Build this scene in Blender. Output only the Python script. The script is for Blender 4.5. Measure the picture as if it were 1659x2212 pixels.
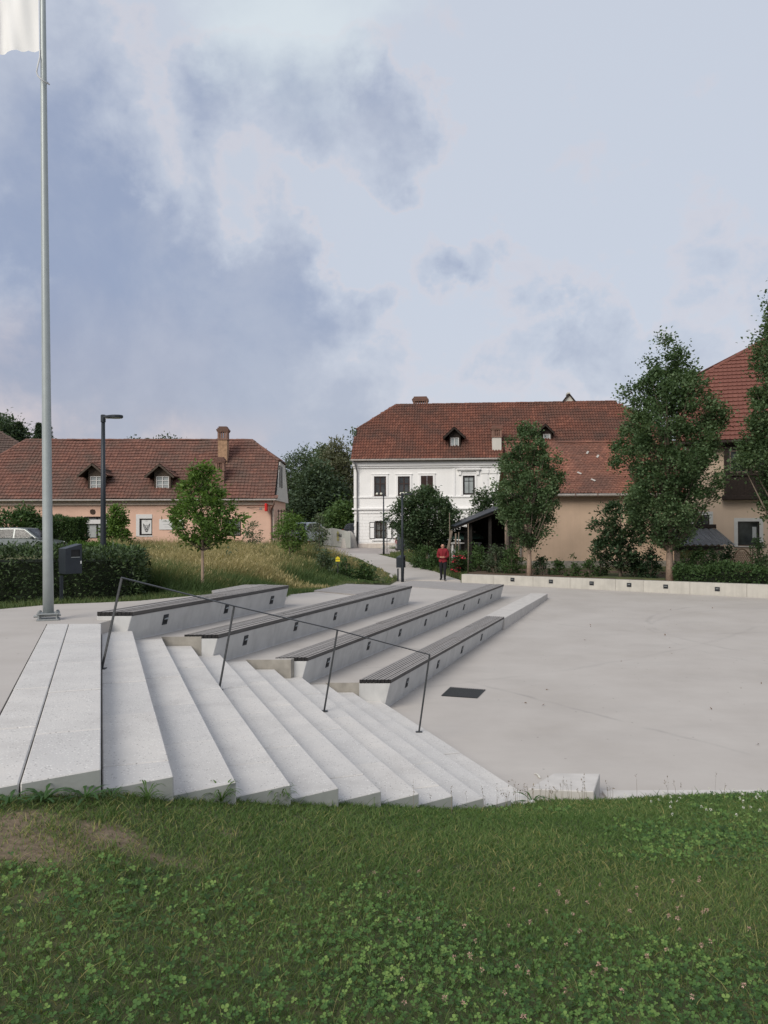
import bpy, bmesh, math, random
import numpy as np
from mathutils import Vector, Matrix, Euler
pi = math.pi
SC = bpy.context.scene
for o in list(bpy.data.objects): bpy.data.objects.remove(o)

# ------------------------------------------------------------------ camera
F = 1725.0                                   # focal length in 1659x2212 units
PITCH, ROLL = math.radians(0.53), math.radians(0.2)
CAM = Vector((0.0, 0.0, 3.1))
cd = bpy.data.cameras.new('camera'); cam = bpy.data.objects.new('camera', cd)
SC.collection.objects.link(cam); SC.camera = cam
cam.location = CAM; cam.rotation_euler = (pi/2 + PITCH, ROLL, 0)
cd.sensor_fit = 'VERTICAL'; cd.sensor_height = 36.0; cd.lens = F/2212.0*36.0
cd.clip_start = 0.05; cd.clip_end = 3000
SC.render.resolution_x, SC.render.resolution_y = 768, 1024

# ------------------------------------------------------------------ light
SUN_EL, SUN_AZ = math.radians(36), math.radians(215)      # azimuth clockwise from +Y: behind the camera, to its left
w = bpy.data.worlds.new('World'); SC.world = w; w.use_nodes = True
sd = bpy.data.lights.new('sun', 'SUN'); sun = bpy.data.objects.new('sun', sd); SC.collection.objects.link(sun)
sd.energy = 2.1; sd.angle = math.radians(35); sd.color = (1.0, 0.93, 0.83)
sdir = Vector((math.sin(SUN_AZ)*math.cos(SUN_EL), math.cos(SUN_AZ)*math.cos(SUN_EL), math.sin(SUN_EL)))
sun.rotation_euler = (-sdir).to_track_quat('-Z', 'Y').to_euler(); sun.location = (0, 0, 40)
SC.view_settings.view_transform = 'Standard'; SC.view_settings.look = 'None'
SC.view_settings.gamma = 1.0; SC.view_settings.use_curve_mapping = False
SC.view_settings.exposure = 0.44

Rm = Euler((pi/2 + PITCH, ROLL, 0)).to_matrix()
def ray(u, v): return Rm @ Vector(((u-829.5)/F, -(v-1106.0)/F, -1.0))
def at(u, v, y): r = ray(u, v); return CAM + r*(y/r.y)                 # point on the sight line at depth y
def gp(u, v, z): r = ray(u, v); return CAM + r*((z-CAM.z)/r.z)         # point at height z
def hit(u, v, P, N): r = ray(u, v); return CAM + r*((P-CAM).dot(N)/r.dot(N))

# sky: Nishita daylight behind procedural cloud layers, laid out by direction
nt = w.node_tree; nt.nodes.clear(); N = nt.nodes.new; Lk = nt.links.new
def wmath(op, a, b=None, clamp=False):
    n = N('ShaderNodeMath'); n.operation = op; n.use_clamp = clamp
    for i, x in enumerate((a, b)):
        if x is None: continue
        if isinstance(x, (int, float)): n.inputs[i].default_value = x
        else: Lk(x, n.inputs[i])
    return n.outputs[0]
def wmap(x, a, b, c=0.0, d=1.0):
    n = N('ShaderNodeMapRange'); n.interpolation_type = 'SMOOTHSTEP'
    Lk(x, n.inputs[0]); n.inputs[1].default_value = a; n.inputs[2].default_value = b
    n.inputs[3].default_value = c; n.inputs[4].default_value = d
    return n.outputs[0]
def wmix(f, a, b):
    n = N('ShaderNodeMix'); n.data_type = 'RGBA'
    if isinstance(f, (int, float)): n.inputs[0].default_value = f
    else: Lk(f, n.inputs[0])
    for i, x in ((6, a), (7, b)):
        if isinstance(x, tuple): n.inputs[i].default_value = (*x, 1)
        else: Lk(x, n.inputs[i])
    return n.outputs[2]
tc = N('ShaderNodeTexCoord'); gen = tc.outputs['Generated']
sep = N('ShaderNodeSeparateXYZ'); Lk(gen, sep.inputs[0])
zc = wmath('ADD', wmath('MAXIMUM', sep.outputs[2], 0.0), 0.22)
cmb = N('ShaderNodeCombineXYZ'); Lk(wmath('DIVIDE', sep.outputs[0], zc), cmb.inputs[0]); Lk(wmath('DIVIDE', sep.outputs[1], zc), cmb.inputs[1])
def wnoise(vec, scale, detail, rough, off, dist=0.0):
    m = N('ShaderNodeMapping'); Lk(vec, m.inputs[0]); m.inputs[1].default_value = off
    n = N('ShaderNodeTexNoise'); n.inputs['Scale'].default_value = scale; n.inputs['Detail'].default_value = detail
    n.inputs['Roughness'].default_value = rough; n.inputs['Distortion'].default_value = dist
    Lk(m.outputs[0], n.inputs['Vector']); return n.outputs['Fac']
big = wnoise(cmb.outputs[0], 1.5, 10, 0.58, (3.1, 1.7, 0), 0.2)
fine = wnoise(gen, 6.0, 10, 0.58, (0.4, 2.2, 5.0), 0.25)
puff = wnoise(gen, 15.0, 8, 0.6, (7.4, 1.2, 3.0), 0.4)
def wvec(op, a, b):
    n = N('ShaderNodeVectorMath'); n.operation = op; Lk(a, n.inputs[0])
    if isinstance(b, tuple): n.inputs[1].default_value = b
    else: Lk(b, n.inputs[1])
    return n.outputs[0]
def wcol(scale, amt):
    n = N('ShaderNodeTexNoise'); n.inputs['Scale'].default_value = scale; n.inputs['Detail'].default_value = 6; n.inputs['Roughness'].default_value = .6
    Lk(gen, n.inputs['Vector']); return wvec('MULTIPLY', wvec('SUBTRACT', n.outputs['Color'], (.5, .5, .5)), (amt, amt, amt))
warp = wvec('NORMALIZE', wvec('ADD', wvec('ADD', gen, wcol(3.5, .20)), wcol(9.0, .14)), (0, 0, 0))
def lobe(u, v, r0, r1):
    d = ray(u, v).normalized(); n = N('ShaderNodeVectorMath'); n.operation = 'DOT_PRODUCT'
    Lk(warp, n.inputs[0]); n.inputs[1].default_value = d
    return wmap(n.outputs['Value'], math.cos(math.radians(r1)), math.cos(math.radians(r0)))
# where the heavier cloud banks stand, and the gaps between them
bank = None
for (u, v, r0, r1, k) in ((60, 300, 1, 9, .24), (280, 290, 1, 8, .20), (560, 280, .5, 7, .36), (780, 280, .5, 7, .42), (900, 290, .3, 5, .22), (30, 560, 1, 8, .26), (300, 470, .3, 5, .22), (500, 640, .5, 8, .30), (230, 640, .5, 6, .10),
                          (150, 800, 1, 13, .36), (560, 840, 1, 12, .36), (350, 740, 1, 9, .12), (1330, 760, .3, 5, .36), (1170, 800, .5, 5, .24), (940, 545, .3, 4, .34), (1060, 550, .2, 3, .24), (1560, 780, .5, 5, .2), (780, 620, .5, 4, .1),
                          (640, 60, 1, 8, -.26), (300, 40, 1, 8, -.10), (60, 985, .5, 5, -.2), (360, 990, .5, 4, -.2), (180, 880, 1, 8, .16), (560, 930, 1, 9, .18), (850, 900, 1, 6, .12), (600, 430, .5, 6, -.22), (400, 420, .3, 6, -.24), (240, 430, .3, 5, -.14), (330, 690, .3, 4, -.14), (120, 700, .3, 4, -.14), (800, 450, .5, 7, -.2), (1300, 330, 4, 20, -.16), (860, 700, 1, 7, -.1)):
    t = wmath('MULTIPLY', lobe(u, v, r0, r1), k)
    bank = t if bank is None else wmath('ADD', bank, t)
den = wmath('ADD', wmath('ADD', wmath('MULTIPLY', big, .85), wmath('MULTIPLY', fine, 1.05)), bank)
den = wmath('ADD', wmath('SUBTRACT', den, .475), wmath('MULTIPLY', wmath('SUBTRACT', puff, .5), .6))
dark = wmap(den, .42, 1.05)
vary = wmap(wnoise(gen, 4.5, 9, .6, (5.5, .3, 1.4), .4), .33, .68)
edge = wmath('MULTIPLY', wmap(den, .40, .50), wmap(den, .60, .50))
low = wmap(sep.outputs[2], .0, .30, 1.0, 0.0)
base = wmix(low, (.545, .59, .68), (.585, .585, .635))
base = wmix(wmath('MULTIPLY', lobe(1250, 380, 5, 26), .55), base, (.57, .62, .71))
base = wmix(wmath('MULTIPLY', lobe(640, 70, 1, 8), .8), base, (.63, .70, .75))
pink = wmath('MULTIPLY', wmap(sep.outputs[2], .03, .15, 1.0, 0.0), wmap(wnoise(gen, 5.0, 5, .5, (1, 4, 2)), .35, .62))
base = wmix(wmath('MULTIPLY', pink, .38), base, (.70, .585, .575))
base = wmix(wmath('MULTIPLY', lobe(200, 960, 2, 12), .7), base, (.66, .55, .545))
base = wmix(wmath('MULTIPLY', edge, .6), base, (.62, .61, .665))
dcol = wmix(low, (.265, .325, .475), (.345, .375, .455))
dcol = wmix(wmath('MULTIPLY', vary, .7), dcol, (.435, .475, .575))
cl = wmix(wmath('MULTIPLY', dark, .88), base, dcol)
cl = wmix(wmath('MULTIPLY', wmath('MULTIPLY', lobe(640, 55, 1, 8), wmap(fine, .38, .62)), .65), cl, (.68, .745, .79))
glow = wmath('MULTIPLY', wmap(sep.outputs[2], .075, .145, 1.0, 0.0), wmap(wnoise(gen, 9.0, 7, .6, (2, 1, 6), .3), .40, .62))
cl = wmix(wmath('MULTIPLY', wmath('MULTIPLY', glow, lobe(200, 930, 6, 22)), .6), cl, (.64, .55, .555))
sky = N('ShaderNodeTexSky'); sky.sky_type = 'NISHITA'; sky.sun_disc = False
sky.sun_elevation = SUN_EL; sky.sun_rotation = SUN_AZ
sk = N('ShaderNodeVectorMath'); sk.operation = 'SCALE'; Lk(sky.outputs[0], sk.inputs[0]); sk.inputs['Scale'].default_value = 0.10
mixed = wmix(.93, sk.outputs[0], cl)
bg = N('ShaderNodeBackground'); Lk(mixed, bg.inputs[0]); bg.inputs[1].default_value = 0.80
ow = N('ShaderNodeOutputWorld'); Lk(bg.outputs[0], ow.inputs[0])
# ------------------------------------------------------------------ helpers
COL = SC.collection
def link(o): COL.objects.link(o); return o
def tag(o, label=None, cat=None, group=None, kind=None):
    if label: o['label'] = label
    if cat: o['category'] = cat
    if group: o['group'] = group
    if kind: o['kind'] = kind
    return o
def thing(name, label, cat, loc=(0, 0, 0), rot=0.0, group=None):
    o = bpy.data.objects.new(name, None); link(o); o.location = loc; o.rotation_euler = (0, 0, rot)
    o.empty_display_size = .2
    return tag(o, label, cat, group)
def attach(o, parent, world=False):
    if parent is not None:
        o.parent = parent
        if world and parent.type == 'EMPTY': o.matrix_parent_inverse = Matrix.Translation(-Vector(parent.location))
    return o
def new_obj(name, me, parent=None, world=False): return attach(link(bpy.data.objects.new(name, me)), parent, world)
def setmats(me, mats):
    for m in (mats if isinstance(mats, (list, tuple)) else [mats]): me.materials.append(M[m] if isinstance(m, str) else m)
class MB:
    def __init__(s): s.v = []; s.f = []; s.m = []
    def add(s, vs, fs, mi=0):
        k = len(s.v); s.v += [tuple(p) for p in vs]
        for f in fs: s.f.append(tuple(i+k for i in f)); s.m.append(mi)
        return s
    def box(s, c, size, R=None, mi=0):
        c = Vector(c); hx, hy, hz = [q/2 for q in size]
        vs = [Vector((x*hx, y*hy, z*hz)) for z in (-1, 1) for y in (-1, 1) for x in (-1, 1)]
        if R is not None: vs = [R @ p for p in vs]
        return s.add([c+p for p in vs], [(0, 2, 3, 1), (4, 5, 7, 6), (0, 1, 5, 4), (1, 3, 7, 5), (3, 2, 6, 7), (2, 0, 4, 6)], mi)
    def span(s, a, b, mi=0):
        a, b = Vector(a), Vector(b); return s.box((a+b)/2, [abs(q) for q in (b-a)], None, mi)
    def prism(s, poly, z0, z1, mi=0):
        n = len(poly); zz = lambda z, p: z(p[0], p[1]) if callable(z) else z
        return s.add([(p[0], p[1], zz(z0, p)) for p in poly]+[(p[0], p[1], zz(z1, p)) for p in poly],
                     [tuple(range(n-1, -1, -1)), tuple(range(n, 2*n))]+[(i, (i+1) % n, n+(i+1) % n, n+i) for i in range(n)], mi)
    def extrude(s, pts, vec, mi=0):          # planar loop of 3-D points pushed along vec
        n = len(pts); vec = Vector(vec); pts = [Vector(p) for p in pts]
        return s.add(pts+[p+vec for p in pts], [tuple(range(n-1, -1, -1)), tuple(range(n, 2*n))]+[(i, (i+1) % n, n+(i+1) % n, n+i) for i in range(n)], mi)
    def tube(s, pts, rad, n=8, mi=0, cap=True):
        pts = [Vector(p) for p in pts]; rad = rad if isinstance(rad, (list, tuple)) else [rad]*len(pts)
        vs = []; up = Vector((.13, .31, .94))
        for i, p in enumerate(pts):
            d = (pts[min(i+1, len(pts)-1)]-pts[max(i-1, 0)]).normalized()
            a = d.cross(up)
            if a.length < .05: a = d.cross(Vector((1, 0, 0)))
            a.normalize(); b = d.cross(a)
            vs += [p+(a*math.cos(2*pi*k/n)+b*math.sin(2*pi*k/n))*rad[i] for k in range(n)]
        fs = [(i*n+k, i*n+(k+1) % n, (i+1)*n+(k+1) % n, (i+1)*n+k) for i in range(len(pts)-1) for k in range(n)]
        if cap: fs += [tuple(range(n-1, -1, -1)), tuple((len(pts)-1)*n+k for k in range(n))]
        return s.add(vs, fs, mi)
    def lathe(s, prof, c=(0, 0, 0), n=16, mi=0):
        c = Vector(c); k = len(prof)
        vs = [c+Vector((r*math.cos(2*pi*j/n), r*math.sin(2*pi*j/n), z)) for r, z in prof for j in range(n)]
        fs = [(i*n+j, i*n+(j+1) % n, (i+1)*n+(j+1) % n, (i+1)*n+j) for i in range(k-1) for j in range(n)]
        fs += [tuple(range(n-1, -1, -1)), tuple((k-1)*n+j for j in range(n))]
        return s.add(vs, fs, mi)
    def mesh(s, name, mats, smooth=False, bevel=0.0):
        me = bpy.data.meshes.new(name); me.from_pydata(s.v, [], s.f); setmats(me, mats)
        if max(s.m, default=0): me.polygons.foreach_set('material_index', s.m)
        if bevel:
            bm = bmesh.new(); bm.from_mesh(me); bmesh.ops.remove_doubles(bm, verts=bm.verts, dist=1e-5)
            bmesh.ops.recalc_face_normals(bm, faces=bm.faces)
            es = [e for e in bm.edges if len(e.link_faces) == 2 and e.calc_face_angle(0) > .5]
            bmesh.ops.bevel(bm, geom=es, offset=bevel, segments=1, profile=.5, affect='EDGES', clamp_overlap=True)
            bm.to_mesh(me); bm.free()
        if smooth:
            me.polygons.foreach_set('use_smooth', [True]*len(me.polygons))
        me.update(); return me
    def build(s, name, mats, parent=None, world=False, smooth=False, bevel=0.0):
        return new_obj(name, s.mesh(name, mats, smooth, bevel), parent, world)
def np_mesh(name, V, Fc, mats, tint=None, smooth=False):
    V = np.asarray(V, np.float32); Fc = np.asarray(Fc, np.int32)
    me = bpy.data.meshes.new(name); nf, k = Fc.shape
    me.vertices.add(len(V)); me.vertices.foreach_set('co', V.ravel())
    me.loops.add(nf*k); me.loops.foreach_set('vertex_index', Fc.ravel())
    me.polygons.add(nf); me.polygons.foreach_set('loop_start', np.arange(0, nf*k, k, dtype=np.int32))
    setmats(me, mats)
    if tint is not None:
        a = me.attributes.new('tint', 'FLOAT', 'POINT'); a.data.foreach_set('value', np.asarray(tint, np.float32))
    me.update(calc_edges=True); me.validate()
    if smooth: me.polygons.foreach_set('use_smooth', np.ones(nf, bool))
    return me
def noise2(x, y, seed, scale):
    r = np.random.RandomState(seed); out = 0*x
    for k in range(7):
        a = r.rand()*2*pi; f = scale*(.6+1.5*r.rand()); out = out+np.sin((x*math.cos(a)+y*math.sin(a))*f+r.rand()*7+1.3*np.sin(f*.7*(y*math.cos(a)-x*math.sin(a))+r.rand()*7))
    return out/7*1.9
def inpoly(x, y, poly):
    x = np.asarray(x, float); y = np.asarray(y, float); c = np.zeros(x.shape, bool); n = len(poly)
    for i in range(n):
        x0, y0 = poly[i][0], poly[i][1]; x1, y1 = poly[(i+1) % n][0], poly[(i+1) % n][1]
        if y0 == y1: continue
        c ^= ((y0 > y) != (y1 > y)) & (x < (x1-x0)*(y-y0)/(y1-y0)+x0)
    return c

# ------------------------------------------------------------------ materials
M = {}
def node_mat(name):
    m = bpy.data.materials.new(name); m.use_nodes = True; t = m.node_tree; t.nodes.clear()
    o = t.nodes.new('ShaderNodeOutputMaterial'); b = t.nodes.new('ShaderNodeBsdfPrincipled'); t.links.new(b.outputs[0], o.inputs[0])
    M[name] = m; return m, t, b
def ramp(t, fac, stops):
    r = t.nodes.new('ShaderNodeValToRGB'); e = r.color_ramp.elements
    while len(e) < len(stops): e.new(.5)
    for k, (p, c) in enumerate(stops): e[k].position = p; e[k].color = (*c, 1)
    t.links.new(fac, r.inputs[0]); return r.outputs[0]
def tnoise(t, vec, scale, detail=4, rough=.55):
    n = t.nodes.new('ShaderNodeTexNoise'); n.inputs['Scale'].default_value = scale; n.inputs['Detail'].default_value = detail; n.inputs['Roughness'].default_value = rough
    t.links.new(vec, n.inputs['Vector']); return n.outputs['Fac']
def tmap(t, vec, scale=(1, 1, 1), rot=(0, 0, 0)):
    m = t.nodes.new('ShaderNodeMapping'); m.inputs['Scale'].default_value = scale; m.inputs['Rotation'].default_value = rot
    t.links.new(vec, m.inputs[0]); return m.outputs[0]
def tmix(t, f, a, b, mode='MIX'):
    n = t.nodes.new('ShaderNodeMix'); n.data_type = 'RGBA'; n.blend_type = mode
    if isinstance(f, (int, float)): n.inputs[0].default_value = f
    else: t.links.new(f, n.inputs[0])
    for i, x in ((6, a), (7, b)):
        if isinstance(x, tuple): n.inputs[i].default_value = (*x, 1)
        else: t.links.new(x, n.inputs[i])
    return n.outputs[2]
def tmath(t, op, a, b=0.0, clamp=False):
    n = t.nodes.new('ShaderNodeMath'); n.operation = op; n.use_clamp = clamp
    for i, x in enumerate((a, b)):
        if isinstance(x, (int, float)): n.inputs[i].default_value = x
        else: t.links.new(x, n.inputs[i])
    return n.outputs[0]
def bump(t, b, h, strength=.3, dist=.01):
    n = t.nodes.new('ShaderNodeBump'); n.inputs['Strength'].default_value = strength; n.inputs['Distance'].default_value = dist
    t.links.new(h, n.inputs['Height']); t.links.new(n.outputs[0], b.inputs['Normal'])
def pos(t): return t.nodes.new('ShaderNodeNewGeometry').outputs['Position']
def plain(name, col, rough=.7, metal=0.0, var=.12, scale=3.0, bmp=0.0, bscale=60.0, spec=.3, streak=0.0):
    m, t, b = node_mat(name); p = pos(t)
    n1 = tnoise(t, p, scale, 5); c2 = tuple(q*(1-var) for q in col); c1 = tuple(min(1, q*(1+var)) for q in col)
    c = ramp(t, n1, [(.28, c2), (.72, c1)])
    if streak:
        s = tnoise(t, tmap(t, p, (6, 6, .35)), 1.0, 6, .65)
        c = tmix(t, tmath(t, 'MULTIPLY', ramp(t, s, [(.48, (0, 0, 0)), (.78, (1, 1, 1))]), streak), c, tuple(q*.55 for q in col))
    t.links.new(c, b.inputs['Base Color']); b.inputs['Roughness'].default_value = rough; b.inputs['Metallic'].default_value = metal
    b.inputs['Specular IOR Level'].default_value = spec
    if bmp: bump(t, b, tnoise(t, p, bscale, 6, .6), bmp, .006)
    return m
def leafmat(name, cols, trans=.35, rough=.6):
    m, t, b = node_mat(name)
    a = t.nodes.new('ShaderNodeAttribute'); a.attribute_name = 'tint'
    k = len(cols); c = ramp(t, a.outputs['Fac'], [(i/(k-1), q) for i, q in enumerate(cols)])
    t.links.new(c, b.inputs['Base Color']); b.inputs['Roughness'].default_value = rough; b.inputs['Specular IOR Level'].default_value = .22
    tr = t.nodes.new('ShaderNodeBsdfTranslucent'); t.links.new(tmix(t, 1.0, c, (1.0, 1.0, .55), 'MULTIPLY'), tr.inputs[0])
    mx = t.nodes.new('ShaderNodeMixShader'); mx.inputs[0].default_value = trans
    o = [n for n in t.nodes if n.type == 'OUTPUT_MATERIAL'][0]
    t.links.new(b.outputs[0], mx.inputs[1]); t.links.new(tr.outputs[0], mx.inputs[2]); t.links.new(mx.outputs[0], o.inputs[0])
    return m
BA = math.radians(20.4); BD = Vector((math.sin(BA), math.cos(BA), 0)); BN = Vector((BD.y, -BD.x, 0))     # bench direction and its front normal
# exposed-aggregate step slabs
m, t, b = node_mat('slab'); p = pos(t)
oi = t.nodes.new('ShaderNodeObjectInfo').outputs['Random']
c = ramp(t, tnoise(t, p, 2.2, 6), [(.25, (.46, .442, .42)), (.5, (.54, .523, .498)), (.75, (.595, .57, .535))])
c = tmix(t, tmath(t, 'MULTIPLY', oi, .4), c, (.44, .44, .44))
vo = t.nodes.new('ShaderNodeTexVoronoi'); vo.inputs['Scale'].default_value = 62; t.links.new(p, vo.inputs['Vector'])
sepc = t.nodes.new('ShaderNodeSeparateColor'); t.links.new(vo.outputs['Color'], sepc.inputs[0])
chip = tmath(t, 'LESS_THAN', vo.outputs['Distance'], .36)
c = tmix(t, tmath(t, 'MULTIPLY', chip, tmath(t, 'GREATER_THAN', sepc.outputs[0], .84)), c, (.66, .65, .62))
c = tmix(t, tmath(t, 'MULTIPLY', chip, tmath(t, 'LESS_THAN', sepc.outputs[0], .10)), c, (.30, .29, .28))
c = tmix(t, tmath(t, 'MULTIPLY', ramp(t, tnoise(t, p, 5.5, 8, .7), [(.55, (0, 0, 0)), (.8, (1, 1, 1))]), .25), c, (.38, .36, .33))
t.links.new(c, b.inputs['Base Color']); b.inputs['Roughness'].default_value = .75; b.inputs['Specular IOR Level'].default_value = .3
bump(t, b, tmath(t, 'ADD', vo.outputs['Distance'], tnoise(t, p, 90, 4)), .35, .004)
# plaza and terrace floors
m, t, b = node_mat('floor'); p = pos(t)
c = ramp(t, tnoise(t, p, .55, 7, .6), [(.3, (.385, .357, .328)), (.5, (.425, .397, .368)), (.7, (.455, .428, .398))])
c = tmix(t, tmath(t, 'MULTIPLY', ramp(t, tnoise(t, tmap(t, p, (.5, 1.5, 1), (0, 0, .5)), .8, 8, .7), [(.5, (0, 0, 0)), (.75, (1, 1, 1))]), .34), c, (.35, .33, .31))
c = tmix(t, tmath(t, 'MULTIPLY', ramp(t, tnoise(t, p, 38, 4, .7), [(.62, (0, 0, 0)), (.75, (1, 1, 1))]), .22), c, (.33, .32, .31))
vo = t.nodes.new('ShaderNodeTexVoronoi'); vo.inputs['Scale'].default_value = 3.2; vo.inputs['Randomness'].default_value = 1; t.links.new(p, vo.inputs['Vector'])
c = tmix(t, tmath(t, 'MULTIPLY', tmath(t, 'LESS_THAN', vo.outputs['Distance'], .055), .6), c, (.22, .2, .18))
def circ(p1, p2, p3):
    (ax, ay), (bx_, by), (cx, cy) = p1, p2, p3; d = 2*(ax*(by-cy)+bx_*(cy-ay)+cx*(ay-by))
    ux = ((ax*ax+ay*ay)*(by-cy)+(bx_*bx_+by*by)*(cy-ay)+(cx*cx+cy*cy)*(ay-by))/d; uy = ((ax*ax+ay*ay)*(cx-bx_)+(bx_*bx_+by*by)*(ax-cx)+(cx*cx+cy*cy)*(bx_-ax))/d
    return ux, uy, math.hypot(ax-ux, ay-uy)
sp3 = t.nodes.new('ShaderNodeSeparateXYZ'); t.links.new(p, sp3.inputs[0]); wob = tmath(t, 'MULTIPLY', tmath(t, 'SUBTRACT', tnoise(t, p, 1.2, 5, .6), .5), .35)
for pts_, wd, amt in ((((1401, 1350), (1476, 1326), (1611, 1318)), .05, .32), (((1405, 1362), (1480, 1336), (1611, 1327)), .04, .2), (((1170, 1507), (1331, 1545), (1628, 1616)), .035, .5), (((1500, 1400), (1580, 1380), (1659, 1350)), .05, .2), (((1100, 1330), (1250, 1300), (1420, 1300)), .05, .22)):
    cx, cy, rr = circ(*[(q.x, q.y) for q in (gp(u, v, .05) for u, v in pts_)])
    dx = tmath(t, 'SUBTRACT', sp3.outputs[0], cx); dy = tmath(t, 'SUBTRACT', sp3.outputs[1], cy)
    dd = tmath(t, 'ABSOLUTE', tmath(t, 'ADD', tmath(t, 'SUBTRACT', tmath(t, 'SQRT', tmath(t, 'ADD', tmath(t, 'MULTIPLY', dx, dx), tmath(t, 'MULTIPLY', dy, dy))), rr), wob))
    mk = tmath(t, 'MULTIPLY', ramp(t, tmath(t, 'DIVIDE', dd, wd*4), [(0, (1, 1, 1)), (.25, (.5, .5, .5)), (.5, (0, 0, 0))]), ramp(t, tnoise(t, p, .8, 4), [(.42, (0, 0, 0)), (.6, (1, 1, 1))]))
    c = tmix(t, tmath(t, 'MULTIPLY', mk, amt), c, (.23, .22, .21))
t.links.new(c, b.inputs['Base Color']); b.inputs['Roughness'].default_value = .8; b.inputs['Specular IOR Level'].default_value = .25
bump(t, b, tnoise(t, p, 120, 5, .7), .15, .003)
plain('bench_concrete', (.50, .50, .49), .65, var=.09, scale=4, bmp=.12, bscale=45, streak=.32)
plain('raw_concrete', (.30, .28, .245), .8, var=.18, scale=7, bmp=.25, streak=.3)
plain('wall_concrete', (.45, .43, .385), .75, var=.1, scale=2.5, bmp=.15, bscale=40, streak=.38)
plain('kerb', (.50, .48, .455), .8, var=.1, scale=5, bmp=.25)
plain('path_far', (.34, .31, .295), .85, var=.12, scale=.8, bmp=.1)
# weathered timber, grain running along the benches
def woodmat(name, rotz, tone=1.0):
    m, t, b = node_mat(name); p = pos(t); oi = t.nodes.new('ShaderNodeObjectInfo').outputs['Random']
    q = tmap(t, tmap(t, p, (1, 1, 1), (0, 0, rotz)), (95, 3.2, 60))
    g = tnoise(t, q, 1.0, 8, .65)
    c = ramp(t, g, [(.25, (.115*tone, .108*tone, .102*tone)), (.5, (.20*tone, .191*tone, .183*tone)), (.78, (.31*tone, .30*tone, .29*tone))])
    c = tmix(t, tmath(t, 'MULTIPLY', oi, .55), c, (.185*tone, .165*tone, .152*tone))
    c = tmix(t, tmath(t, 'MULTIPLY', tnoise(t, p, 1.6, 4), .35), c, (.30*tone, .29*tone, .285*tone))
    t.links.new(c, b.inputs['Base Color']); b.inputs['Roughness'].default_value = .75; b.inputs['Specular IOR Level'].default_value = .3
    bump(t, b, g, .4, .004)
woodmat('wood', BA, 1.35); woodmat('wood_deck', BA+pi/2, 1.4); woodmat('wood_side', BA, .45)  # wood_side: darker copy, shade of the slat sides painted in besides less bleaching
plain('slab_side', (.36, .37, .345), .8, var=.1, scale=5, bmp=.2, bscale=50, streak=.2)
plain('iron_grey', (.055, .056, .055), .6, .3, var=.3, scale=30)
plain('dormer_wood', (.075, .058, .045), .85, var=.4, scale=12, bmp=.3, bscale=40)
plain('wood_end', (.022, .021, .021), .9, var=.4, scale=60)
plain('metal_dark', (.028, .034, .042), .45, .3, var=.12, scale=8, spec=.4)
plain('metal_black', (.02, .021, .023), .5, .4, var=.2, scale=20)
plain('rail', (.075, .078, .08), .42, .65, var=.2, scale=30)
plain('steel', (.34, .375, .375), .42, .25, var=.06, scale=9, spec=.5, streak=.12)
plain('steel_dull', (.30, .32, .32), .5, .6, var=.12, scale=30)
plain('lamp_glass', (.45, .45, .43), .3, var=.05)
plain('rope', (.55, .56, .57), .7, var=.1, scale=40)
plain('cloth', (.80, .80, .80), .85, var=.02, scale=3)
plain('white_plaster', (.80, .795, .785), .85, var=.035, scale=1.3, bmp=.08, bscale=25, streak=.06)
plain('white_trim', (.78, .775, .77), .8, var=.03, scale=3, streak=.05)
plain('plinth', (.56, .50, .45), .85, var=.14, scale=3, bmp=.2, streak=.25)
plain('pink_plaster', (.65, .43, .33), .9, var=.08, scale=1.1, bmp=.08, bscale=25, streak=.14)
plain('cream_trim', (.50, .41, .34), .85, var=.1, scale=2, streak=.2)
plain('gable', (.52, .505, .46), .9, var=.08, scale=1.5, streak=.15)
plain('peach_plaster', (.57, .425, .315), .9, var=.11, scale=.8, bmp=.1, bscale=22, streak=.16)
plain('peach_house', (.56, .44, .335), .9, var=.07, scale=1.0, bmp=.1, bscale=22, streak=.12)
plain('window_trim', (.52, .52, .50), .8, var=.06, scale=6)
plain('frame_brown', (.045, .026, .022), .5, var=.25, scale=12)
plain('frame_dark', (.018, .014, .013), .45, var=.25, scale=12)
plain('frame_white', (.62, .61, .60), .6, var=.06, scale=12)
plain('old_wood', (.16, .125, .10), .85, var=.35, scale=14, bmp=.3, bscale=40)
plain('dark_wood', (.025, .017, .013), .75, var=.4, scale=9, bmp=.3, bscale=30)
plain('shed_wood', (.016, .013, .011), .85, var=.4, scale=9, bmp=.2, bscale=30)
plain('curtain', (.36, .38, .38), .8, var=.12, scale=5)
plain('brick_wall', (.34, .215, .135), .9, var=.3, scale=6, bmp=.5, bscale=24)
plain('brick', (.22, .13, .10), .9, var=.35, scale=9, bmp=.4, bscale=24)
plain('gutter', (.36, .33, .30), .5, .3, var=.2, scale=5)
plain('pipe_brown', (.16, .10, .08), .5, .3, var=.2, scale=5)
plain('pipe_grey', (.20, .20, .205), .45, .5, var=.2, scale=5)
plain('red_sign', (.60, .025, .02), .4, var=.05)
plain('paper', (.62, .62, .61), .7, var=.04)
plain('ink', (.03, .03, .03), .7, var=.1)
plain('ink_grey', (.30, .30, .30), .7, var=.15, scale=30)
plain('yellow', (.68, .55, .03), .5, var=.05)
plain('banner', (.40, .415, .385), .8, var=.08, scale=2, streak=.12)
plain('olive', (.30, .29, .12), .8, var=.08)
plain('soil', (.105, .075, .052), .95, var=.4, scale=9, bmp=.6, bscale=30)
plain('bark', (.17, .135, .105), .9, var=.3, scale=14, bmp=.5, bscale=30)
plain('bark_pale', (.34, .25, .19), .9, var=.22, scale=12, bmp=.4, bscale=30)
plain('corrugated', (.30, .31, .32), .55, .2, var=.18, scale=6, streak=.3)
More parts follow.
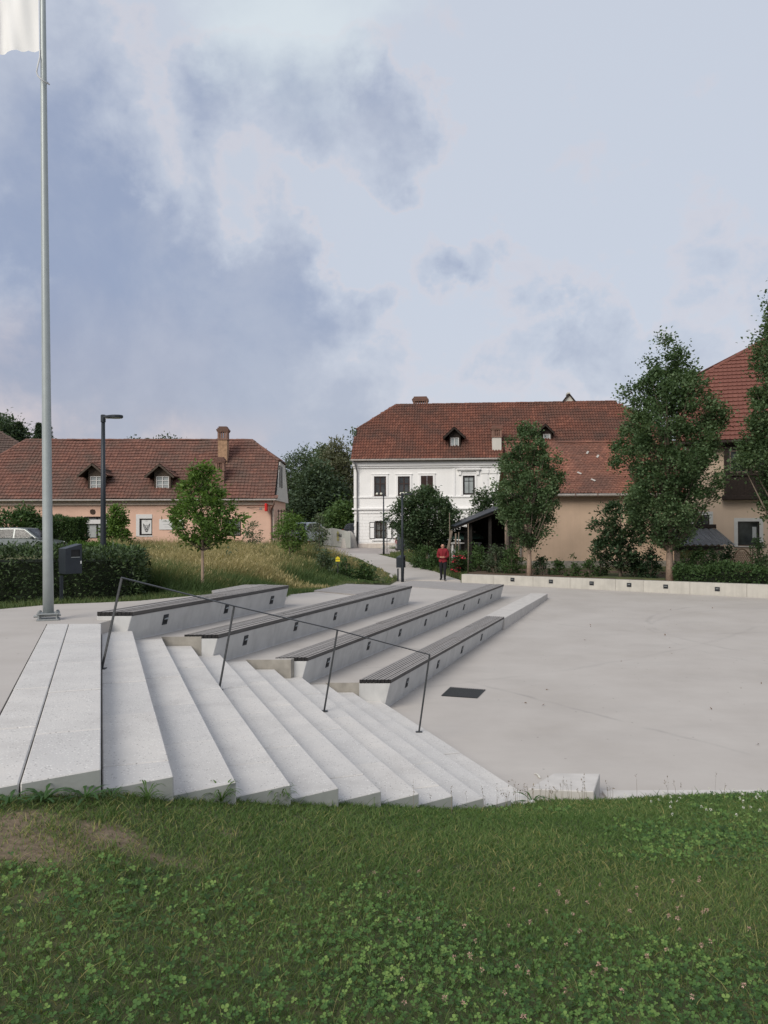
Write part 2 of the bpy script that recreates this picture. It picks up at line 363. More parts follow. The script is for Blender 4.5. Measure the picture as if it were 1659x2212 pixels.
plain('wicker', (.14, .095, .06), .8, var=.3, scale=40)
plain('rust_iron', (.06, .038, .028), .8, .2, var=.3, scale=30)
plain('tyre', (.018, .018, .019), .85, var=.2, scale=20)
plain('alloy', (.45, .46, .47), .35, .7, var=.08, scale=20)
plain('car_black', (.015, .015, .016), .5, var=.1)
plain('lamp_clear', (.6, .62, .63), .15, .3, var=.05, spec=.6)
plain('lamp_red', (.35, .015, .015), .2, var=.05, spec=.6)
plain('plate', (.6, .6, .6), .5, var=.04)
plain('parasol', (.05, .10, .085), .8, var=.1)
plain('skin', (.50, .27, .19), .55, var=.06, scale=12)
plain('shirt', (.20, .018, .026), .85, var=.14, scale=10, bmp=.3, bscale=45)
plain('trousers', (.012, .012, .014), .85, var=.2, scale=10, bmp=.3, bscale=35)
plain('shoe', (.018, .016, .015), .4, var=.1)
plain('hair', (.20, .17, .14), .8, var=.3, scale=40)
plain('rose', (.72, .07, .12), .6, var=.2, scale=25)
plain('white_bloom', (.66, .66, .58), .7, var=.08, scale=40)
plain('pink_bloom', (.42, .28, .22), .7, var=.3, scale=120)
plain('peel', (.68, .66, .58), .7, var=.08, scale=40)
plain('stone', (.42, .40, .37), .9, var=.15, scale=12, bmp=.4)
plain('dry_leaf', (.14, .085, .04), .8, var=.4, scale=40)
def paint(name, col):
    m = plain(name, col, .3, .35, var=.03, scale=2, spec=.5); b = [n for n in m.node_tree.nodes if n.type == 'BSDF_PRINCIPLED'][0]
    b.inputs['Coat Weight'].default_value = .6; b.inputs['Coat Roughness'].default_value = .08
paint('paint_silver', (.15, .17, .168)); paint('paint_red', (.22, .01, .015)); paint('paint_grey', (.075, .085, .09)); paint('paint_pale', (.36, .40, .44)); paint('paint_black', (.012, .012, .014))
m, t, b = node_mat('glass'); p = pos(t)
t.links.new(ramp(t, tnoise(t, p, 1.4, 3), [(.35, (.012, .015, .017)), (.7, (.055, .062, .066))]), b.inputs['Base Color'])
b.inputs['Roughness'].default_value = .07; b.inputs['Specular IOR Level'].default_value = .6
bump(t, b, tnoise(t, p, 2.5, 2), .05, .02)
plain('glass_pale', (.30, .33, .33), .12, var=.2, scale=2.5, spec=.6)
# roof tiles: one colour per tile, from the tile's own number
def tilemat(name, cols, moss, mossamt, indiv):
    m, t, b = node_mat(name); p = pos(t)
    if indiv: f = t.nodes.new('ShaderNodeObjectInfo').outputs['Random']
    else:
        a = t.nodes.new('ShaderNodeAttribute'); a.attribute_name = 'tint'; f = a.outputs['Fac']
    c = ramp(t, f, [(i/(len(cols)-1), q) for i, q in enumerate(cols)])
    c = tmix(t, tmath(t, 'MULTIPLY', ramp(t, tnoise(t, p, .55, 6, .65), [(.42, (0, 0, 0)), (.68, (1, 1, 1))]), mossamt), c, moss)
    c = tmix(t, tmath(t, 'MULTIPLY', ramp(t, tnoise(t, p, 9, 6, .7), [(.5, (0, 0, 0)), (.72, (1, 1, 1))]), mossamt*.8), c, tuple(q*.7 for q in moss))
    t.links.new(c, b.inputs['Base Color']); b.inputs['Roughness'].default_value = .85; b.inputs['Specular IOR Level'].default_value = .2
    bump(t, b, tnoise(t, p, 40, 5), .3, .01)
for k, (cols, ms, am) in {'tile_old': ([(.145, .072, .057), (.205, .098, .074), (.165, .085, .068), (.235, .115, .085)], (.112, .085, .07), .8),
                          'tile_white': ([(.130, .056, .040), (.19, .078, .053), (.152, .064, .046), (.225, .096, .066)], (.085, .056, .046), .85),
                          'tile_beaver': ([(.19, .085, .060), (.275, .122, .083), (.215, .095, .069), (.32, .15, .105)], (.085, .06, .052), .7),
                          'tile_new': ([(.165, .070, .054), (.185, .078, .06), (.175, .074, .057), (.205, .088, .067)], (.15, .06, .048), .35)}.items():
    tilemat(k, cols, ms, am, False); tilemat(k+'_one', cols, ms, am, True)
# foliage
leafmat('leaf_plane', [(0.035, 0.067, 0.035), (0.066, 0.115, 0.052), (0.108, 0.168, 0.078), (0.174, 0.244, 0.131)])
leafmat('leaf_young', [(0.051, 0.094, 0.026), (0.090, 0.160, 0.038), (0.133, 0.225, 0.055), (0.189, 0.290, 0.080)])
leafmat('leaf_dark', [(0.020, 0.044, 0.023), (0.038, 0.071, 0.035), (0.066, 0.108, 0.052), (0.122, 0.160, 0.096)])
leafmat('leaf_hedge', [(0.024, 0.044, 0.020), (0.046, 0.075, 0.031), (0.078, 0.121, 0.049), (0.148, 0.202, 0.086)], .15, .45)
leafmat('leaf_bush', [(0.042, 0.078, 0.031), (0.070, 0.124, 0.046), (0.108, 0.176, 0.062), (0.157, 0.235, 0.086)])
leafmat('leaf_willow', [(0.065, 0.096, 0.058), (0.102, 0.139, 0.081), (0.145, 0.186, 0.113), (0.217, 0.261, 0.174)])
leafmat('leaf_far', [(0.046, 0.074, 0.049), (0.073, 0.111, 0.066), (0.112, 0.154, 0.094), (0.166, 0.210, 0.136)])
leafmat('leaf_poplar', [(.075, .085, .050), (.11, .12, .072), (.15, .158, .10), (.24, .245, .17)])
leafmat('meadow', [(.070, .115, .040), (.110, .150, .055), (.23, .215, .095), (.37, .31, .155), (.46, .39, .215)], .3)
leafmat('lawn_blade', [(0.054, 0.110, 0.032), (0.095, 0.171, 0.047), (0.146, 0.218, 0.071), (0.257, 0.284, 0.112), (0.430, 0.371, 0.160)], .42)
leafmat('clover', [(0.035, 0.069, 0.024), (0.053, 0.113, 0.037), (0.084, 0.168, 0.049), (0.130, 0.234, 0.063), (0.211, 0.321, 0.091)], .36)
leafmat('seedhead', [(.12, .10, .075), (.2, .165, .12), (.26, .22, .16)], .2)
m, t, b = node_mat('ground'); p = pos(t)
c = ramp(t, tnoise(t, p, .35, 7, .6), [(.3, (.05, .07, .026)), (.55, (.085, .095, .036)), (.75, (.13, .115, .05))])
t.links.new(c, b.inputs['Base Color']); b.inputs['Roughness'].default_value = 1; bump(t, b, tnoise(t, p, 6, 6), .6, .05)
m, t, b = node_mat('lawn_soil'); p = pos(t); at_ = t.nodes.new('ShaderNodeAttribute'); at_.attribute_name = 'tint'
n5 = tnoise(t, p, 5, 8, .65)
c = tmix(t, ramp(t, tmath(t, 'ADD', at_.outputs['Fac'], tmath(t, 'MULTIPLY', tmath(t, 'SUBTRACT', n5, .5), .5)), [(.25, (0, 0, 0)), (.55, (1, 1, 1))]),
         ramp(t, n5, [(.3, (.045, .062, .020)), (.5, (.080, .092, .034)), (.7, (.13, .12, .055))]), ramp(t, tnoise(t, p, 22, 8, .7), [(.3, (.10, .075, .046)), (.5, (.18, .135, .088)), (.7, (.27, .205, .135))]))
t.links.new(c, b.inputs['Base Color']); b.inputs['Roughness'].default_value = 1; bump(t, b, tnoise(t, p, 45, 6, .7), .8, .02)
# ------------------------------------------------------------------ stairs frame and levels
SN = Vector((.943, .334, 0)).normalized(); SD = Vector((-SN.y, SN.x, 0))
def st(s, t, z=0.0): p = SN*s + SD*t; return Vector((p.x, p.y, z))
TZ = [1.65, 1.49, 1.33, 1.19, 1.04, .89, .74, .59, .44, .29, .14]
FARV = [1347.3, 1362.7, 1380, 1395.7, 1412.3, 1429.7, 1446.6, 1462.6, 1478.6, 1496.3, 1515.6]
FARY = [gp(300, v, z).y for v, z in zip(FARV, TZ)]
T1, T2, T3 = TZ[2], TZ[5], TZ[8]
SEAT = [1.77, 1.36, .905, .49]
def fl(x, y): return .0186*(y-13.4)                                # the plaza climbs gently to the back
FP, FN = Vector((0, 13.4, 0)), Vector((0, -.0186, 1))
PP, PN = Vector((0, 35.5, .41)), Vector((0, -.025, 1))             # garden path
def pl(x, y): return .41+.025*(y-35.5)
def B2(p): return (p.x, p.y)
BF = [gp(288, 1321.7, SEAT[0]), gp(473, 1370.7, SEAT[1]), gp(666, 1420, SEAT[2]), gp(846, 1468, SEAT[3])]
BW = .50                                                           # bench width
def blen(P, u, v=1270):
    r = ray(u, v); k = r.x/r.y; return (P.x-k*P.y)/(k*BD.y-BD.x)
BL = [blen(BF[0], 625), blen(BF[1], 891), blen(BF[2], 1089), blen(BF[3], 1090, 1332)]
STRIP = blen(BF[3], 1183, 1280)
def bp(k, a, c): return BF[k]+BD*a-BN*c                            # a along the bench, c from its front edge to the back
def nearx(k, c): return Vector((BF[k].x-c/BN.x, BF[k].y, BF[k].z)) # the near end is cut square to the view

# lawn height: level where the photographer stands, falling towards the foot of the stairs
LB = [(-9.5, -.3, 1.58), (-4.5, 2.75, 1.6), (-2.25, 4.28, 1.6), (-1.95, 4.5, 1.56), (-1.63, 4.78, 1.475), (-1.33, 5.14, 1.31), (-1.05, 5.57, 1.165), (-.38, 6.33, .87), (.33, 7.03, .575), (.69, 7.43, .41), (1.15, 8.03, .21), (1.62, 8.68, .04), (2.5, 8.74, .03), (4.3, 8.75, .09), (9, 8.75, .10), (24, 8.75, .1)]
_la = np.array([math.atan2(p[0], p[1]) for p in LB]); _ly = np.array([math.hypot(p[0], p[1]) for p in LB]); _lz = np.array([p[2] for p in LB])
def lawn_t(x, y): return np.hypot(x, y)/np.interp(np.arctan2(x, y), _la, _ly)
def lawn_z(x, y):
    x = np.asarray(x, float); y = np.asarray(y, float)
    th = np.arctan2(x, y); t = np.hypot(x, y)/np.interp(th, _la, _ly); zb = np.interp(th, _la, _lz)
    z = 1.5+(zb-1.5)*np.minimum(t, 1.0)**1.6
    z = z-np.maximum(t-1.0, 0)*np.interp(th, _la, _ly)*.9
    z = np.where(y < .3, 1.5, z)
    return z+.012*noise2(x, y, 3, 2.2)*np.clip((1-t)*6, 0, 1)
# meadow and garden heights
GC = [(-6, 14, 1.6), (-12, 14, 1.58), (-9, 12.6, 1.6), (-4.2, 15.3, 1.6), (-3.4, 16, 1.58), (-2.8, 16.6, 1.5), (-6, 17, 1.48), (-2.5, 18.9, 1.28), (-2.0, 20, 1.27), (-1.2, 21.5, 1.2), (0, 23, .86), (.2, 26, .8), (.9, 29, .6), (.7, 33, .46), (.8, 36, .44), (4.1, 36.5, .46),
      (-1, 28, .95), (-1, 33, .72), (-2, 38, .78), (-2.5, 44, .82), (-3.5, 50, .85), (1.5, 44, .66), (0.8, 50, .80), (-2, 58, .98), (-10, 30, 1.4), (-5, 28, 1.22), (-5, 35, 1.1), (-6, 45, 1.1), (-20, 40, 1.55), (-24, 50, 1.4), (-8, 53, 1.15),
      (8, 38, .62), (14, 35, .62), (20, 32, .65), (5, 40, .55), (5, 50, .8), (10, 60, .95), (25, 50, .9), (-40, 30, 1.6), (-40, 70, 1.6), (0, 75, 1.2), (40, 70, 1.4), (35, 30, .7), (-22, 14, 1.6), (0, 120, 1.6), (-80, 100, 2.2), (80, 100, 2.0)]
_gc = np.array(GC)
def gz(x, y):
    x = np.asarray(x, float); y = np.asarray(y, float); num = 0*x; den = 0*x
    for cx, cy, cz in _gc:
        wt = 1.0/((x-cx)**2+(y-cy)**2+.05)**1.4; num = num+wt*cz; den = den+wt
    return num/den

# ------------------------------------------------------------------ hard surfaces
PLA = hit(996.3, 1258.9, FP, FN); PLB = hit(1659, 1292.6, FP, FN)          # foot of the planter wall
pe = (PLB-PLA); pe.z = 0; pe.normalize(); pn = Vector((pe.y, -pe.x, 0))       # along it, and its front
PLC = PLA+pe*24
plaza_poly = [(-1.2, 8.95), (30, 8.95), (30, PLC.y), (PLC.x, PLC.y), (PLA.x, PLA.y), (PLA.x+.05, 35.6), (.7, 35.6), (-.4, 30), (-3, 14)]
o = MB().prism(plaza_poly, -1.0, fl).build('plaza', 'floor'); tag(o, kind='structure')
e0 = [B2(st(-.723, 4.68)), (-4.5, 2.55), (-9.5, -.6), (-18, 2), (-13, 9.0), (-8.2, 11.5), (-6.3, 13.1), (-5.72, 13.85), (-5.0, 14.1), (-4.4, 14.4), (-3.5, 15.5)]
far0 = bp(0, BL[0], .45); nb0 = nearx(0, .3)
slab_far_l = st(-.723, (FARY[0]-SN.y*-.723)/SD.y)
T0P = e0 + [(-2.8, 15.95), B2(far0), (nb0.x, nb0.y+.05), (nb0.x-.05, FARY[0]+.006), (slab_far_l.x, FARY[0]+.006)]
o = MB().prism(T0P, .6, 1.65).build('upper_path', 'floor'); tag(o, kind='structure')
def terrace(name, k, i, z, left, right_line, tail):
    fx = st(.43*i, (FARY[i]-SN.y*.43*i)/SD.y)
    nl = bp(k, 0, .25); dx = (FARY[i+1]-FARY[i])*SD.x/SD.y
    poly = [(nl.x, FARY[i]+.005), (fx.x, FARY[i]+.005), (fx.x+dx-.004, FARY[i+1]+.005), (nearx(k+1, .25).x, FARY[i+1]+.005)]+right_line+tail+left
    mb = MB(); mb.prism(poly[::1], -.5, z); n = len(poly)
    mb.m = [1, 0]+[1]*n
    return tag(mb.build(name, ['floor', 'raw_concrete']), kind='structure')
terrace('upper_terrace', 0, 2, T1, [(-2.25, 18.9), B2(bp(0, BL[0]+.02, .5)), B2(bp(0, BL[0]+.02, .12))], [B2(bp(1, BL[1]-.05, .25))], [(-.98, 21.1), (-1.74, 19.5)])
terrace('middle_terrace', 1, 5, T2, [(.35, 26.2), (.35, 21.2), B2(bp(1, BL[1]+.02, .4)), B2(bp(1, BL[1]+.02, .12))], [B2(bp(2, BL[2]-.05, .25))], [(1.06, 27.9)])
se = bp(3, STRIP, .62)
terrace('lower_terrace', 2, 8, T3, [B2(bp(2, BL[2]+.9, .3)), B2(bp(2, BL[2]+.02, .3)), B2(bp(2, BL[2]+.02, .12))], [B2(bp(3, BL[3]+.1, .25)), B2(bp(3, BL[3]+.1, .60)), B2(se)], [])
# garden path and the road at its top
pr = [(995.5, 1255.5), (947, 1239), (906, 1223), (859.5, 1209), (813.5, 1197.5)]; plf = [(720, 1195), (771, 1209.6), (799, 1227), (859.5, 1254)]
pv = [hit(u, v, PP, PN) for u, v in pr+plf]
tag(MB().prism([B2(p) for p in pv], lambda x, y: pl(x, y)-.3, lambda x, y: pl(x, y)+.035).build('garden_path', 'floor'), kind='structure')
rd = [hit(u, v, PP, PN) for u, v in ((560, 1196), (700, 1195.5), (720, 1195.2), (813.5, 1197.6), (865, 1196), (865, 1187), (700, 1181), (560, 1181))]
tag(MB().prism([B2(p) for p in rd], lambda x, y: pl(x, y)-.3, lambda x, y: pl(x, y)+.03).build('road', 'path_far'), kind='structure')

# ground: one sheet out to the horizon
xs = np.concatenate([[-1500, -800, -400, -200, -120, -80, -60], np.arange(-45, 45.01, .5), [60, 80, 120, 200, 400, 800, 1500]])
ys = np.concatenate([[-1500, -600, -200, -80, -30, -10, 2, 6, 8.4], np.arange(9, 78, .5), [84, 92, 105, 125, 160, 220, 320, 500, 900, 1500]])
X, Y = np.meshgrid(xs, ys); Z = gz(X, Y)+.02*noise2(X, Y, 5, .9)
wide_plaza = plaza_poly[:3]+[(PLC.x-pn.x*1.6, PLC.y-pn.y*1.6), (PLA.x-pn.x*1.6+.3, PLA.y-pn.y*1.6)]+plaza_poly[4:]
for poly, zt in ((wide_plaza, None), (T0P, 1.55), ([B2(p) for p in pv], 'p'), ([B2(p) for p in rd], 'p')):
    ins = inpoly(X, Y, poly)
    if zt is None: Z = np.where(ins, np.minimum(Z, fl(X, Y)-.25), Z)
    elif zt == 'p': Z = np.where(ins, np.minimum(Z, pl(X, Y)-.05), Z)
    else: Z = np.where(ins, np.minimum(Z, zt), Z)
tr_poly = [(-4.2, 11), (-2.3, 15.8), (-2.2, 18.8), (-1.75, 19.5), (-.9, 21.2), (.3, 21.3), (.35, 26.3), (1.0, 28), (6.5, 29.5), (1, 12.5)]
Z = np.where(inpoly(X, Y, tr_poly), np.minimum(Z, .2), Z)
Z = np.where((Y < 11.2) & (X > -3.6), -.8, Z); Z = np.where((Y < 2.5), -.8, Z); Z = np.where((Y < 9) & (X > -8), -.8, Z)
Z = np.where((X > 6.5) & (Y < 28), np.minimum(Z, -.6), Z)
ny, nx = X.shape; idx = np.arange(ny*nx).reshape(ny, nx)
Fq = np.stack([idx[:-1, :-1], idx[:-1, 1:], idx[1:, 1:], idx[1:, :-1]], -1).reshape(-1, 4)
o = new_obj('ground', np_mesh('ground', np.stack([X, Y, Z], -1).reshape(-1, 3), Fq, 'ground', smooth=True)); tag(o, kind='structure')
# lawn
def bare(x, y):                                    # worn patches near the slab ends
    return np.clip(.5+.85*noise2(x, y, 51, 7.0), 0, 1.1)*sum(a*np.exp(-((x-cx)**2/sx+(y-cy)**2/sy)) for cx, cy, sx, sy, a in ((-1.35, 4.15, .24, .04, 1.0), (-.85, 4.62, .07, .025, .95), (-1.75, 3.75, .12, .06, .85), (-2.0, 4.1, .12, .06, .7), (-1.55, 3.3, .07, .12, .5)))
xs = np.arange(-11, 20.01, .11); ys = np.arange(-5, 9.6, .11); X, Y = np.meshgrid(xs, ys); Z = lawn_z(X, Y); t_ = lawn_t(X, Y)
ny, nx = X.shape; idx = np.arange(ny*nx).reshape(ny, nx)
Fq = np.stack([idx[:-1, :-1], idx[:-1, 1:], idx[1:, 1:], idx[1:, :-1]], -1).reshape(-1, 4)
keep = ((t_ < 1.12) | (Y < .5)).ravel(); keep &= (Y.ravel() > -5.1); Fq = Fq[keep[Fq].all(1)]
o = new_obj('lawn', np_mesh('lawn', np.stack([X, Y, Z], -1).reshape(-1, 3), Fq, 'lawn_soil', bare(X, Y).ravel(), smooth=True)); tag(o, kind='structure')

# ------------------------------------------------------------------ stairs
R = random.Random(4)
stairs = thing('staircase', 'wide pale concrete staircase falling from the flagpole to the plaza', 'stairs', st(2.2, 8, 0))
def slab_row(s0, s1, z, tl, tr, fy, off):
    fl_, fr_ = (fy-SN.y*s0)/SD.y, (fy-SN.y*s1)/SD.y
    cuts = []; c = tr+off
    while c < fr_-.5: cuts.append(c); c += 1.42+R.uniform(-.06, .06)
    edges = [(tl, tr)]+[(q, q) for q in cuts]+[(fl_, fr_)]
    g = .0065
    for (a0, a1), (b0, b1) in zip(edges[:-1], edges[1:]):
        dz = R.uniform(-.004, .004)
        poly = [B2(st(s0+.008, a0+g)), B2(st(s1-.001, a1+g)), B2(st(s1-.001, b1-g)), B2(st(s0+.008, b0-g))]
        mb = MB().prism(poly, z-.34, z+dz)
        if (a0, a1) == (tl, tr): mb.m[2] = 1
        mb.build('step_slab', ['slab', 'slab_side'], stairs, True, bevel=.007)
offs = [.9, .35, 1.1, .6, 1.25, .45, .95, .3, 1.2, .7, .5]
slab_row(-.72, -.43, TZ[0], 4.76, 4.85, FARY[0], 1.3)
slab_row(-.43, 0, TZ[0], 4.85, 4.97, FARY[0], .95)
for i in range(1, 11): slab_row(.43*(i-1), .43*i, TZ[i], 4.94+.243*i-.118, 4.94+.243*i, FARY[i], offs[i])
# edging at the foot of the lawn
q = [gp(1140, 1704, .15), gp(1196, 1670, .15), gp(1296, 1671, .15), gp(1283, 1710, .15)]
kb = thing('edging_slab', 'raised pale concrete slab where the stairs, lawn and plaza meet', 'kerb', ((q[0]+q[2])/2).xy.to_3d())
MB().prism([B2(q[3]), B2(q[2]), B2(q[1]), B2(q[0])], -.4, .15).build('slab_block', 'kerb', kb, True, bevel=.008)
kt = thing('kerb_strip', 'low pale concrete kerb between the lawn and the plaza', 'kerb', (9, 9, 0))
x = q[2].x+.02
while x < 26:
    MB().span((x, 8.62, -.4), (x+1.98, 9.28, -.045)).build('kerb_stone', 'kerb', kt, True, bevel=.006); x += 1.985

# ------------------------------------------------------------------ handrail
ptsb = [(220, 1445, TZ[1]), (473, 1492, TZ[4]), (700, 1537, TZ[7]), (905, 1582, TZ[10])]; ptst = [(263, 1248), (506, 1309), (729, 1361), (928, 1414)]
base = [gp(*q) for q in ptsb]
top = [at(u, v, b.y+.085) for (u, v), b in zip(ptst, base)]
hr = thing('handrail', 'thin dark steel handrail on four tilted posts down the stairs', 'handrail', base[1])
def bar(a, b, wx, wy, name, parent, m='rail', ext=0.0):
    d = (b-a); L = d.length; d.normalize(); sx = d.cross(Vector((0, 1, 0))); sx.normalize(); sy = d.cross(sx)
    Rr = Matrix((sx, sy, d)).transposed()
    return MB().box((a+b)/2, (wx, wy, L+ext), Rr).build(name, m, parent, True, bevel=.003)
for a, b in zip(base, top):
    bar(a-(b-a).normalized()*.03, b, .024, .018, 'post', hr)
    MB().box(a+Vector((0, 0, .006)), (.09, .07, .012)).build('base_plate', 'rail', hr, True)
for a, b in zip(top[:-1], top[1:]): bar(a, b, .012, .034, 'rail', hr, ext=.012)

# ------------------------------------------------------------------ bench terraces
def clip_half(poly, P, n):
    out = []
    for i in range(len(poly)):
        a, b = poly[i], poly[(i+1) % len(poly)]; da, db = (a-P).dot(n), (b-P).dot(n)
        if da >= 0: out.append(a)
        if da*db < 0: out.append(a+(b-a)*(da/(da-db)))
    return out
FLOORZ = [T1, T2, T3, 0.0]
lights_u = [[(357, 1338), (489, 1315), (587, 1296)], [(530, 1383), (639, 1353), (724, 1331), (792, 1312.6), (848, 1298)],
            [(708, 1431), (796, 1395), (864, 1366.6), (919, 1344.6), (965, 1326), (1002, 1311.4), (1034, 1298.6), (1061, 1288.6)], [(879, 1474.6), (946, 1434.6), (998, 1403.4), (1040, 1376.6)]]
blab = ['short uppermost concrete bench with dark wooden slats nearest the flagpole', 'second concrete bench down from the flagpole with a slatted seat and deck',
        'longest concrete bench with a slatted seat and deck, third down the stairs', 'lowest concrete bench with a slatted seat ending in bare concrete by the plaza']
decks = {0: [gp(457, 1276, SEAT[0]), gp(529, 1262.5, SEAT[0]), None, gp(479.5, 1282, SEAT[0])],
         1: [gp(678, 1275.4, SEAT[1]), gp(749, 1261, SEAT[1]), None, gp(784, 1284.5, SEAT[1])],
         2: [gp(847, 1264.4, SEAT[2]), gp(894, 1254.6, SEAT[2]), None, gp(1015, 1277, SEAT[2])]}
def face_frame(k):
    fz = FLOORZ[k]+.02; zt = SEAT[k]-.06
    topc, botc = .02, .115
    d = (BN*(botc-topc)+Vector((0, 0, zt-fz))).normalized()             # up along the leaning front
    return d, BD.cross(d)*-1, zt, fz, topc, botc
for k in range(4):
    bn = thing('stepped_bench', blab[k], 'bench', bp(k, BL[k]/2, BW/2).xy.to_3d()+Vector((0, 0, FLOORZ[k])), group='stepped benches')
    up, out, zt, fz, tc_, bc_ = face_frame(k)
    if out.dot(BN) < 0: out = -out
    L = BL[k]; total = STRIP if k == 3 else L
    n = max(2, round(L/2.0)); cuts = [L*i/n for i in range(n+1)]
    g = .003
    def ring(a, end, zb, tcx=tc_):
        pts = []
        for c, z in ((tcx, zt), (bc_, fz), (bc_, zb), (BW, zb), (BW, zt)):
            p = bp(k, a, c) if end else nearx(k, c)
            pts.append(Vector((p.x, p.y, z)))
        return pts
    for i in range(n):
        A = ring(cuts[i]+g, i > 0, fz-.5); Bq = ring(cuts[i+1]-g, True, fz-.5)
        MB().add(A+Bq, [(4, 3, 2, 1, 0), (5, 6, 7, 8, 9)]+[(j, (j+1) % 5, 5+(j+1) % 5, 5+j) for j in range(5)]).build('concrete_panel', 'bench_concrete' if k < 3 else 'bench_concrete', bn, True, bevel=.006)
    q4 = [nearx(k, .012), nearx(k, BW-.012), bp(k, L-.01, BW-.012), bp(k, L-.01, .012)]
    MB().prism([B2(p) for p in q4], SEAT[k]-.0585, SEAT[k]-.0535).build('gap_shade_sheet', 'metal_black', bn, True)  # black sheet added under the slats so their gaps look deep in shade
    # slats
    ns = 9; sw = BW/ns
    ng = max(2, round(L/2.3))
    for j in range(ns):
        c0, c1 = j*sw+.008, (j+1)*sw-.008
        js = [0]+[L*i/ng+R.uniform(-.02, .02)+(.35 if (j//3) % 2 else 0)*(0 < i < ng) for i in range(1, ng)]+[L+R.uniform(-.006, .006)]
        for i in range(ng):
            pts = []
            for a, c in ((js[i], c0), (js[i], c1), (js[i+1]-.004, c1), (js[i+1]-.004, c0)):
                p = nearx(k, c) if (i == 0 and a == 0) else bp(k, a, c); pts.append((p.x, p.y))
            dz = R.uniform(-.003, .003)
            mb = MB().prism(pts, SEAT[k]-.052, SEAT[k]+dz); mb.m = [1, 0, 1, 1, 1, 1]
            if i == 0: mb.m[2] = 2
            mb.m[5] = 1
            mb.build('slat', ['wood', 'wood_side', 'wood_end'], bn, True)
    # built-in lights
    for (u, v) in lights_u[k]:
        p = hit(u, v, bp(k, 0, tc_)+Vector((0, 0, zt-SEAT[k])), out)
        Rr = Matrix((BD, out, up)).transposed()
        lt = MB().box(p+out*.002, (.125, .012, .165), Rr).build('light', 'metal_dark', bn, True, bevel=.002)
        mb = MB().box(p+out*.0095-up*.02, (.085, .004, .07), Rr); mb.build('recess', 'metal_black', lt)
        mb = MB().add([p+out*.010-BD*.042+up*.016, p+out*.010+BD*.042+up*.034, p+out*.03+BD*.042+up*.010, p+out*.012-BD*.042+up*.004], [(0, 1, 2, 3), (3, 2, 1, 0)]); mb.build('louvre', 'steel_dull', lt)
    if k in decks:
        dl = decks[k]; dl[2] = bp(k, L, BW-.0); dl[3] = bp(k, (dl[3]-BF[k]).dot(BD), BW+.006); dl[2] = bp(k, L, BW+.006)
        Q = (dl[3]-dl[0]); Q.z = 0; Q.normalize(); Qn = Vector((-Q.y, Q.x, 0))
        poly = [Vector((p.x, p.y, 0)) for p in dl]
        dmin = min((p-poly[0]).dot(Qn) for p in poly); dmax = max((p-poly[0]).dot(Qn) for p in poly)
        x = dmin; wdt = .142
        while x < dmax:
            c = clip_half(clip_half(poly, poly[0]+Qn*(x+.003), Qn), poly[0]+Qn*(x+wdt-.003), -Qn); x += wdt
            if len(c) < 3: continue
            dz = R.uniform(-.003, .003)
            MB().prism([B2(p) for p in c][::-1], SEAT[k]-.034, SEAT[k]+dz).build('deck_plank', 'wood_deck', bn, True)
        if k == 0:
            ctr = sum(poly, Vector())/4; MB().prism([B2(ctr+(p-ctr)*.93) for p in poly][::-1], 1.64, SEAT[k]-.04).build('deck_frame', 'metal_black', bn, True)
    if k == 3:
        a0 = L+.004; ncut = 3
        for i in range(ncut):
            a, b_ = a0+(STRIP-a0)*i/ncut, a0+(STRIP-a0)*(i+1)/ncut-.004
            pts = [bp(k, a, 0.0), bp(k, a, .60), bp(k, b_, .60), bp(k, b_, 0.0)]
            mb = MB().prism([B2(p) for p in pts][::-1], -.4, T3+.012); mb.build('edge_block', 'kerb', bn, True, bevel=.006)

# ------------------------------------------------------------------ planter wall
pw = thing('planter_wall', 'long low concrete wall with square lights at the back of the plaza', 'wall', PLA+pe*7)
PZ = .745
def plu(u, v=1262):                                # distance along the wall front for an image column
    r = ray(u, v); k = r.x/r.y; return (PLA.x-k*PLA.y)/(k*pe.y-pe.x)
cuts = [0]+[plu(u) for u in (1065, 1151, 1231, 1329, 1389, 1490, 1613)]
while cuts[-1] < 23: cuts.append(cuts[-1]+2.4)
for a, b_ in zip(cuts[:-1], cuts[1:]):
    A = PLA+pe*(a+.003); Bq = PLA+pe*(b_-.003); back = -pn*.34
    pts = []
    for P in (A, Bq):
        pts += [Vector((P.x, P.y, -.3)), Vector((P.x, P.y, PZ))+back*.08, Vector((P.x, P.y, PZ))+back, Vector((P.x, P.y, -.3))+back]
    MB().add(pts, [(3, 2, 1, 0), (4, 5, 6, 7)]+[(j, (j+1) % 4, 4+(j+1) % 4, 4+j) for j in range(4)]).build('wall_panel', 'wall_concrete', pw, True, bevel=.008)
for (u, v) in ((1107, 1252), (1190, 1256), (1278, 1260), (1359, 1263.5), (1438, 1267), (1549.5, 1272.5), (1690, 1280)):
    p = hit(u, v, PLA-pn*.016, pn); Rr = Matrix((pe, pn, Vector((0, 0, 1)))).transposed()
    lt = MB().box(p+pn*.004, (.17, .02, .15), Rr).build('light', 'metal_dark', pw, True, bevel=.003)
    MB().box(p+pn*.017-Vector((0, 0, .005)), (.115, .008, .085), Rr).build('recess', 'metal_black', lt)
    MB().box(p+pn*.026+Vector((0, 0, .012)), (.10, .02, .02), Rr).build('louvre', 'steel_dull', lt)
# planting bed behind it
bed = [PLA-pn*.3, PLC-pn*.3, PLC-pn*9, PLA+Vector((1.2, 6.5, 0))]
tag(MB().prism([B2(p) for p in bed], -.2, .64).build('planting_bed', 'soil'), kind='structure')

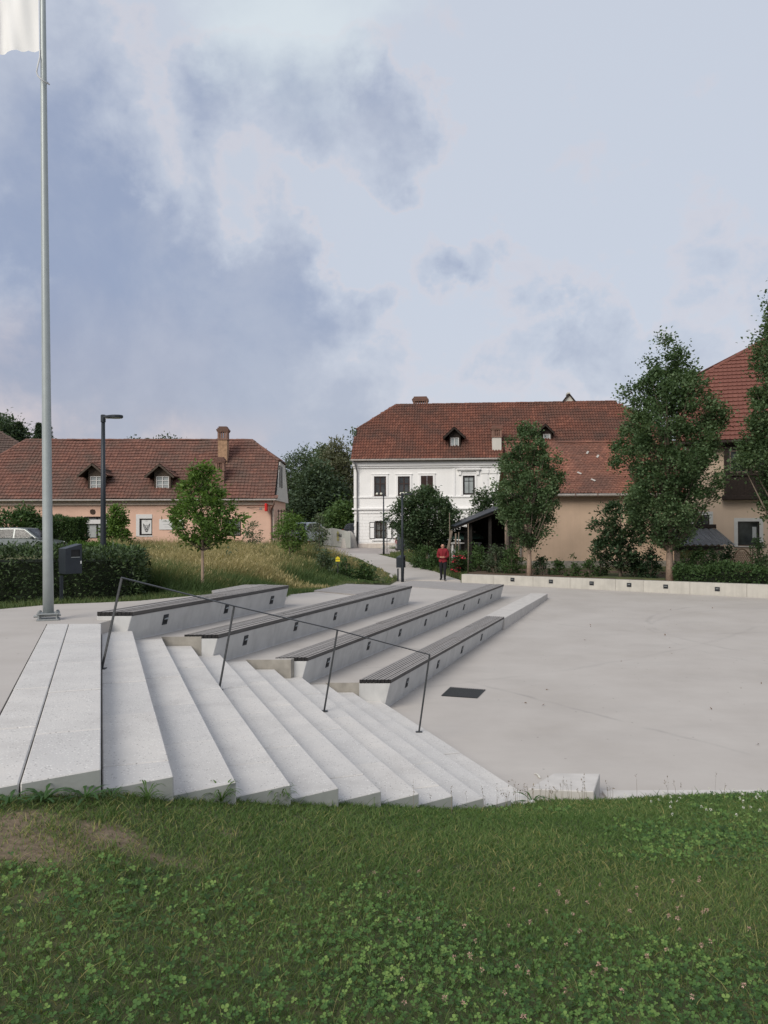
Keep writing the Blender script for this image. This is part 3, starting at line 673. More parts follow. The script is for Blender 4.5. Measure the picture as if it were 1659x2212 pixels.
# drain grate
gq = [gp(553+x/2.5, 1216.6+y/2.5, .01) for x, y in ((1000, 718), (1050, 675), (1240, 688), (1195, 730))]
gq = [Vector((p.x, p.y, fl(p.x, p.y))) for p in gq]
gr = thing('drain_grate', 'dark iron drain grate set flush in the plaza floor', 'drain', sum(gq, Vector())/4)
def qpt(a, b_, z): return (gq[0]*(1-a)+gq[3]*a)*(1-b_)+(gq[1]*(1-a)+gq[2]*a)*b_+Vector((0, 0, z))
MB().add([qpt(0, 0, .004), qpt(1, 0, .004), qpt(1, 1, .004), qpt(0, 1, .004)], [(0, 1, 2, 3)]).build('pit', 'metal_black', gr, True)
for i in range(17):
    a = (i+.15)/17; b_ = (i+.75)/17
    MB().add([qpt(a, .03, .012), qpt(b_, .03, .012), qpt(b_, .97, .012), qpt(a, .97, .012), qpt(a, .03, .003), qpt(b_, .03, .003), qpt(b_, .97, .003), qpt(a, .97, .003)], [(0, 1, 2, 3), (0, 4, 5, 1), (1, 5, 6, 2), (2, 6, 7, 3), (3, 7, 4, 0)]).build('grate_bar', 'iron_grey', gr, True)
fr = MB()
for a0, b0, a1, b1 in ((0, 0, 1, .03), (0, .97, 1, 1), (0, .03, .012, .97), (.988, .03, 1, .97), (0, .48, 1, .52)):
    fr.add([qpt(a0, b0, .014), qpt(a1, b0, .014), qpt(a1, b1, .014), qpt(a0, b1, .014)], [(0, 1, 2, 3)])
fr.build('frame', 'iron_grey', gr, True)
# scraps on the plaza
pp = gp(1158, 1680, -.07)
c = Vector((pp.x, pp.y, fl(pp.x, pp.y)+.004)); crescent = []
for i in range(9):
    a = -.6+2.2*i/8; crescent.append((c.x+.05*math.cos(a), c.y+.12*math.sin(a), c.z+.006))
for i in range(8, -1, -1):
    a = -.6+2.2*i/8; crescent.append((c.x+.022*math.cos(a)+.003, c.y+.085*math.sin(a)+.01, c.z+.012))
tag(MB().extrude(crescent, (0, 0, .004)).build('fruit_peel', 'peel'), 'small curved scrap of pale peel on the plaza near the lawn', 'litter')
# ------------------------------------------------------------------ buildings
UPZ = Vector((0, 0, 1))
def tile_shape(kind, w, h):
    """one roof tile, lower edge at y=0, lying on the battens"""
    if kind == 'pan':
        xs = [0, .22, .45, .62, .8, 1.0]; zs = [.026, .0, .006, .052, .060, .030]
        L = h*1.16; v = []; 
        for y, lift in ((0, .050), (L, 0)):
            v += [(x*w, y, z+lift) for x, z in zip(xs, zs)]
        n = len(xs); v += [(x*w, .006, z*.6-.004) for x, z in zip(xs, zs)]
        f = [(i, i+1, n+i+1, n+i) for i in range(n-1)]+[(i+1, i, 2*n+i, 2*n+i+1) for i in range(n-1)]
    elif kind == 'flat':
        xs = [0, .1, .14, .86, .92, 1.0]; zs = [.022, .022, .004, .004, .024, .024]
        L = h*1.14; v = []
        for y, lift in ((0, .060), (L, 0)): v += [(x*w+.25*w*y/L*0, y, z+lift) for x, z in zip(xs, zs)]
        n = len(xs); v += [(x*w, .006, z*.3-.004) for x, z in zip(xs, zs)]
        f = [(i, i+1, n+i+1, n+i) for i in range(n-1)]+[(i+1, i, 2*n+i, 2*n+i+1) for i in range(n-1)]
    else:                                                          # beaver tail
        L = h*1.9; prof = [(0.03, .34), (.16, .12), (.36, .02), (.5, 0), (.64, .02), (.84, .12), (.97, .34)]
        v = [(x*w, y*h*.62, .036) for x, y in prof]+[(.97*w, L, .0), (.03*w, L, .0)]
        n = len(prof); v += [(x*w, y*h*.62, .006) for x, y in prof]
        f = [tuple(range(n+2))]+[(i+1, i, n+2+i, n+3+i) for i in range(n-1)]
    return v, f
def roof_tiles(house, roof, O, ex, up, poly, w, h, kind, mat, seed, n_one=300, nk=0.0, jit=1.0):
    """poly in (s along eave, t up the slope). The tiles that show largest are parts of their own, the rest one mass."""
    rs = np.random.RandomState(seed); N_ = ex.cross(up).normalized()
    v, f = tile_shape(kind, w, h); v = np.array(v)
    smin, smax = min(p[0] for p in poly), max(p[0] for p in poly); tmax = max(p[1] for p in poly); tmin = min(p[1] for p in poly)
    S, T = [], []
    for r in range(int((tmax-tmin)/h)+1):
        s = np.arange(smin, smax, w)+((w/2) if (kind == 'beaver' and r % 2) else 0)
        S.append(s); T.append(np.full(s.shape, tmin+r*h))
    S = np.concatenate(S); T = np.concatenate(T); ok = inpoly(S+w/2, T+h*.4, poly); S, T = S[ok], T[ok]; n = len(S)
    jz = rs.rand(n)*.010*jit; ja = (rs.rand(n)-.5)*.05*jit; sag = .02*np.sin(S*.9+seed)+.015*np.sin(S*2.3+T)
    ca, sa = np.cos(ja), np.sin(ja)
    lx = S[:, None]+v[None, :, 0]*ca[:, None]-v[None, :, 1]*sa[:, None]; ly = T[:, None]+v[None, :, 0]*sa[:, None]+v[None, :, 1]*ca[:, None]
    lz = v[None, :, 2]+(jz+sag*jit)[:, None]+.035
    E, U, Nn, Oo = (np.array(q) for q in (ex, up, N_, O))
    W = Oo+lx[..., None]*E+ly[..., None]*U+lz[..., None]*Nn
    cen = W.mean(1); d = np.linalg.norm(cen-np.array(CAM), axis=1)
    fr = np.abs(cen[:, 0]/np.maximum(cen[:, 1], .1)) < .485
    order = np.argsort(np.where(fr, d, 1e6)); ones = order[:n_one]; rest = order[n_one:]
    me = MB().add([tuple(p) for p in v], f).mesh('roof_tile', mat+'_one')
    base = Matrix((ex, up, N_)).transposed().to_4x4()
    for i in ones:
        o = bpy.data.objects.new('roof_tile', me); link(o); o.parent = roof
        o.matrix_basis = Matrix.Translation(Vector(Oo+S[i]*E+T[i]*U+(jz[i]+sag[i]*jit+.035)*Nn)) @ base @ Matrix.Rotation(ja[i], 4, 'Z')
    nv = len(v); Wr = W[rest].reshape(-1, 3); tint = np.repeat(rs.rand(len(rest)), nv)
    mb = bpy.data.meshes.new('roof_tile_field'); fs = []
    k4 = [q for q in f]
    for b0 in range(len(rest)): fs += [tuple(i+b0*nv for i in q) for q in k4]
    mb.from_pydata([tuple(p) for p in Wr], [], fs); setmats(mb, mat)
    a = mb.attributes.new('tint', 'FLOAT', 'POINT'); a.data.foreach_set('value', tint.astype(np.float32))
    tag(new_obj('roof_tile_field', mb, roof), kind='stuff')
def ridge_tiles(roof, A, B, mat, r=.13, step=.36):
    d = (B-A); L = d.length; d.normalize(); n = int(L/step); v, f = [], []
    for y, rr in ((-.02, r*1.08), (step*1.05, r*.92)):
        for k in range(6):
            a = pi*k/5; v.append((math.cos(a)*rr, y, math.sin(a)*rr*.8))
    f = [(k, k+1, 7+k, 6+k) for k in range(5)]+[(5, 4, 3, 2, 1, 0)]
    me = MB().add(v, f).mesh('ridge_tile', mat+'_one'); sx = d.cross(UPZ).normalized(); sz = sx.cross(d)
    base = Matrix((sx, d, sz)).transposed().to_4x4()
    for i in range(n):
        o = bpy.data.objects.new('ridge_tile', me); link(o); o.parent = roof
        o.matrix_basis = Matrix.Translation(A+d*(i*L/n)+UPZ*(.02+.008*math.sin(i*1.7))) @ base
class Face:
    """a house front: s along it, z up, outwards normal"""
    def __init__(s, P, e): s.P = Vector(P); s.e = Vector(e).normalized(); s.n = Vector((s.e.y, -s.e.x, 0))
    def sz(s, u, v): p = hit(u, v, s.P, s.n); return (p-s.P).dot(s.e), p.z
    def pt(s, a, z, d=0.0): q = s.P+s.e*a+s.n*d; return Vector((q.x, q.y, z))
    @property
    def R(s): return Matrix((s.e, s.n, UPZ)).transposed()
    def box(s, mb, a0, a1, z0, z1, d0, d1, mi=0): return mb.box(s.pt((a0+a1)/2, (z0+z1)/2, (d0+d1)/2), (a1-a0, abs(d1-d0), z1-z0), s.R, mi)
    def put(s, name, mat, parent, a0, a1, z0, z1, d0, d1, bevel=0.0): return s.box(MB(), a0, a1, z0, z1, d0, d1).build(name, mat, parent, True, bevel=bevel)
    def wall(s, a0, a1, z0, z1, holes, depth=.22, mb=None):
        mb = mb or MB(); A = sorted({a0, a1, *[h[0] for h in holes], *[h[1] for h in holes]}); Zs = sorted({z0, z1, *[h[2] for h in holes], *[h[3] for h in holes]})
        for i in range(len(A)-1):
            for j in range(len(Zs)-1):
                ca, cz = (A[i]+A[i+1])/2, (Zs[j]+Zs[j+1])/2
                if any(h[0] < ca < h[1] and h[2] < cz < h[3] for h in holes): continue
                mb.add([s.pt(A[i], Zs[j]), s.pt(A[i+1], Zs[j]), s.pt(A[i+1], Zs[j+1]), s.pt(A[i], Zs[j+1])], [(0, 1, 2, 3)])
        for h in holes:
            c = [(h[0], h[2]), (h[1], h[2]), (h[1], h[3]), (h[0], h[3])]
            for i in range(4):
                p, q = c[i], c[(i+1) % 4]
                mb.add([s.pt(*p), s.pt(*p, -depth), s.pt(*q, -depth), s.pt(*q)], [(0, 1, 2, 3)])
        return mb
def window(F_, parent, a0, a1, z0, z1, rec=.12, fw=.07, mull=1, bars=(), fm='frame_brown', gm='glass', sash=.045):
    """frame with mullions, real panes behind; bars = heights (0..1) of cross bars"""
    fr = MB(); d0, d1 = -rec-.05, -rec+.02
    for b in ((a0, a0+fw, z0, z1), (a1-fw, a1, z0, z1), (a0+fw, a1-fw, z0, z0+fw), (a0+fw, a1-fw, z1-fw, z1)): F_.box(fr, *b, d0, d1)
    cols = [a0+fw+(a1-a0-2*fw)*i/(mull+1) for i in range(mull+2)]
    wn = fr.build('window', fm, parent, True)
    mm = MB()
    for c in cols[1:-1]: F_.box(mm, c-sash, c+sash, z0+fw, z1-fw, d0+.01, d1-.008)
    rows = [z0+fw]+[z0+(z1-z0)*b for b in bars]+[z1-fw]
    for r in rows[1:-1]: F_.box(mm, a0+fw, a1-fw, r-sash*.7, r+sash*.7, d0+.012, d1-.012)
    if mm.v: mm.build('glazing_bar', fm, wn)
    for i in range(len(cols)-1):
        for j in range(len(rows)-1): F_.box(MB(), cols[i]+.002, cols[i+1]-.002, rows[j]+.002, rows[j+1]-.002, d0-.004, d0+.016).build('pane', gm, wn)
    return wn
def slope_frame(F_, eave_z, over, ang):
    O = F_.pt(0, eave_z, over); up = (-F_.n*math.cos(ang)+UPZ*math.sin(ang)); return O, F_.e.copy(), up
def roof_st(O, ex, up, u, v):
    p = hit(u, v, O, ex.cross(up)); q = p-O; return q.dot(ex), q.dot(up)
def roof_deck(name, O, ex, up, poly, parent, mat='shed_wood', th=.1):
    N_ = ex.cross(up); pts = [O+ex*s+up*t for s, t in poly]; return MB().extrude([p-N_*th for p in pts], N_*(th)).build(name, mat, parent, True)
def dormer(house, F_, O, ex, up, wl, wr, wb, wt, apex, el, er, seed, tmat, fm='dormer_wood', wm='frame_white', pale='glass_pale', mull=1, bars=(.36, .68)):
    """pixel positions: window left/right/bottom/top, apex of the little gable, its two eaves"""
    N_ = ex.cross(up); c = hit((wl+wr)/2, wb, O, N_); Ff = Face(c, F_.e)
    a0, z0 = Ff.sz(wl, wb); a1, z1 = Ff.sz(wr, wt); ac, za = Ff.sz(*apex); ae0, ze0 = Ff.sz(*el); ae1, ze1 = Ff.sz(*er)
    hw = min(ac-ae0, ae1-ac) if ae1-ac < (ac-ae0)*1.3 else (ac-ae0); ze = (ze0+min(ze1, ze0+.15))/2
    slope = -up.z/up.dot(F_.n); back = lambda z: -(z-z0)/slope                       # how far in the roof reaches height z
    dm = MB(); fw = .12; b0, b1 = a0-fw, a1+fw; wtop = ze+(za-ze)*max(0, 1-(ac-b0)/hw)-.04
    mb = Ff.wall(b0, b1, z0-.15, wtop, [(a0, a1, z0, z1)], .1)
    for a, sg in ((b0, 1), (b1, -1)):
        mb.add([Ff.pt(a, z0-.15), Ff.pt(a, wtop), Ff.pt(a, wtop, back(wtop)-.25), Ff.pt(a, z0-.15, .05)], [(0, 1, 2, 3)])
    mb.add([Ff.pt(b0, wtop), Ff.pt(b1, wtop), Ff.pt(ac, za-.06)], [(0, 1, 2)])
    dr = mb.build('dormer', fm, house, True)
    window(Ff, dr, a0, a1, z0, z1, .04, .05, mull, bars, wm, pale, .025)
    # little gable roof, two slopes with tiles
    rise = za-ze; L = math.hypot(hw, rise)
    for sg in (-1, 1):
        e0 = Ff.pt(ac+sg*hw, ze, .38); tp = Ff.pt(ac, za, .38); zl = ze
        bk_t, bk_e = back(za)-.3, back(ze)-.3
        pts = [e0, tp, Ff.pt(ac, za, bk_t), Ff.pt(ac+sg*hw, ze, bk_e)]
        nn = (pts[1]-pts[0]).cross(pts[3]-pts[0]).normalized(); nn = nn if nn.z > 0 else -nn
        rf = MB().extrude([p-nn*.07 for p in pts], nn*.06).build('dormer_roof', 'dark_wood', dr)
        exv = Ff.n if sg < 0 else -Ff.n; upv = (tp-e0).normalized()
        ln = .38-bk_t; le = .38-bk_e
        if sg < 0: Oq = Ff.pt(ac+sg*hw, ze, bk_e); pol = [(0, 0), (le, 0), (le, L), (le-ln, L)]
        else: Oq = e0; pol = [(0, 0), (le, 0), (ln, L), (0, L)]
        v, f = tile_shape('pan', .21, .3); mbt = MB(); nrow = max(1, int(L/.3)+1)
        nv2 = exv.cross(upv).normalized(); nv2 = nv2 if nv2.z > 0 else -nv2
        for r in range(nrow):
            for q in range(-8, int(le/.21)+9):
                if not inpoly(np.array([q*.21+.1]), np.array([min(r*.3+.12, L-.02)]), pol)[0]: continue
                mbt.add([Oq+exv*(q*.21+x)+upv*min(r*.3+y, L+.02)+nv2*(z+.005) for x, y, z in v], f)
        if mbt.v:
            me = mbt.mesh('dormer_tiles', tmat); a = me.attributes.new('tint', 'FLOAT', 'POINT')
            rs = np.random.RandomState(seed+sg); a.data.foreach_set('value', np.repeat(rs.rand(len(me.vertices)//len(v)+1), len(v))[:len(me.vertices)].astype(np.float32))
            tag(new_obj('dormer_tiles', me, dr), kind='stuff')
    # barge boards
    for sg in (-1, 1):
        A = Ff.pt(ac+sg*hw, ze-.05, .395); Bq = Ff.pt(ac, za-.05, .395); d = (Bq-A).normalized(); sz_ = Ff.n.cross(d)
        MB().box((A+Bq)/2, ((Bq-A).length, .03, .12), Matrix((d, Ff.n, sz_)).transposed()).build('barge_board', fm, dr)
    return dr
def chimney(house, Ff, a0, a1, z0, z1, dep, ztop, mats=('brick_wall', 'brick'), hood=True, nslot=4, gable=False):
    """stack, collar, slotted head and a tiled hood"""
    F2 = Ff; sh = MB(); hb = z1-(z1-z0)*.0
    st_ = MB(); F2.box(st_, a0, a1, z0, ztop-.95, -dep, 0); ck = st_.build('chimney', mats[0], house, True, bevel=.01)
    F2.put('collar', mats[1], ck, a0-.05, a1+.05, ztop-.95, ztop-.85, -dep-.05, .05)
    w_ = (a1-a0); mb = MB()
    F2.box(mb, a0-.02, a0+.12, ztop-.85, ztop-.38, -dep, .02); F2.box(mb, a1-.12, a1+.02, ztop-.85, ztop-.38, -dep, .02)
    mb.build('head_pier', mats[1], ck)
    for i in range(1, nslot):
        c = a0+.05+(w_-.1)*i/nslot; F2.put('head_bar', mats[1], ck, c-.035, c+.035, ztop-.85, ztop-.38, -.12, 0)
        F2.put('head_bar', mats[1], ck, c-.035, c+.035, ztop-.85, ztop-.38, -dep, -dep+.12)
    F2.put('cap', mats[1], ck, a0-.07, a1+.07, ztop-.38, ztop-.30, -dep-.07, .07)
    if hood:
        for j in range(3):
            g = .10-.07*j
            F2.put('cap_tile', 'tile_old_one', ck, a0-g, a1+g, ztop-.30+.1*j, ztop-.20+.1*j-.012, -dep-g, g)
    return ck

# ---------------- pink house on the left
LF = Face(at(590, 1178, 53), (math.cos(math.radians(2.2)), math.sin(math.radians(2.2)), 0)); gl_ = 1.2
def zq(x, y): return x*.3833, 857.2+y*.3833                       # detail-crop coordinates to picture coordinates
hl = thing('pink_house', 'low pink plastered house with a big weathered red tiled roof', 'house', LF.pt(-10, gl_, -4))
eL = LF.sz(*zq(1000, 574))[1]; sR = LF.sz(590, 1100)[0]; sLft = -34
def hole(F_, x0, x1, y0, y1, q=zq): a0, z1 = F_.sz(*q(x0, y0)); a1, z0 = F_.sz(*q(x1, y1)); return (a0, a1, z0, z1)
wA = hole(LF, 480, 606, 680, 798); wB = hole(LF, 786, 858, 686, 781); wC = hole(LF, 1262, 1358, 688, 785); wD = hole(LF, 215, 290, 690, 790)
mb = LF.wall(sLft, sR, gl_-.5, eL, [wA, wB, wC, wD], .25)
gw = LF.pt(sR, 0); D_ = 11.0
wl_ = mb.build('wall', 'pink_plaster', hl, True)
ang = math.radians(40); O, ex, up = slope_frame(LF, eL-.05, .40, ang)
hipb = roof_st(O, ex, up, *zq(1572, 362)); rend = roof_st(O, ex, up, *zq(1418, 252)); rlft = roof_st(O, ex, up, *zq(150, 240)); hl0 = roof_st(O, ex, up, *zq(0, 335))
TR = (rend[1]+rlft[1])/2; sv = roof_st(O, ex, up, *zq(1560, 540))[0]
slp = (TR-hl0[1])/(rlft[0]-hl0[0])
polyL = [(rlft[0]-TR/slp, 0), (sv, 0), (hipb[0]+.0, hipb[1]), (rend[0], TR), (rlft[0], TR)]
rfL = roof_deck('roof', O, ex, up, polyL, hl)
roof_tiles(hl, rfL, O, ex, up, polyL, .235, .335, 'flat', 'tile_old', 11)
ridge_tiles(rfL, O+ex*rlft[0]+up*TR, O+ex*rend[0]+up*TR, 'tile_old'); ridge_tiles(rfL, O+ex*hipb[0]+up*hipb[1], O+ex*rend[0]+up*TR, 'tile_old'); ridge_tiles(rfL, O+ex*(rlft[0]-TR/slp)+ex*0, O+ex*rlft[0]+up*TR, 'tile_old')
# right gable end and half hip
ridge_in = up.dot(-LF.n)*TR-.40; gs = sR+.0
hz = (O+up*hipb[1]).z; gin = up.dot(-LF.n)*hipb[1]-.40; De = 2*ridge_in
g = MB(); side = [LF.pt(gs, gl_-.5), LF.pt(gs, eL), LF.pt(gs, eL, -De), LF.pt(gs, gl_-.5, -De)]
g.add(side, [(3, 2, 1, 0)]).build('end_wall', 'pink_plaster', hl, True)
g = MB().extrude([LF.pt(gs+.02, eL-.12, .22), LF.pt(gs+.02, hz-.05, -gin), LF.pt(gs+.02, hz-.05, -(De-gin)), LF.pt(gs+.02, eL-.12, -De-.2)], LF.e*.2).build('gable', 'gable', hl, True)
hp = [LF.pt(sv+.1, hz, -gin), O+ex*rend[0]+up*TR, LF.pt(sv+.1, hz, -(De-gin))]
MB().extrude(hp, UPZ*.08).build('half_hip', 'tile_old', hl, True)
MB().extrude([O+ex*polyL[0][0]+up*0, LF.pt(rlft[0], (O+up*TR).z, -ridge_in), LF.pt(rend[0], (O+up*TR).z, -ridge_in), LF.pt(sv, hz, -(De-gin)), LF.pt(sv, eL, -De-.4), LF.pt(polyL[0][0], eL, -De-.4)], UPZ*.05).build('rear_slope', 'tile_old', hl, True)
for q in (.35, .62):
    p = LF.pt(gs+.235, 0, -De*q*.55-.6); MB().box((p.x, p.y, eL+1.6), (.05, .55, 1.5), LF.R).build('gable_window', 'frame_dark', hl, True)
LF.put('cornice', 'cream_trim', hl, sLft, sR+.12, eL-.42, eL-.06, -.05, .14)
LF.put('cornice_lip', 'cream_trim', hl, sLft, sR+.12, eL-.12, eL-.04, .14, .28)
MB().tube([LF.pt(sLft, eL-.10, .46), LF.pt(sv, eL-.10, .46)], .065, 8).build('gutter', 'gutter', hl, True)
MB().tube([LF.pt(sv-.1, eL-.12, .46), LF.pt(sv-.12, eL-.35, .44), LF.pt(sR-.1, eL-.75, .09), LF.pt(sR-.1, eL-1.2, .08), LF.pt(sR-.1, gl_-.2, .08)], .055, 8).build('downpipe', 'pipe_brown', hl, True)
MB().box(LF.pt(sR-.0, (gl_+eL)/2-.4, -.0), (.10, .10, eL-gl_-.5), LF.R).build('corner_quoin', 'cream_trim', hl, True)
# windows
wn = window(LF, hl, *wA, .14, .06, 1, (), 'frame_dark', 'curtain')
LF.put('shutter_box', 'frame_white', wn, wA[0]+.05, wA[1]-.05, wA[3]-.42, wA[3]-.14, -.12, -.04); LF.put('lintel', 'frame_dark', wn, wA[0]-.05, wA[1]+.05, wA[3], wA[3]+.06, -.02, .03)
window(LF, hl, *wD, .14, .06, 1, (), 'frame_dark', 'glass')
sur = MB(); a0, a1, z0, z1 = wB
LF.box(sur, a0-.22, a0, z0-.06, z1+.28, -.03, .025); LF.box(sur, a0, a1, z1, z1+.28, -.03, .025); LF.box(sur, a0, a1+.02, z0-.08, z0, -.03, .03)
sur.build('window_surround', 'frame_white', hl, True)
wn = window(LF, hl, *wB, .05, .09, 0, (), 'frame_dark', 'glass')
# poster of a dog's head pinned in that window
ps = thing('poster', 'grey poster of a dog head in the window of the pink house', 'poster', LF.pt((a0+a1)/2, z0, -.02)); pa0, pa1, pz0, pz1 = a0+.14, a1-.06, z0+.10, z1-.10
LF.put('sheet', 'paper', ps, pa0, pa1, pz0, pz1, -.035, -.025)
pw_, ph = pa1-pa0, pz1-pz0; P_ = lambda x, y, d: LF.pt(pa0+pw_*x, pz0+ph*y, d)
def flat(name, pts, d, mat): MB().add([P_(x, y, d) for x, y in pts], [tuple(range(len(pts)))]).build(name, mat, ps, True)
flat('print', [(.14, .78), (.19, .46), (.33, .62)], -.023, 'ink'); flat('print', [(.86, .78), (.67, .62), (.81, .46)], -.023, 'ink')
flat('print', [(.24, .60), (.2, .42), (.30, .26), (.40, .12), (.60, .12), (.70, .26), (.8, .42), (.76, .60), (.5, .66)], -.022, 'ink_grey')
flat('print', [(.36, .34), (.42, .16), (.58, .16), (.64, .34), (.5, .40)], -.020, 'ink'); flat('print', [(.28, .50), (.42, .44), (.40, .50)], -.020, 'ink'); flat('print', [(.72, .50), (.60, .50), (.58, .44)], -.020, 'ink')
flat('print', [(.42, .24), (.58, .24), (.56, .30), (.44, .30)], -.018, 'paper'); flat('print', [(.46, .58), (.5, .42), (.54, .58)], -.020, 'paper')
flat('print', [(.35, .895), (.65, .895), (.65, .91), (.35, .91)], -.022, 'ink_grey'); flat('print', [(.40, .94), (.60, .94), (.60, .955), (.40, .955)], -.022, 'ink_grey')
wn = window(LF, hl, *wC, .16, .07, 1, (.5,), 'frame_dark', 'glass_pale')
gt = MB(); a0, a1, z0, z1 = wC
for i in range(9): c = a0+.06+(a1-a0-.12)*i/8; gt.tube([LF.pt(c, z0+.03, -.03), LF.pt(c, z1-.03, -.03)], .016, 5)
for zz in (z0+.12, z0+.38, z1-.15): gt.tube([LF.pt(a0+.02, zz, -.02), LF.pt(a1-.02, zz, -.02)], .018, 5)
gt.build('window_grille', 'rust_iron', wn)
LF.put('step', 'brick', hl, a0-.6, a1+.1, z0-.45, z0-.25, 0, .35)
sg = hole(LF, 898, 1036, 690, 748); o = LF.put('sign_board', 'paper', None, *sg, .01, .04); tag(o, 'white notice board with faint lines on the pink house wall', 'sign')
for i in range(5): LF.put('print', 'ink_grey', o, sg[0]+.15+.1*i, sg[0]+.7+.45*((i*7) % 5)/3, sg[3]-.18-.17*i, sg[3]-.165-.17*i, .041, .043)
vt = hole(LF, 510, 535, 635, 660); c = MB(); LF.box(c, *vt, 0, .02); v_o = c.build('wall_vent', 'brick', hl, True)
MB().tube([LF.pt((vt[0]+vt[1])/2, (vt[2]+vt[3])/2, .02), LF.pt((vt[0]+vt[1])/2, (vt[2]+vt[3])/2, .05)], .17, 12).build('vent_ring', 'rust_iron', v_o)
rs_ = hole(LF, 1494, 1508, 602, 646); o = thing('hanging_sign', 'small bright red sign box on the corner of the pink house', 'sign', LF.pt(rs_[0], rs_[2], .35))
LF.put('sign_box', 'red_sign', o, rs_[0]+.05, rs_[0]+.2, rs_[2], rs_[3], .15, .75, .03); MB().tube([LF.pt(rs_[0]-1.2, rs_[3]-.25, .02), LF.pt(rs_[0]+.05, rs_[3]-.25, .4)], .015, 5).build('bracket', 'rust_iron', o, True)
nb = hole(LF, 1462, 1476, 626, 636); LF.put('number_plate', 'ink_grey', hl, *nb, .0, .02)
dormer(hl, LF, O, ex, up, *[zq(508, 0)[0], zq(578, 0)[0], zq(0, 525)[1], zq(0, 447)[1]], zq(528, 377), zq(445, 447), zq(612, 447), 21, 'tile_old')
dormer(hl, LF, O, ex, up, *[zq(880, 0)[0], zq(952, 0)[0], zq(0, 525)[1], zq(0, 447)[1]], zq(905, 381), zq(823, 452), zq(988, 452), 22, 'tile_old')
def chim(house, F_, O, ex, up, x0, x1, ybase, ytop, q, dep, **kw):
    c = hit(*q((x0+x1)/2, ybase), O, ex.cross(up)); Fc = Face(c, F_.e); a0, _ = Fc.sz(*q(x0, ybase)); a1, zt = Fc.sz(*q(x1, ytop))
    return chimney(house, Fc, a0, a1, c.z-.4, zt, dep, zt, **kw)
chim(hl, LF, O, ex, up, 1228, 1280, 390, 165, zq, .8); chim(hl, LF, O, ex, up, 1216, 1262, 500, 338, zq, .6, mats=('brick', 'brick'), nslot=3)
# iron gate beside the house end
a = LF.pt(sR+.1, gl_, -1.6); og = thing('iron_gate', 'rusty iron gate with vertical bars beside the pink house corner', 'gate', a)
for i in range(6): MB().box(a+Vector((.1+.16*i, .35*i, 1.35)), (.05, .05, 2.5)).build('gate_bar', 'rust_iron', og, True)
for zz in (.2, 1.2, 2.5): MB().tube([a+Vector((.05, 0, zz)), a+Vector((.95, 1.8, zz))], .04, 6).build('gate_rail', 'rust_iron', og, True)
# dark roof of the neighbour further left
nbh = thing('neighbour_house', 'dark grey-brown tiled roof behind the far left of the pink house', 'house', at(-60, 1000, 66).xy.to_3d()+Vector((0, 0, 1.3)))
NF = Face(at(-60, 1100, 64), (.97, .25, 0)); On, exn, upn = slope_frame(NF, 4.6, .3, math.radians(42))
rA = roof_st(On, exn, upn, 0, 934); rB = roof_st(On, exn, upn, 76, 978)
sl = (rA[1]-rB[1])/(rB[0]-rA[0]); pn_ = [(-18, 0), (rB[0]+rB[1]/sl, 0), (rA[0]-.6, rA[1]+.6*sl), (-18, rA[1]+.6*sl)]
rn = roof_deck('roof', On, exn, upn, pn_, nbh); tilemat('tile_dark', [(.10, .072, .062), (.13, .09, .075), (.115, .08, .07)], (.08, .065, .055), .6, False); tilemat('tile_dark_one', [(.10, .072, .062), (.13, .09, .075), (.115, .08, .07)], (.08, .065, .055), .6, True)
roof_tiles(nbh, rn, On, exn, upn, pn_, .24, .34, 'flat', 'tile_dark', 31, 120); ridge_tiles(rn, On+exn*(rB[0]+rB[1]/sl), On+exn*pn_[2][0]+upn*pn_[2][1], 'tile_dark')
MB().add([NF.pt(-18, .5), NF.pt(rB[0]+2, .5), NF.pt(rB[0]+2, 4.6), NF.pt(-18, 4.6)], [(0, 1, 2, 3)]).build('wall', 'gable', nbh, True)

# ---------------- white house in the middle
WF = Face(at(770, 1187, 59), (math.cos(math.radians(5)), -math.sin(math.radians(5)), 0)); gw_ = WF.P.z
def zw(x, y): return 580.7+x/3.157, 829.5+y/3.157
hw_ = thing('white_house', 'white two-storey house with a steep red pantile roof', 'house', WF.pt(9, gw_, -5))
eW = WF.sz(*zw(640, 532))[1]; sA, sB = WF.sz(*zw(583, 900))[0], 22.0
ups = [hole(WF, 718, 800, 630, 762, zw), hole(WF, 880, 962, 630, 760, zw), hole(WF, 1037, 1120, 626, 758, zw), hole(WF, 1323, 1405, 625, 755, zw)]
los = [hole(WF, 725, 802, 938, 1055, zw), hole(WF, 882, 960, 936, 1055, zw), hole(WF, 1300, 1380, 930, 1055, zw)]
WF.wall(sA, sB, gw_-.6, eW, ups+los, .22).build('wall', 'white_plaster', hw_, True)
MB().add([WF.pt(sA, gw_-.6), WF.pt(sA, eW), WF.pt(sA, eW, -10), WF.pt(sA, gw_-.6, -10)], [(0, 1, 2, 3)]).build('end_wall', 'white_plaster', hw_, True)
ang = math.radians(44); O, ex, up = slope_frame(WF, eW+.12, .45, ang)
cut = roof_st(O, ex, up, *zw(600, 312)); r0 = roof_st(O, ex, up, *zw(866, 153)); cor = roof_st(O, ex, up, *zw(558, 522)); r1 = roof_st(O, ex, up, 1328, 866); TR = (r0[1]+r1[1])/2
polyW = [(cor[0], 0), (sB+.5, 0), (sB+.5, cut[1]), (r1[0], TR), (r0[0], TR), (cut[0], cut[1])]
rfW = roof_deck('roof', O, ex, up, polyW, hw_)
roof_tiles(hw_, rfW, O, ex, up, polyW, .205, .335, 'pan', 'tile_white', 12)
ridge_tiles(rfW, O+ex*r0[0]+up*TR, O+ex*r1[0]+up*TR, 'tile_white'); ridge_tiles(rfW, O+ex*cut[0]+up*cut[1], O+ex*r0[0]+up*TR, 'tile_white')
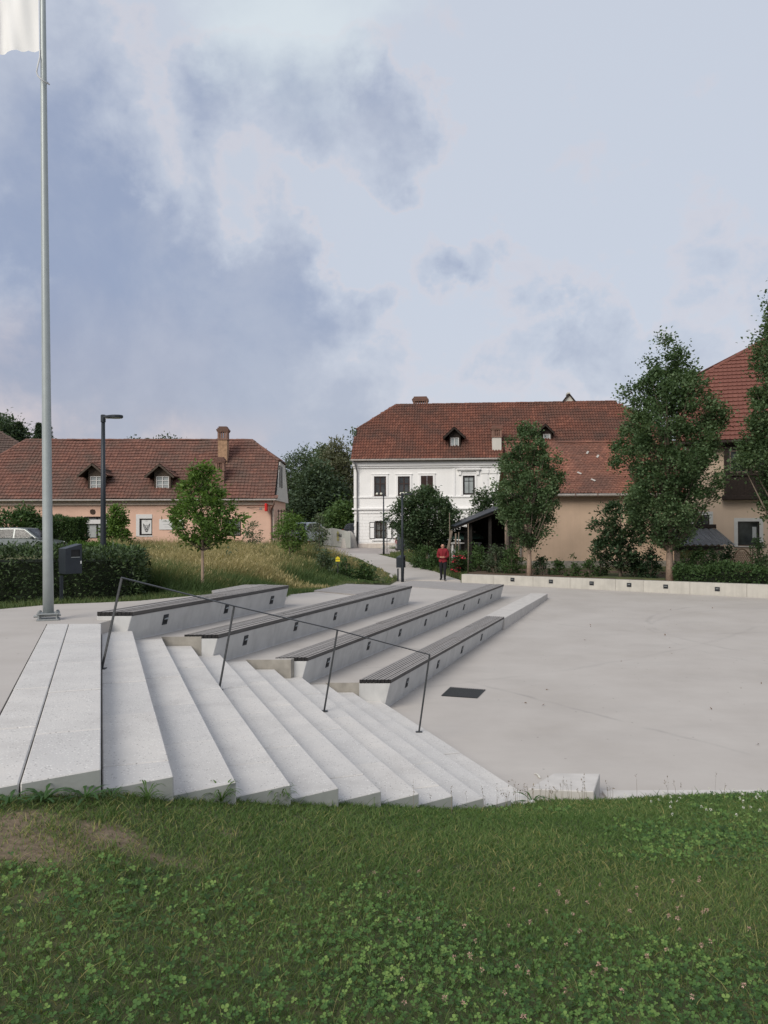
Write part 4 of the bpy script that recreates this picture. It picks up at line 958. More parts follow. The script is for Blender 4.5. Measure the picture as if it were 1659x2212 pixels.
ri = up.dot(-WF.n)*TR-.45; hz = (O+up*cut[1]).z; gi = up.dot(-WF.n)*cut[1]-.45
MB().extrude([WF.pt(sA, eW), WF.pt(sA, hz-.1, -gi), WF.pt(sA, hz-.1, -(2*ri-gi)), WF.pt(sA, eW, -2*ri)], WF.e*.1).build('gable', 'white_plaster', hw_, True)
MB().extrude([WF.pt(cut[0], hz, -gi), O+ex*r0[0]+up*TR, WF.pt(cut[0], hz, -(2*ri-gi))], UPZ*.06).build('half_hip', 'tile_white', hw_, True)
MB().extrude([O+ex*r0[0]+up*TR, O+ex*r1[0]+up*TR, WF.pt(sB, eW, -2*ri-.4), WF.pt(cor[0], eW, -2*ri-.4), WF.pt(cut[0], hz, -(2*ri-gi))], UPZ*.04).build('rear_slope', 'tile_white', hw_, True)
MB().tube([WF.pt(cor[0], eW+.10, .53), WF.pt(sB, eW+.10, .53)], .075, 8).build('gutter', 'gutter', hw_, True)
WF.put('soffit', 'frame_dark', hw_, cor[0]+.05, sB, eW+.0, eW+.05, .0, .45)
WF.put('cornice', 'white_trim', hw_, sA-.1, sB, eW-.32, eW-.004, -.05, .20); WF.put('cornice_step', 'white_trim', hw_, sA-.06, sB, eW-.46, eW-.32, -.05, .11)
zb = WF.sz(*zw(700, 772))[1]; WF.put('sill_band', 'white_trim', hw_, sA-.08, sB, zb-.05, zb+.05, -.03, .07)
zb2 = WF.sz(*zw(700, 855))[1]; WF.put('storey_band', 'white_trim', hw_, sA-.16, sB, zb2-.02, zb2+.09, -.03, .15); WF.put('storey_band', 'white_trim', hw_, sA-.1, sB, zb2-.30, zb2-.21, -.03, .07)
zpl = WF.sz(*zw(700, 1086))[1]
cutp = [sA-.04+i*1.05 for i in range(22)]
for i in range(21): WF.put('plinth_stone', 'plinth', hw_, cutp[i]+.003, cutp[i+1]-.003, gw_-.4, zpl+R.uniform(-.02, .02), -.05, .06+R.uniform(0, .012), .01)
# rusticated ground floor: every block its own piece
zr = zpl+.03; rows = 9; rh = (zb2-.33-zr)/rows; 
for r_ in range(rows):
    s = sA+.12-(r_ % 2)*.45
    while s < 11:
        a0, a1 = max(s+.008, sA-.03), s+.92
        z0, z1 = zr+r_*rh+.008, zr+(r_+1)*rh-.008; s += .93
        segs = [(a0, a1)]
        for h in los[:2]:
            b0, b1 = h[0]-.08, h[1]+.08
            if z1 > h[2]-.1 and z0 < h[3]+.12:
                nsg = []
                for p, q in segs:
                    if q <= b0 or p >= b1: nsg.append((p, q))
                    else:
                        if p < b0: nsg.append((p, b0))
                        if q > b1: nsg.append((b1, q))
                segs = nsg
        for p, q in segs:
            if q-p > .06: WF.put('rustic_block', 'white_plaster', hw_, p, q, z0, z1, -.02, .022, .006)
WF.put('pilaster', 'white_trim', hw_, sA-.03, sA+.38, zb2+.1, eW-.47, -.02, .035)
for i, h in enumerate(ups):
    a0, a1, z0, z1 = h; s_ = MB(); wd = .14
    WF.box(s_, a0-wd, a0, z0-.03, z1+wd, -.02, .05); WF.box(s_, a1, a1+wd, z0-.03, z1+wd, -.02, .05); WF.box(s_, a0, a1, z1, z1+wd, -.02, .05)
    s_.build('window_surround', 'white_trim', hw_, True)
    WF.put('outer_moulding', 'white_trim', hw_, a0-wd-.06, a1+wd+.06, z1+wd, z1+wd+.05, -.01, .08)
    if i < 2:
        wn = window(WF, hw_, *h, .08, .09, 1, (.62,), 'frame_brown', 'glass'); WF.put('sill', 'frame_brown', wn, a0, a1, z0-.02, z0+.05, -.06, .08)
        for j in range(5 if i else 2):
            b = WF.pt(a0+.22+(a1-a0-.4)*j/(4.5 if i else 1.6), z0+.13, .03); MB().lathe([(.03, -.08), (.09, -.03), (.10, .03), (.05, .09), (.01, .11)], b, 7).build('window_flower', 'white_bloom', wn)
    elif i == 2:
        sh = WF.put('shutter', 'frame_brown', hw_, a0, (a0+a1)/2-.008, z0, z1, -.05, -.0); sh2 = WF.put('shutter', 'frame_brown', hw_, (a0+a1)/2+.008, a1, z0, z1, -.05, -.0)
        for q, (p0, p1) in ((sh, (a0+.07, (a0+a1)/2-.06)), (sh2, ((a0+a1)/2+.06, a1-.07))):
            for j in range(16):
                zz = z0+.1+(z1-z0-.2)*j/16; mb = MB(); mb.box(WF.pt((p0+p1)/2, zz+.03, .006), (p1-p0, .035, .014), WF.R @ Matrix.Rotation(.7, 3, 'X')); mb.build('louvre_slat', 'frame_brown', q)
    else:
        window(WF, hw_, *h, .06, .12, 1, (.72,), 'frame_dark', 'glass_pale', .015)
        WF.put('lintel_cornice', 'white_trim', hw_, a0-.42, a1+.42, z1+.42, z1+.52, -.02, .24); WF.put('lintel_cornice', 'white_trim', hw_, a0-.34, a1+.34, z1+.33, z1+.42, -.02, .14)
        for q in (a0-.3, a1+.12): WF.put('corbel', 'white_trim', hw_, q, q+.18, z1+.05, z1+.33, -.02, .12)
for q in ((1258, 540), (1455, 520), (1515, 520)):
    a = WF.sz(*zw(q[0], 700))[0]; WF.put('pilaster', 'white_trim', hw_, a, a+(.16 if q[0] < 1300 else .42), zb+.06, eW-.47, -.02, .04)
    if q[0] > 1300: WF.put('capital', 'white_trim', hw_, a-.08, a+.5, eW-.95, eW-.62, .0, .09, .03)
for i, h in enumerate(los):
    a0, a1, z0, z1 = h
    wn = window(WF, hw_, *h, .14, .07, 1, (.5,), 'frame_dark', 'glass_pale', .03)
    gt = MB()
    for j in range(8): c = a0+.06+(a1-a0-.12)*j/7; gt.tube([WF.pt(c, z0+.04, -.05), WF.pt(c, z1-.04, -.05)], .02, 5)
    for zz in (z0+.2, (z0+z1)/2, z1-.2): gt.tube([WF.pt(a0+.03, zz, -.04), WF.pt(a1-.03, zz, -.04)], .02, 5)
    gt.build('window_grille', 'rust_iron', wn); WF.put('lintel', 'frame_dark', wn, a0-.03, a1+.03, z1, z1+.05, -.02, .05); WF.put('sill', 'white_trim', wn, a0-.25, a1+.25, z0-.14, z0-.03, 0, .12)
    if i < 2:
        for p0, p1 in ((a0-.41, a0-.03), (a1+.03, a1+.41)):
            z2, z3 = z0-.0, z1-.03; sh = WF.put('shutter', 'white_trim', hw_, p0+.04, p1-.04, z2+.04, z3-.04, .035, .06)
            f_ = MB()
            for b in ((p0, p0+.045, z2, z3), (p1-.045, p1, z2, z3), (p0+.045, p1-.045, z2, z2+.045), (p0+.045, p1-.045, z3-.045, z3), (p0+.045, p1-.045, z2+(z3-z2)*.66, z2+(z3-z2)*.66+.04)): WF.box(f_, *b, .03, .07)
            f_.build('shutter_frame', 'frame_dark', sh)
a = WF.sz(*zw(605, 900))[0]
MB().tube([WF.pt(cor[0]+.1, eW+.05, .5), WF.pt(cor[0]+.35, eW-.2, .45), WF.pt(a, eW-.75, .12), WF.pt(a, eW-1.3, .11), WF.pt(a, zpl, .11)], .06, 8).build('downpipe', 'pipe_grey', hw_, True)
MB().tube([WF.pt(a, zpl+1.6, .12), WF.pt(a-.02, zpl+.2, .13), WF.pt(a-.08, gw_+.1, .16)], .075, 8).build('downpipe_foot', 'metal_black', hw_, True)
d1 = zw(1240, 436); dormer(hw_, WF, O, ex, up, zw(1240, 0)[0], zw(1296, 0)[0], zw(0, 435)[1], zw(0, 365)[1], zw(1265, 298), zw(1190, 368), zw(1340, 368), 23, 'tile_white', 'dark_wood', 'frame_white', 'glass_pale', 1, ())
def zs(x, y): return (2000+x/3.318)*.553, (1500+y/3.318)*.553
dormer(hw_, WF, O, ex, up, zs(405, 0)[0], zs(497, 0)[0], zs(0, 738)[1], zs(0, 645)[1], zs(425, 525), zs(310, 640), zs(545, 640), 24, 'tile_white', 'dark_wood', 'frame_white', 'glass_pale', 0, ())
chim(hw_, WF, O, ex, up, 1524, 1586, 462, 275, zw, .7, mats=('gable', 'brick'), nslot=4)
rp = O+ex*((r0[0]+r1[0])/2)+up*TR
def ridge_chim(x0, x1, yb, yt, q):
    Fc = Face(rp, WF.e); a0, _ = Fc.sz(*q(x0, yb)); a1, zt = Fc.sz(*q(x1, yt)); return Fc, a0, a1, zt
Fc, a0, a1, zt = ridge_chim(985, 1080, 145, 82, zw); chimney(hw_, Fc, a0, a1, rp.z-1, zt, 1.0, zt, ('brick', 'brick'), True, 6)
Fc, a0, a1, zt = ridge_chim(680, 795, 225, 128, zs)
ck = MB(); Fc.box(ck, a0, a1, rp.z-1, zt-.5, -.9, 0); ck.extrude([Fc.pt(a0, zt-.5), Fc.pt(a1, zt-.5), Fc.pt((a0+a1)/2, zt-.05)], -Fc.n*.9); ck = ck.build('chimney', 'gable', hw_, True)
for sg, (p, q) in enumerate((((a0-.22, zt-.72), ((a0+a1)/2, zt)), (((a0+a1)/2, zt), (a1+.22, zt-.72)))):
    A, Bq = Fc.pt(*p, -.45), Fc.pt(*q, -.45); d = (Bq-A).normalized(); MB().box((A+Bq)/2, ((Bq-A).length, 1.2, .09), Matrix((d, Fc.n, Fc.n.cross(d))).transposed()).build('chimney_roof', 'dark_wood', ck)
MB().box(Fc.pt((a0+a1)/2, zt+.06, -.45), (.22, .9, .13), Fc.R).build('chimney_ridge', 'gable', ck)
# rounded guard stone at the corner
gs_ = thing('guard_stone', 'rounded pale guard stone at the corner of the white house', 'stone', WF.pt(sA-.35, gw_-.05, .35))
MB().lathe([(.62, -.1), (.60, .3), (.52, .8), (.40, 1.15), (.2, 1.38), (.03, 1.42)], (0, 0, 0), 14).build('stone_body', 'stone', gs_, smooth=True)
for i, (dx, dy, r_) in enumerate(((2.2, .9, .22), (2.6, 1.0, .3), (3.0, .9, .26), (3.5, 1.0, .32), (4.0, .9, .24))):
    p = WF.pt(sA+dx, gw_+.08, dy-.3); o = MB().lathe([(.05, -.3*r_), (r_, -.1), (r_*.9, .12), (r_*.5, .24), (.04, .28)], p, 7).build('boulder', 'stone')
    tag(o, ['small pale boulder', 'broad pale boulder', 'rough middle boulder', 'large pale boulder', 'last small boulder'][i]+' along the foot of the white house', 'stone', 'boulders by the white house')

# ---------------- peach outbuilding
PF = Face(at(1119, 1215, 40.5), (math.cos(math.radians(1.5)), -math.sin(math.radians(1.5)), 0)); gp_ = .55
ho = thing('peach_outbuilding', 'peach plastered outbuilding with an old beaver-tail tile roof', 'house', PF.pt(5, gp_, -3))
eP = PF.sz(1260, 1064)[1]; sE = PF.sz(1492, 1100)[0]
MB().extrude([PF.pt(0, gp_-.5), PF.pt(sE, gp_-.5), PF.pt(sE, eP), PF.pt(0, eP)], -PF.n*.4).build('wall', 'peach_plaster', ho, True)
PF.put('plinth', 'raw_concrete', ho, -.03, sE, gp_-.5, gp_+.42, -.02, .05)
ang = math.radians(42); O, ex, up = slope_frame(PF, eP-.08, .42, ang); rt = roof_st(O, ex, up, 1260, 957); TR = rt[1]
polyP = [(-.35, 0), (sE+.5, 0), (sE+.5, TR), (-.35, TR)]
rfP = roof_deck('roof', O, ex, up, polyP, ho); roof_tiles(ho, rfP, O, ex, up, polyP, .172, .145, 'beaver', 'tile_beaver', 13)
ridge_tiles(rfP, O+ex*-.35+up*TR, O+ex*(sE+.5)+up*TR, 'tile_beaver', .12)
rip = up.dot(-PF.n)*TR-.42; zrp = (O+up*TR).z
MB().extrude([PF.pt(-.02, gp_-.5, -.41), PF.pt(-.02, eP, -.41), PF.pt(-.02, eP, .0), PF.pt(-.02, zrp-.15, -rip), PF.pt(-.02, eP, -2*rip), PF.pt(-.02, gp_-.5, -2*rip)], PF.e*.3).build('gable', 'peach_plaster', ho, True)
MB().extrude([PF.pt(-.35, zrp-.02, -rip), PF.pt(sE+.5, zrp-.02, -rip), PF.pt(sE+.5, eP, -2*rip-.3), PF.pt(-.35, eP, -2*rip-.3)], UPZ*.06).build('rear_slope', 'tile_beaver', ho, True)
MB().tube([PF.pt(-.3, eP-.14, .50), PF.pt(sE, eP-.14, .50)], .075, 8).build('gutter', 'gutter', ho, True)
for i in range(9): MB().box(PF.pt(.6+i*1.1, eP-.13, .50), (.03, .19, .19), PF.R).build('gutter_bracket', 'pipe_brown', ho, True)
MB().tube([PF.pt(.12, eP-.2, .48), PF.pt(.12, eP-.6, .1), PF.pt(.12, gp_, .1)], .055, 8).build('downpipe', 'gutter', ho, True)
for u, v, a in ((1202, 0, 0),): pass
for x, y in ((975, 905), (1108, 952), (870, 1170), (1050, 1260)):           # slipped and patched tiles
    q = roof_st(O, ex, up, *zs(x, y)); N_ = ex.cross(up); p = O+ex*q[0]+up*q[1]+N_*.085
    MB().box(p, (.10, .24, .02), Matrix((ex, up, N_)).transposed() @ Matrix.Rotation(-.5 if y < 1000 else .9, 3, 'Z')).build('slipped_tile', 'stone', rfP)

# ---------------- tall house on the right
QF = Face(at(1490, 1215, 37.5), (math.cos(math.radians(22)), -math.sin(math.radians(22)), 0)); gq_ = .55
def zt_(x, y): return (2500+x/3.318)*.553, (1700+y/3.318)*.553
hq = thing('peach_house', 'tall peach house with a new red tiled roof and dark wooden oriel', 'house', QF.pt(5, gq_, -4))
eQ = QF.sz(*zt_(1000, 105))[1]
w1 = hole(QF, 1268, 1550, 1118, 1435, zt_); w2 = hole(QF, 700, 900, 1035, 1240, zt_)
QF.wall(-.15, 13, gq_-.5, eQ, [w1, w2], .2).build('wall', 'peach_house', hq, True)
MB().add([QF.pt(-.15, gq_-.5), QF.pt(-.15, eQ+.3), QF.pt(-.15, eQ+.3, -11), QF.pt(-.15, gq_-.5, -11)], [(0, 1, 2, 3)]).build('end_wall', 'peach_house', hq, True)
ang = math.radians(42); O, ex, up = slope_frame(QF, eQ+.05, .55, ang)
h0 = roof_st(O, ex, up, 1494, 824.6); h1 = roof_st(O, ex, up, 1637, 744); sl = (h1[1]-h0[1])/(h1[0]-h0[0]); TQ = h1[1]+1.3
polyQ = [(-.55, 0), (14, 0), (14, TQ), (h1[0]+1.3/sl, TQ), (h0[0], h0[1]), (-.35, h0[1]-.2)]
rfQ = roof_deck('roof', O, ex, up, polyQ, hq); roof_tiles(hq, rfQ, O, ex, up, polyQ, .21, .335, 'flat', 'tile_new', 14, 300, jit=.35)
ridge_tiles(rfQ, O+ex*h0[0]+up*h0[1], O+ex*(h1[0]+1.3/sl)+up*TQ, 'tile_new', .14)
riq = up.dot(-QF.n)*TQ-.55; zrq = (O+up*TQ).z; hzq = (O+up*h0[1]).z; giq = up.dot(-QF.n)*h0[1]-.55
MB().extrude([QF.pt(-.15, eQ), QF.pt(-.15, hzq-.15, -giq), QF.pt(-.15, hzq-.15, -(2*riq-giq)), QF.pt(-.15, eQ, -2*riq)], QF.e*.2).build('gable', 'peach_house', hq, True)
MB().extrude([QF.pt(-.4, hzq, -giq), O+ex*(h1[0]+1.3/sl)+up*TQ, QF.pt(-.4, hzq, -(2*riq-giq))], UPZ*.05).build('half_hip', 'tile_new', hq, True)
QF.put('eave_board', 'dark_wood', hq, -.5, 14, eQ-.12, eQ+.0, .0, .52); MB().tube([QF.pt(-.5, eQ+.0, .62), QF.pt(14, eQ+.0, .62)], .075, 8).build('gutter', 'dark_wood', hq, True)
for h, mull in ((w1, 0), (w2, 1)):
    a0, a1, z0, z1 = h; s_ = MB(); wd = .16
    QF.box(s_, a0-wd, a0, z0-.02, z1+wd, -.02, .02); QF.box(s_, a1, a1+wd, z0-.02, z1+wd, -.02, .02); QF.box(s_, a0, a1, z1, z1+wd, -.02, .02)
    s_.build('window_surround', 'window_trim', hq, True); wn = window(QF, hq, *h, .1, .06, mull, (), 'frame_dark', 'glass'); QF.put('sill', 'window_trim', wn, a0-wd-.02, a1+wd+.02, z0-.05, z0-.018, -.05, .10)
    if not mull: QF.put('curtain', 'curtain', wn, a0+(a1-a0)*.68, a1-.12, z0+.35, z1-.25, -.133, -.128)
# oriel: dark boarded box with a glazed band
oa0, oz1 = QF.sz(*zt_(1085, 105)); _, oz0 = QF.sz(*zt_(1085, 825)); _, ozm = QF.sz(*zt_(1100, 520)); oa1 = 13; dp = .35
ob = MB(); QF.box(ob, oa0, oa1, oz0, ozm, -.1, dp-.04); oriel = ob.build('oriel', 'dark_wood', hq, True)
a = oa0
while a < oa1: QF.put('board', 'dark_wood', oriel, a+.004, a+.136, oz0+.14, ozm-.05, dp-.04, dp-.015+R.uniform(0, .008)); a += .14
QF.put('sill_beam', 'dark_wood', oriel, oa0-.06, oa1, ozm-.05, ozm+.06, -.05, dp+.06); QF.put('base_beam', 'dark_wood', oriel, oa0-.1, oa1, oz0-.06, oz0+.14, -.05, dp+.06, .02)
QF.put('head_beam', 'dark_wood', oriel, oa0, oa1, oz1-.3, oz1, -.05, dp); QF.put('backing', 'glass', oriel, oa0+.05, oa1, ozm+.06, oz1-.3, -.05, dp-.2)
for i in range(9):
    a = oa0+i*1.02; QF.put('stud', 'dark_wood', oriel, a, a+.2, ozm+.06, oz1-.3, -.02, dp-.02)
    s_ = MB(); b0, b1, z0, z1 = a+.24, a+.98, ozm+.1, oz1-.36; sw = .055
    for b in ((b0, b0+sw, z0, z1), (b1-sw, b1, z0, z1), (b0+sw, b1-sw, z0, z0+sw), (b0+sw, b1-sw, z1-sw, z1), (b0+sw, b1-sw, z0+(z1-z0)*.52, z0+(z1-z0)*.52+.04)): QF.box(s_, *b, dp-.15, dp-.1)
    s_.build('casement', 'old_wood', oriel)
# lean-to with a corrugated roof in front
SF = Face(at(1480, 1235, 34.6), (1.0, 0, 0)); la0 = SF.sz(*zt_(440, 1400))[0]; la1, lz1 = SF.sz(*zt_(1040, 1400)); lg = .5; dpt = 2.2
sh = thing('garden_lean_to', 'small peach lean-to with a grey corrugated roof beside the tall house', 'shed', SF.pt((la0+la1)/2, lg))
wq = hole(SF, 520, 832, 1452, 1595, zt_)
SF.wall(la0, la1, lg-.2, lz1, [wq], .12).build('wall', 'peach_house', sh, True); SF.put('window', 'olive', sh, wq[0]-.01, wq[1]+.01, wq[2]-.01, wq[3]+.01, -.12, -.08)
MB().add([SF.pt(la1, lg-.2), SF.pt(la1, lz1), SF.pt(la1, lz1+.55, -dpt), SF.pt(la1, lg-.2, -dpt)], [(3, 2, 1, 0)]).build('end_wall', 'peach_house', sh, True)
for q in (.25, .55): MB().box(SF.pt(la1+.01, lz1-.75, -dpt*q), (.04, .3, .95), SF.R).build('side_window', 'old_wood', sh, True)
n = 44; vs, fs = [], []
for r_, (d, z) in enumerate(((.35, lz1-.06), (-dpt-.1, lz1+.62))):
    for i in range(n+1): vs.append(SF.pt(la0-.4+(la1-la0+.9)*i/n+(.25 if r_ else 0), z+.035*math.sin(i*2*pi/4), d))
MB().add(vs, [(i, i+1, n+2+i, n+1+i) for i in range(n)]+[(n+1+i, n+2+i, i+1, i) for i in range(n)]).build('corrugated_roof', 'corrugated', sh, True)
SF.put('fascia', 'dark_wood', sh, la0-.35, la1+.05, lz1-.28, lz1-.12, .2, .26); SF.put('top_flashing', 'dark_wood', sh, la0-.1, la1+.75, lz1+.62, lz1+.80, -dpt-.1, -dpt+.0)
# carport
CF = Face(at(1011, 1210, 39.2), (1, 0, 0)); cz = .5
cp = thing('carport', 'dark timber open shed with a sloping roof beside the peach outbuilding', 'shed', CF.pt(1.5, cz, -2))
ca0, cza = CF.sz(984, 1137); ca1, czb = CF.sz(1120, 1083); cdp = 4.5
MB().extrude([CF.pt(ca0, cza, .3), CF.pt(ca1, czb, .3), CF.pt(ca1, czb-.14, .3), CF.pt(ca0, cza-.10, .3)], -CF.n*(cdp+.3)).build('roof', 'shed_wood', cp, True)
MB().extrude([CF.pt(ca0-.05, cza+.03, .34), CF.pt(ca1, czb+.05, .34), CF.pt(ca1, czb+.0, .34), CF.pt(ca0-.05, cza-.01, .34)], -CF.n*(cdp+.4)).build('roofing', 'metal_dark', cp, True)
c0 = CF.sz(1016, 1200)[0]
for i in range(18):
    a = c0+.3+(ca1-c0-.3)*i/18; zt0 = cza+(czb-cza)*(a-ca0)/(ca1-ca0)-.16
    CF.put('wall_board', 'shed_wood', cp, a+.0005, a+(ca1-c0-.3)/18-.0005, cz, zt0, -cdp, -cdp+.03)
for a in (c0-.05, c0+.9, c0+1.9): CF.put('post', 'shed_wood', cp, a, a+.14, cz-.1, cza+(czb-cza)*(a-ca0)/(ca1-ca0)-.14, -.1, .04)
CF.put('side_wall', 'shed_wood', cp, c0-.05, c0-.0, cz, cza-.05, -cdp, -.3); CF.put('cross_beam', 'shed_wood', cp, ca0+.15, ca0+1.0, cza-.32, cza-.22, -.3, -.2); CF.put('shelf', 'shed_wood', cp, c0+.1, ca1-.2, cz+.9, cz+.95, -1.5, -.6)
CF.put('cabinet', 'shed_wood', cp, c0+1.0, ca1-.3, cz, cz+1.3, -3.2, -2.2); CF.put('floor_slab', 'soil', cp, c0-.3, ca1+.2, cz-.4, cz-.02, -cdp, .2)
# ------------------------------------------------------------------ vegetation
def unit(a): return a/np.maximum(np.linalg.norm(a, axis=-1, keepdims=True), 1e-9)
def leaf_mesh(name, P, L, wr, mat, rs, tint, out=None, droop=0.0, flat=.55, fold=.18):
    """kite-shaped leaves, slightly folded along the midrib"""
    n = len(P); d = rs.normal(size=(n, 3)); d[:, 2] = d[:, 2]*.6-droop
    if out is not None: d = d+out*1.1
    d = unit(d); nr = rs.normal(size=(n, 3))*flat; nr[:, 2] += 1.0; nr = unit(nr); b = unit(np.cross(nr, d)); nr = np.cross(d, b)
    L = (np.asarray(L)*(.65+.7*rs.rand(n)))[:, None]; W = L*wr
    V = np.stack([P, P+d*L*.45+b*W*.5+nr*W*fold, P+d*L, P+d*L*.45-b*W*.5+nr*W*fold], 1).reshape(-1, 3)
    Fq = np.arange(n*4).reshape(n, 4); return np_mesh(name, V, Fq, mat, np.repeat(tint, 4))
def prof_r(prof, z): return np.interp(z, [p[0] for p in prof], [p[1] for p in prof], left=0, right=0)
def crown_cloud(rs, c, prof, ncl, per, cr, shell=.55, ecc=1.0, rough=.16):
    """leaf positions in clumps spread through the crown's volume; returns points, clump index, clump centres"""
    z0, z1 = prof[0][0], prof[-1][0]; zz = []
    while len(zz) < ncl:
        z = rs.uniform(z0, z1); r = prof_r(prof, z); m = max(p[1] for p in prof)
        if rs.rand() < (r/m)**1.3+.04: zz.append(z)
    zz = np.array(zz); th = rs.rand(ncl)*2*pi; rad = prof_r(prof, zz)*(shell+(1-shell)*rs.rand(ncl)**.6)*np.where(rs.rand(ncl) < .25, rs.rand(ncl), 1)
    rad = rad*(1+rough*np.sin(3*th+zz*2.1+rs.rand()*6)+rough*.7*np.sin(5*th-zz*3.3))
    C = np.stack([c[0]+rad*np.cos(th), c[1]+rad*np.sin(th)*ecc, c[2]+zz], 1)
    k = np.repeat(np.arange(ncl), per); sz = (cr*(.6+.8*rs.rand(ncl)))[k, None]
    off = rs.normal(size=(len(k), 3))*sz*np.array([.55, .55, .5]); P = C[k]+off
    return P, k, C
def tree(name, label, base, prof, trunk_h, r0, ncl, per, cr, leaf, lm, seed, bark='bark', cat='tree', group=None, asc=1.0, wr=.6, droop=.15, nb=26, lean=0, shell=.55, stems=1, spread=.0, ecc=1.0, tt=(0, 1)):
    """prof: (height above base, crown radius)"""
    rs = np.random.RandomState(seed); b = Vector(base); t_ = thing(name, label, cat, b, group=group)
    P, k, C = crown_cloud(rs, (lean, 0, 0), prof, ncl, per, cr, shell, ecc)
    tint = np.clip(tt[0]+(tt[1]-tt[0])*(.22+.66*rs.rand(ncl)[k]*rs.rand(len(k))**.4+.25*rs.rand(len(k))), 0, 1)
    ax = np.stack([np.full(len(P), lean), np.zeros(len(P)), P[:, 2]*.75], 1); out = unit(P-ax)*.8
    crown = new_obj('crown', leaf_mesh('crown', P, np.full(len(P), leaf), wr, lm, rs, tint, out, droop), t_)
    H = prof[-1][0]; mb = MB()
    for s in range(stems):
        a = 2*pi*s/max(stems, 1)+.6; sx, sy = (spread*math.cos(a), spread*math.sin(a)) if stems > 1 else (0, 0)
        pts, rr = [], []
        for i in range(9):
            f = i/8; z = f*H*.86; pts.append((lean*f+sx*(.35+f)+.03*H*.3*math.sin(f*5+seed+s)*f, sy*(.35+f)+.02*H*.3*math.cos(f*4+seed)*f, z-.08*(i == 0)))
            rr.append(r0*(1.25 if i == 0 else 1)*(1-f)**.75/(1 if stems == 1 else 1.3)+.006)
        mb.tube(pts, rr, 8 if r0 > .05 else 6)
    trk = mb.build('trunk', bark, t_, smooth=True)
    lb = MB(); sel = rs.choice(ncl, min(nb, ncl), replace=False)
    for q in sel:
        c = Vector(C[q]); hd = math.hypot(c.x-lean, c.y); zs_ = max(trunk_h*.92, min(c.z-hd*asc*(.7+.5*rs.rand()), H*.8)); f = min(zs_/(H*.86), .95)
        s0 = Vector((lean*f+.03*H*.3*math.sin(f*5+seed)*f, .02*H*.3*math.cos(f*4+seed)*f, zs_)); m1 = s0.lerp(c, .45)+Vector((0, 0, -.08*hd*asc if asc > 0 else .06*hd))
        rb = max(.008, r0*.42*(1-f)**.7); lb.tube([s0, m1, c], [rb, rb*.6, rb*.2+.002], 5, cap=False)
    if lb.v: lb.build('branch', 'bark', trk, smooth=True)
    return t_
def px_prof(base, u0, y, rows):
    """crown outline given as (image row, half width in image units) turned into metres about the trunk"""
    out = []
    for v, hwid in rows: out.append((at(u0, v, y).z-base[2], hwid*y/F))
    return sorted(out)
def tree_px(name, label, u, y, zb, rows, trunk_v, r0, **kw):
    b = at(u, 1200, y); base = (b.x, b.y, zb); th = at(u, trunk_v, y).z-zb
    return tree(name, label, base, px_prof(base, u, y, rows), th, r0, **kw)
PG = 'young plane trees behind the planter wall'
tree_px('plane_tree', 'tall upright leafy tree in the planter in front of the tall house', 1446, 31.7, .6, [(735, 8), (755, 28), (785, 42), (815, 54), (850, 84), (900, 96), (950, 102), (1000, 104), (1050, 100), (1100, 88), (1140, 64), (1170, 32), (1188, 8)], 1185, .13, ncl=380, per=135, cr=.30, leaf=.108, lm='leaf_plane', seed=1, bark='bark_pale', group=PG, asc=2.2, nb=70, wr=.75)
tree_px('plane_tree', 'smaller upright leafy tree in the planter left of the tall tree', 1143, 34.6, .6, [(912, 8), (930, 20), (958, 38), (990, 54), (1020, 64), (1060, 70), (1100, 64), (1140, 46), (1170, 22), (1184, 6)], 1180, .10, ncl=260, per=105, cr=.25, leaf=.10, lm='leaf_plane', seed=2, bark='bark_pale', group=PG, asc=2.2, nb=60, wr=.75)
tree_px('plane_tree', 'large leafy tree cut off by the right edge of the photo', 1712, 29.4, .6, [(600, 26), (660, 48), (720, 58), (760, 74), (800, 62), (850, 72), (880, 92), (920, 94), (960, 82), (1000, 88), (1040, 72), (1080, 48), (1120, 52), (1160, 30)], 1180, .15, ncl=340, per=125, cr=.32, leaf=.11, lm='leaf_plane', seed=3, bark='bark_pale', group=PG, asc=2.2, nb=70, wr=.75)
tree_px('magnolia', 'small dark glossy-leaved tree against the peach wall', 1340, 33.6, .6, [(1086, 14), (1100, 34), (1125, 46), (1150, 54), (1180, 52), (1205, 40), (1228, 14)], 1235, .07, ncl=110, per=48, cr=.22, leaf=.16, lm='leaf_dark', seed=4, asc=1.2, nb=30, wr=.5)
tree_px('lilac_tree', 'dark multi-stemmed round bush tree in front of the white house', 922, 43.0, .62, [(1058, 10), (1072, 34), (1090, 58), (1110, 68), (1135, 66), (1160, 54), (1180, 34), (1192, 10)], 1180, .11, ncl=240, per=75, cr=.32, leaf=.15, lm='leaf_dark', seed=5, asc=1.0, nb=50, stems=3, spread=.45, tt=(.1, 1))
tree_px('garden_bush', 'leafy bush top above the dark shed roof', 1050, 49, .8, [(1062, 8), (1075, 22), (1095, 36), (1120, 40), (1150, 30), (1170, 12)], 1170, .06, ncl=110, per=60, cr=.3, leaf=.15, lm='leaf_dark', seed=6, nb=20)
tree_px('cherry_tree', 'young bright green tree on a thin trunk beside the meadow', 437, 17.1, 1.47, [(1001, 5), (1015, 22), (1040, 42), (1068, 50), (1085, 52), (1100, 66), (1120, 78), (1145, 72), (1165, 46), (1186, 14)], 1182, .034, ncl=150, per=38, cr=.13, leaf=.105, lm='leaf_young', seed=7, bark='bark_pale', asc=1.0, nb=40, wr=.45, droop=.35)
